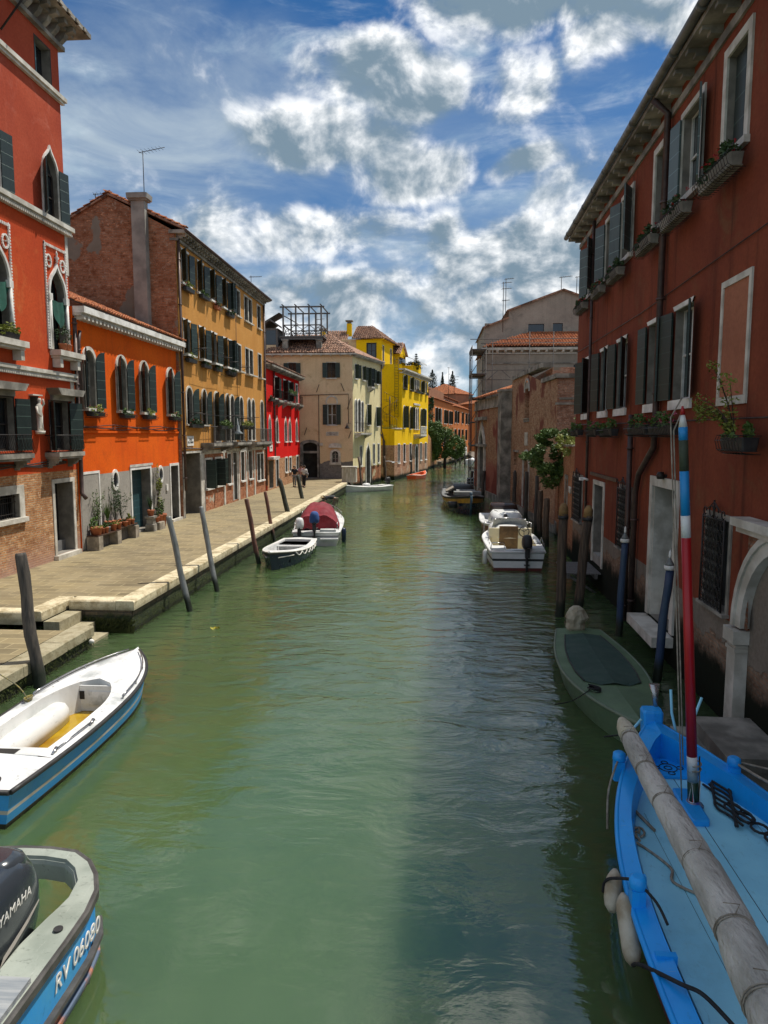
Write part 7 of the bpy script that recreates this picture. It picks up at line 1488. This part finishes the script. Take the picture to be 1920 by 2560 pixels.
for t in(.5,.62,.74,.84): b=MB(); b.box(X(t)-.03,X(t)+.03,bf(t)*.83,bf(t)*.97,.47,.6); b.box(X(t)-.03,X(t)+.03,-bf(t)*.97,-bf(t)*.83,.47,.6); b.build('frame_rib',mmb,e)
def Wb(x,y,z): return tuple(Matrix.Rotation(-R(89),4,'Z')@(Vector((x,y,z))-Vector((3.13,5.75,0))))
b=MB(); p=[Wb(2.98,9.72,.475),Wb(3.42,9.72,.475),Wb(3.42,9.2,.475),Wb(2.98,9.2,.475)]; q4=[(a[0],a[1],.51) for a in p]; i0=[b.V(*a) for a in p]; i1=[b.V(*a) for a in q4]; b.F(i1); [b.F((i0[k],i0[(k+1)%4],i1[(k+1)%4],i1[k])) for k in range(4)]; hb_=b.build('hatch',mmb,e)
b=MB()
def ring(x,y,r,z=.514,th=.008): c=Vector(Wb(x,y,z)); b.tube([(c.x+r*math.cos(a),c.y+r*math.sin(a),z) for a in[2*PI*k/20 for k in range(21)]],th,4,caps=False)
ring(3.19,9.44,.115); ring(3.19,9.44,.05)
for dx,dy in((.155,0),(-.155,0),(0,.155),(0,-.155)): ring(3.19+dx,9.44+dy,.042)
b.build('emblem',M['navy'],hb_)
b=MB(); c=Wb(3.14,8.45,.473); b.loft([(.473,c[0],c[1],.40,.11),(.53,c[0],c[1],.40,.11),(.54,c[0],c[1],.37,.09)],20,7,sm=False); b.build('mast_step',mmb,e)
b=MB(); c=Wb(2.55,3.6,.404); b.box(X(.0)+.1,X(.42)-.15,-.5,.45,.405,.52); b.build('centre_box',mmb,e)
# mast
ms=empty('mast',Wb(3.19,8.5,.54),par=e); P0=Vector(Wb(3.19,8.5,.54)); P1=Vector(Wb(2.86,8.53,5.32)); D=P1-P0
def seg(z0,z1,m,r0=None,r1=None,name='mast_band'):
    t0,t1=(z0-.54)/4.78,(z1-.54)/4.78; rr_=lambda t:.062-.012*t; b=MB(); b.tube([D*t0,D*t1],[r0 or rr_(t0),r1 or rr_(t1)],20); return b.build(name,m,ms)
mr=plain('mast_red',(.42,.008,.015,1),(.36,.008,.012,1),1.2,.35,.05); mw_=plain('mast_white',(.74,.74,.72,1),(.64,.64,.62,1),2,.4,.05); mbl=plain('mast_blue',(.01,.26,.62,1),(.01,.24,.58,1),2,.35,.05); mol=plain('mast_olive',(.045,.06,.035,1),(.035,.048,.028,1),4,.7,.2)
for z0,z1,m in((.94,1.12,mw_),(1.12,3.79,mr),(3.79,4.05,mw_),(4.05,4.57,mbl),(4.57,4.93,mol),(4.93,5.08,mbl)): seg(z0,z1,m)
seg(5.08,5.22,mw_,.05,.025); seg(5.22,5.32,mr,.03,.012,'mast_tip'); seg(.8,.94,plain('steel_band',(.2,.28,.32,1),(.12,.17,.2,1),5,.4,.1),name='mast_collar'); seg(.54,.8,plain('mast_foot_green',(.01,.05,.03,1),(.008,.035,.02,1),3,.4,0),.066,.062,'mast_foot')
b=MB(); 
for a0 in range(3):
    an=a0*2*PI/3-1.75; P_=[]
    for (da,z,r_) in((-.42,.0,.07),(.42,.0,.07),(.0,.24,.068)): P_.append((r_*math.cos(an+da),r_*math.sin(an+da),z+.02))
    b.F([b.V(*p) for p in P_])
b.build('painted_triangle',mr,ms); b=MB()
for a0 in range(3):
    an=a0*2*PI/3-1.75; b.tube([(.072*math.cos(an-.46),.072*math.sin(an-.46),.02),(.07*math.cos(an),.07*math.sin(an),.27),(.072*math.cos(an+.46),.072*math.sin(an+.46),.02),(.073*math.cos(an),.073*math.sin(an),.015),(.072*math.cos(an-.46),.072*math.sin(an-.46),.02)],.006,4)
b.build('painted_border',mw_,ms)
b=MB(); b.loft([(-.09,0,0,.1,.085),(-.05,0,0,.085,.08),(-.03,0.0,0,.14,.12),(0,0,0,.09,.08),(.02,0,0,.07,.07)],14,2.2); b.build('foot_wrap',plain('blue_plastic_wrap',(.03,.06,.3,1),(.3,.3,.32,1),9,.4,.4),ms)
b=MB()
for (ox,oz0,oz1) in((.1,.45,4.75),(.13,-.02,4.9)): b.tube([(D*((z-.0)/4.78)+Vector((.02,ox,0))) for z in(oz0,1.5,2.5,3.5,oz1-.25)]+[D*((oz1-.02)/4.78)],.009,5)
b.tube([D*.07+Vector((0,-.075,0)),D*.12+Vector((0,-.09,0)),D*.01+Vector((0,-.07,0))],.01,5); b.tube([(.07*math.cos(a),.07*math.sin(a),.38+.01*a) for a in[.5*k for k in range(30)]],.009,4); b.build('halyard',M['rope'],ms)
# rolled sail
msl=plain('grey_sail_sleeve',(.68,.65,.58,1),(.42,.40,.35,1),2.2,.9,1.,bd=.07,stretch=(.5,2,2)); cl=[(2.59,9.54,1.1,.06),(2.565,9.3,1.11,.1),(2.52,8.7,1.13,.125),(2.46,7.9,1.16,.125),(2.37,6.68,1.25,.135),(2.29,5.79,1.35,.15),(2.21,5.0,1.42,.155),(2.1,4.35,1.5,.165),(1.98,3.5,1.58,.17),(1.85,2.4,1.66,.18)]
pts=[]; 
for (a,c) in zip(cl,cl[1:]):
    for k in range(8): t=k/8; pts.append([a[i]+(c[i]-a[i])*t for i in range(4)])
b=MB(); rg=[]; ties=[8.95,8.0,7.1,5.95,4.9,4.15]
for p in pts:
    pn=min(abs(p[1]-t_) for t_ in ties); r_=p[3]*(1-.13*math.exp(-(pn/.06)**2)); c=Vector(Wb(p[0],p[1],p[2]))
    rg.append([b.V(c.x,c.y+r_*math.cos(2*PI*k/20)*(1+.05*mn.noise(Vector((c.x*2.5,k*.9,0)))),c.z+r_*math.sin(2*PI*k/20)*(1+.05*mn.noise(Vector((c.x*2.5,k*.9,5))))) for k in range(20)])
for A_,B2 in zip(rg,rg[1:]):
    for k in range(20): b.F((A_[k],A_[(k+1)%20],B2[(k+1)%20],B2[k]),0,True)
b.F(rg[0]); b.F(rg[-1][::-1]); so_=b.build('rolled_sail',msl,e)
b=MB(); b.tube([Wb(2.597,9.6,1.1)]+[Wb(*p[:3]) for p in pts[:13]],[.05]+[p[3]*1.07*(1+.05*math.sin(i*2.1)) for i,p in enumerate(pts[:13])],18); b.build('sunlit_sail_end',plain('painted_sunlit_canvas',(.74,.70,.58,1),(.52,.46,.32,1),3,.9,.8,bd=.04),so_)  # added pale sleeve: sunlight on the sail tip is put into its colour
for t_ in ties:
    b=MB(); p=min(pts,key=lambda q_:abs(q_[1]-t_)); c=Vector(Wb(*p[:3])); r_=p[3]*.93
    for o_ in(-.012,.012): b.tube([(c.x+o_+.03*math.cos(2*PI*k/16),c.y+r_*math.cos(2*PI*k/16),c.z+r_*math.sin(2*PI*k/16)) for k in range(17)],.006,4,caps=False)
    b.tube([(c.x,c.y+.02,c.z+r_),(c.x+.05,c.y-.03,c.z+r_+.05),(c.x+.12,c.y+.06,c.z+r_+.01)],.005,4); b.build('sail_tie',M['rope'],so_)
# bitts, cleats, ropes, stem
for x,y in((2.42,9.0),(3.84,8.95),(1.95,6.45)):
    b=MB(); c=Wb(x,y,.6); zt=.92 if y>8 else .86; b.loft([(.55,c[0],c[1],.075,.075),(zt-.12,c[0],c[1],.07,.07)],8,6,sm=False); b.lathe([(.075,0),(.085,.02),(.08,.1),(.05,.12)],12,(c[0],c[1],zt-.12)); b.build('bitt',mmb,e)
b=MB(); c=Wb(3.2,10.32,.95); b.loft([(.5,c[0]-.1,c[1],.14,.13),(.98,c[0]-.05,c[1],.12,.15),(1.02,c[0]-.05,c[1],.1,.13)],12,5,sm=False); b.build('stem_block',mmb,e)
b=MB(); b.loft([(1.0,c[0]+.05,c[1]-.08,.05,.03),(1.2,c[0]+.1,c[1]-.08,.03,.05),(1.32,c[0]+.14,c[1]-.08,.04,.08)],10,3); b.build('stem_iron',M['chrome'],e)
b=MB(); 
for (x,y,x2,y2,h) in((3.5,9.95,3.42,10.15,1.35),(3.62,9.8,3.8,10.0,1.3),(2.75,9.75,2.95,9.9,1.0)):
    a=Vector(Wb(x,y,.6)); c=Vector(Wb(x2,y2,h)); b.tube([a,(a+c)/2+Vector((.05,.03,.05)),c],.02,6)
b.build('bow_frame',mlb,e)
b=MB(); g=random.Random(3)
for k in range(5): 
    pp=[]; x,y=2.3,7.75
    for j in range(12): x+=.055*math.cos(j*.55+k*.5); y+=.07*math.sin(j*.7+k*1.1); pp.append(Wb(x,y,.49+.012*k))
    b.tube(pp,.014,5)
b.tube(cm([Wb(2.15,7.55,.55),Wb(2.3,7.6,.49),Wb(2.5,7.2,.49),Wb(2.45,6.95,.49),Wb(2.65,6.75,.49)]),.016,5)
b.tube(cm([Wb(2.45,8.9,.5),Wb(2.42,8.5,.49),Wb(2.5,8.1,.49),Wb(2.55,7.9,.49)]),.02,5); b.build('deck_rope',M['rope'],e)
b=MB()
for k in range(7): b.tube(cm([Wb(3.5+.03*k+.05*math.sin(j*1.3+k),9.0-.14*j+.03*math.cos(j+k),.5+.012*k) for j in range(8)]),.016,5)
for k in range(4): b.tube([Wb(3.62+.09*math.cos(a)+.06*k,8.4-.22*k+.11*math.sin(a),.53) for a in[.6*j for j in range(12)]],.016,5)
b.build('black_rope_coil',M['ropeb'],e)
b=MB(); b.tube(cm([Wb(3.84,8.95,.85),Wb(4.1,8.3,.85),Wb(4.5,7.4,1.0),Wb(4.9,6.6,1.1)]),.018,6); b.tube(cm([Wb(3.84,9.0,.85),Wb(4.3,8.6,.9),Wb(4.85,8.0,1.1)]),.014,6); b.tube(cm([Wb(2.42,9.0,.85),Wb(2.2,8.6,.6),Wb(2.15,8.4,.2)]),.014,5); b.build('mooring_line',M['rope'],e)
b=MB(); b.tube(cm([Wb(1.95,6.45,.82),Wb(1.75,6.75,.62),Wb(1.72,6.8,.45)]),.016,5); b.tube(cm([Wb(1.95,6.45,.8),Wb(2.08,6.3,.7),Wb(2.12,6.1,.63)]),.014,5); b.tube(cm([Wb(1.80,6.0,.3),Wb(1.80,5.75,.5),Wb(2.0,5.4,.63),Wb(2.15,5.3,.62),Wb(2.3,5.0,.58)]),.018,6); b.build('fender_line',M['ropeb'],e)
mfd=plain('old_white_fender',(.52,.47,.36,1),(.3,.24,.15,1),3.5,.6,.3)
for (a,c,lb) in(((1.84,6.85,.6),(1.76,6.6,.4),'short tilted cream fender, the farther one on the blue sailing boat'),((1.84,6.5,.58),(1.82,6.05,.28),'long cream fender, the nearer one on the blue sailing boat')):
    fe=empty('fender',a,lb,'fender'); b=MB(); A_=Vector(a); D_=Vector(c)-A_; u=D_.normalized(); b.tube([u*-.06,u*-.02,u*.03,u*.1,D_-u*.1,D_-u*.03,D_+u*.02],[.02,.05,.075,.085,.085,.07,.03],14); b.build('body',mfd,fe)
# distant boat by the scaffolding
e,bf,zf,X,cf=hullboat('far_boat','small white boat far away at the foot of the scaffolding',(6.3,123,0),R(80),5.5,1.9,(.6,.6,.9),.8,.4,2.,((0,1,'gel'),),'gel',(.1,.6,.7,.1,.3),wall='gel',floor='gelworn',gun='navy')

# ================================================================ small things on the quay
e=empty('quay_bin',(-7.4,62.3,.8),'pale square slatted bin at the end of the quay','bin'); b=MB(); b.box(-.62,.62,-.5,.5,0,1.3); b.build('body',plain('pale_boards',(.5,.46,.36,1),(.3,.27,.2,1),2,.8,.4,stretch=(5,5,.6)),e); b=MB(); b.box(-.68,.68,-.56,.56,1.302,1.38); [b.box(x,x+.06,-.52,-.501,.02,1.3) for x in(-.6,-.2,.15,.54)]; b.build('frame',M['stone'],e)
# ================================================================ people
def skin(name,nodes,edges,m,par,sub=1):
    ks=list(nodes); me=bpy.data.meshes.new(name); me.from_pydata([nodes[k][0] for k in ks],[(ks.index(a),ks.index(b)) for a,b in edges],[]); me.materials.append(m)
    o=bpy.data.objects.new(name,me); COL.objects.link(o); o.parent=par; md=o.modifiers.new('Skin','SKIN')
    for i,k in enumerate(ks):
        r=nodes[k][1]; me.skin_vertices[0].data[i].radius=(r,r) if not isinstance(r,tuple) else r
    me.skin_vertices[0].data[0].use_root=True
    md.use_smooth_shade=True; s=o.modifiers.new('Sub','SUBSURF'); s.levels=sub; s.render_levels=sub; return o
def person(loc,rz,label,shirt,trous,hair,J,grp,shoe='black',extra=None,s=1.):
    e=empty('person',loc,label,'person',grp,rz); e.scale=(s,s,s)
    N={k:(J[k],r) for k,r in dict(pelvis=.125,waist=.115,chest=.14,neck=.05,headlow=.075,headmid=.095,headtop=.075,hipL=.085,kneeL=.058,ankL=.042,toeL=.035,hipR=.085,kneeR=.058,ankR=.042,toeR=.035,shL=.058,elL=.042,wrL=.03,haL=.035,shR=.058,elR=.042,wrR=.03,haR=.035).items()}
    E_=[('pelvis','waist'),('waist','chest'),('chest','neck'),('neck','headlow'),('headlow','headmid'),('headmid','headtop')]
    for s_ in'LR': E_+=[('pelvis','hip'+s_),('hip'+s_,'knee'+s_),('knee'+s_,'ank'+s_),('ank'+s_,'toe'+s_),('chest','sh'+s_),('sh'+s_,'el'+s_),('el'+s_,'wr'+s_),('wr'+s_,'ha'+s_)]
    bd=skin('body',N,E_,M['skin'],e)
    g=lambda k,f:(J[k],N[k][1]*f)
    mid=lambda a,b,t:tuple(Vector(J[a]).lerp(Vector(J[b]),t))
    skin('shirt',{'pelvis':(tuple(Vector(J['pelvis'])+Vector((0,0,.06))),.145),'waist':(J['waist'],.145),'chest':(J['chest'],.165),'shL':(J['shL'],.082),'shR':(J['shR'],.082),'sl':(mid('shL','elL',.75),.066),'sr':(mid('shR','elR',.75),.066),'nk':(mid('chest','neck',.75),.07)},[('pelvis','waist'),('waist','chest'),('chest','shL'),('chest','shR'),('shL','sl'),('shR','sr'),('chest','nk')],shirt,e)
    skin('trousers',{'pelvis':(J['pelvis'],.145),'hipL':(J['hipL'],.105),'hipR':(J['hipR'],.105),'kneeL':(J['kneeL'],.08),'kneeR':(J['kneeR'],.08),'al':(mid('kneeL','ankL',.9),.066),'ar':(mid('kneeR','ankR',.9),.066)},[('pelvis','hipL'),('pelvis','hipR'),('hipL','kneeL'),('hipR','kneeR'),('kneeL','al'),('kneeR','ar')],trous,e)
    for s_ in'LR':
        b=MB(); a=Vector(J['ank'+s_]); t=Vector(J['toe'+s_]); c=(a+t)/2; d_=(t-a); b.rbox((c.x,c.y,c.z-.015),(.09,d_.length+.14,.07),rz=math.atan2(d_.y,d_.x)-PI/2); b.build('shoe',M[shoe],e)
        # five fingers
        b=MB(); h=Vector(J['ha'+s_]); w_=Vector(J['wr'+s_]); u=(h-w_).normalized(); v=u.cross(Vector((1,0,0))); v=v.normalized() if v.length>.1 else Vector((0,1,0))
        for k,l in enumerate((.075,.085,.08,.065)): p=h+v*(k-1.5)*.018; b.tube([p,p+u*l*.6,p+u*l*.95+Vector((0,.01,0))],[.009,.009,.007],6)
        b.tube([h-v*.03-u*.02,h-v*.05+u*.02,h-v*.05+u*.05],[.01,.01,.008],6); b.build('fingers',M['skin'],bd)
    hd=Vector(J['headmid']); f_=(Vector(J['nose'])-hd).normalized(); b=MB(); b.tube([hd+f_*.085+Vector((0,0,-.005)),hd+f_*.125+Vector((0,0,-.03))],[.012,.016],6); si=f_.cross(Vector((0,0,1))).normalized()
    for q_ in(-1,1): b.loft([(hd.z-.04,hd.x+si.x*q_*.1,hd.y+si.y*q_*.1,.015,.015),(hd.z,hd.x+si.x*q_*.105,hd.y+si.y*q_*.105,.02,.02),(hd.z+.035,hd.x+si.x*q_*.1,hd.y+si.y*q_*.1,.012,.012)],8,2)
    b.build('nose_and_ears',M['skin'],bd); b=MB()
    for q_ in(-1,1): p=hd+f_*.1+si*q_*.035+Vector((0,0,.012)); b.tube([p-si*.014,p+si*.014],.008,5)
    p=hd+f_*.1+Vector((0,0,-.065)); b.tube([p-si*.025,p+si*.025],.006,5); b.build('eyes_and_mouth',M['wood'],bd)
    bk=-f_; b=MB(); b.loft([(-.09,0,0,.07,.07),(-.03,0,0,.108,.105),(.05,0,0,.112,.11),(.105,0,0,.075,.075),(.125,0,0,.02,.02)],14,2); b.T=None
    b.v=[tuple(Vector(v_)+hd+bk*.028+Vector((0,0,.02))) for v_ in b.v]; b.build('hair',hair,bd)
    if extra: extra(e,J)
    return e
def walkJ(st=.18,arm=.1):
    return dict(pelvis=(0,0,.93),waist=(0,0,1.08),chest=(0,0,1.3),neck=(0,.0,1.47),headlow=(0,.015,1.54),headmid=(0,.02,1.62),headtop=(0,.01,1.69),nose=(0,.2,1.62),
     hipL=(-.09,0,.88),kneeL=(-.1,st*.6+.03,.48),ankL=(-.1,st,.08),toeL=(-.1,st+.14,.04),hipR=(.09,0,.88),kneeR=(.1,-st*.3+.04,.48),ankR=(.1,-st,.1),toeR=(.1,-st+.13,.04),
     shL=(-.19,0,1.4),elL=(-.24,-arm*.5,1.12),wrL=(-.24,.05-arm*.4,.88),haL=(-.24,.07-arm*.4,.81),shR=(.19,0,1.4),elR=(.24,arm*.5,1.12),wrR=(.24,.12+arm,.9),haR=(.24,.14+arm,.83))
mk=lambda n,c:plain(n,c,sc(c,.7),5,.9,.2)
hk=mk('dark_brown_hair',(.03,.018,.012,1)); GP='people on the quay'
person((-11.05,56.0,.81),R(180),'person in a black t-shirt and grey trousers walking on the quay',mk('black_shirt',(.012,.014,.02,1)),mk('grey_trousers',(.22,.21,.2,1)),mk('grey_blond_hair',(.3,.24,.16,1)),walkJ(),GP,s=.98)
J=walkJ(.1,.15); J['elR']=(.27,.12,1.12); J['wrR']=(.2,.3,1.1); J['haR']=(.18,.37,1.1)
def bag(e,J): b=MB(); b.loft([(1.0,-.22,.16,.08,.05),(1.2,-.22,.16,.09,.055),(1.26,-.22,.16,.05,.03)],12,4); b.tube([(-.22,.16,1.25),(-.1,.12,1.42),(.05,0,1.46)],.012,5); b.build('shoulder_bag',mk('red_bag',(.4,.03,.05,1)),e)
person((-10.62,56.6,.81),R(178),'person in a pink shirt with a red bag, in the middle of the walkers',mk('pink_shirt',(.6,.33,.33,1)),mk('pale_trousers',(.45,.4,.35,1)),hk,J,GP,extra=bag)
def bp(e,J): b=MB(); b.loft([(.95,.0,-.22,.15,.09),(1.15,0,-.23,.17,.11),(1.38,0,-.21,.13,.08)],14,3.5); b.build('backpack',mk('black_backpack',(.02,.02,.025,1)),e); b=MB(); b.loft([(.92,-.28,.12,.09,.07),(1.1,-.28,.12,.12,.1),(1.2,-.26,.1,.04,.04)],12,2.5); b.build('grey_jacket_bundle',mk('grey_jacket',(.2,.19,.19,1)),e)
person((-10.2,55.6,.81),R(172),'person in a white t-shirt and black trousers carrying a bundled jacket on the quay',mk('white_shirt',(.68,.64,.6,1)),mk('black_trousers',(.012,.013,.018,1)),hk,walkJ(.2),GP,extra=bp)
# man bending over in the boat
J=dict(pelvis=(0,-.18,.9),waist=(0,-.05,1.0),chest=(0,.2,1.05),neck=(0,.38,1.0),headlow=(0,.45,.97),headmid=(0,.52,.95),headtop=(0,.58,.99),nose=(0,.62,.78),hipL=(-.1,-.2,.86),kneeL=(-.13,-.02,.48),ankL=(-.13,-.1,.08),toeL=(-.13,.04,.04),hipR=(.1,-.2,.86),kneeR=(.13,.0,.48),ankR=(.13,-.08,.08),toeR=(.13,.06,.04),shL=(-.17,.3,1.03),elL=(-.24,.4,.78),wrL=(-.2,.52,.6),haL=(-.2,.57,.55),shR=(.17,.3,1.03),elR=(.24,.38,.78),wrR=(.18,.5,.58),haR=(.18,.54,.53))
def hat(e,J): b=MB(); h=Vector(J['headmid'])+Vector((0,.02,.05)); b.lathe([(.19,0),(.12,.015),(.105,.08),(.06,.1)],16,tuple(h)); b.build('straw_hat',mk('straw',(.5,.38,.2,1)),e)
person((-5.75,40.0,.42),R(98),'person in a dark grey shirt and straw hat bending over in the maroon covered boat',mk('dark_grey_shirt',(.05,.055,.06,1)),mk('khaki_trousers',(.2,.17,.12,1)),hk,J,GP,extra=hat)
# gull
e=empty('gull',(-3.4,60,2.62),'white gull gliding low over the canal before the yellow house','bird',rz=R(65)); b=MB()
secs=[(-.26,.012,.05),(-.18,.03,.04),(-.05,.06,.06),(.08,.062,.062),(.17,.04,.045),(.22,.042,.042),(.27,.03,.03),(.33,.008,.008)]
rg=[[b.V(x,w_*math.cos(2*PI*k/10),h*math.sin(2*PI*k/10)) for k in range(10)] for x,w_,h in secs]
for A_,B2 in zip(rg,rg[1:]):
    for k in range(10): b.F((A_[k],A_[(k+1)%10],B2[(k+1)%10],B2[k]),0,True)
for s in(1,-1):
    W_=[(0.05,.08,0,.09),(.25,.12,.07,.08),(.45,.05,.1,.06),(.72,-.06,.09,.012)]; r_=[]
    for (y,x,z,c) in W_: r_.append([b.V(x+c,s*y,z),b.V(x,s*y,z+.018),b.V(x-c,s*y,z),b.V(x,s*y,z-.008)])
    for A_,B2 in zip(r_,r_[1:]):
        for k in range(4): b.F((A_[k],A_[(k+1)%4],B2[(k+1)%4],B2[k]),0,True)
b.build('body',plain('white_feathers',(.75,.75,.75,1),(.6,.6,.62,1),5,.8,0),e)
# floating bits
e=empty('fallen_leaf',(-5.6,17.6,.01),'small yellow leaf bunch floating near the grey poles','leaf'); b=MB(); leaves(b,(0,0,.01),(.12,.1,.008),24,.05,3); b.build('blades',plain('yellow_leaf',(.6,.5,.02,1),(.2,.2,.05,1),6,.6,0),e)
e=empty('aluminium_can',(-7.85,15.5,.2),'small white litter at the corner of the low landing','litter'); b=MB(); b.loft([(0,0,0,.05,.04),(.05,0,0,.07,.05),(.09,0,0,.03,.03)],9,2); b.build('crumpled_can',M['white'],e)
mast('roof_aerial',-13.73,34.15,16.2,2.0,'tall aerial beside the chimney of the ochre house',[(1.95,1.3,-.1,7)],th=.02); mast('roof_aerial',-16.6,35.2,15.9,.8,'small tangled aerial on the ridge of the ochre house gable',[(.75,.7,.3,4),(.5,.5,1.5,3)],th=.02); mast('roof_aerial',-12.6,49.5,14.7,1.1,'small grid aerial on the far end of the ochre house roof',[(1.0,.9,.5,8)],th=.02); mast('roof_aerial',-11.9,73,13.5,3.6,'faint aerial seen through the wooden roof terrace',[(3.0,.9,.2,4),(2.2,.7,.2,3)],th=.03)
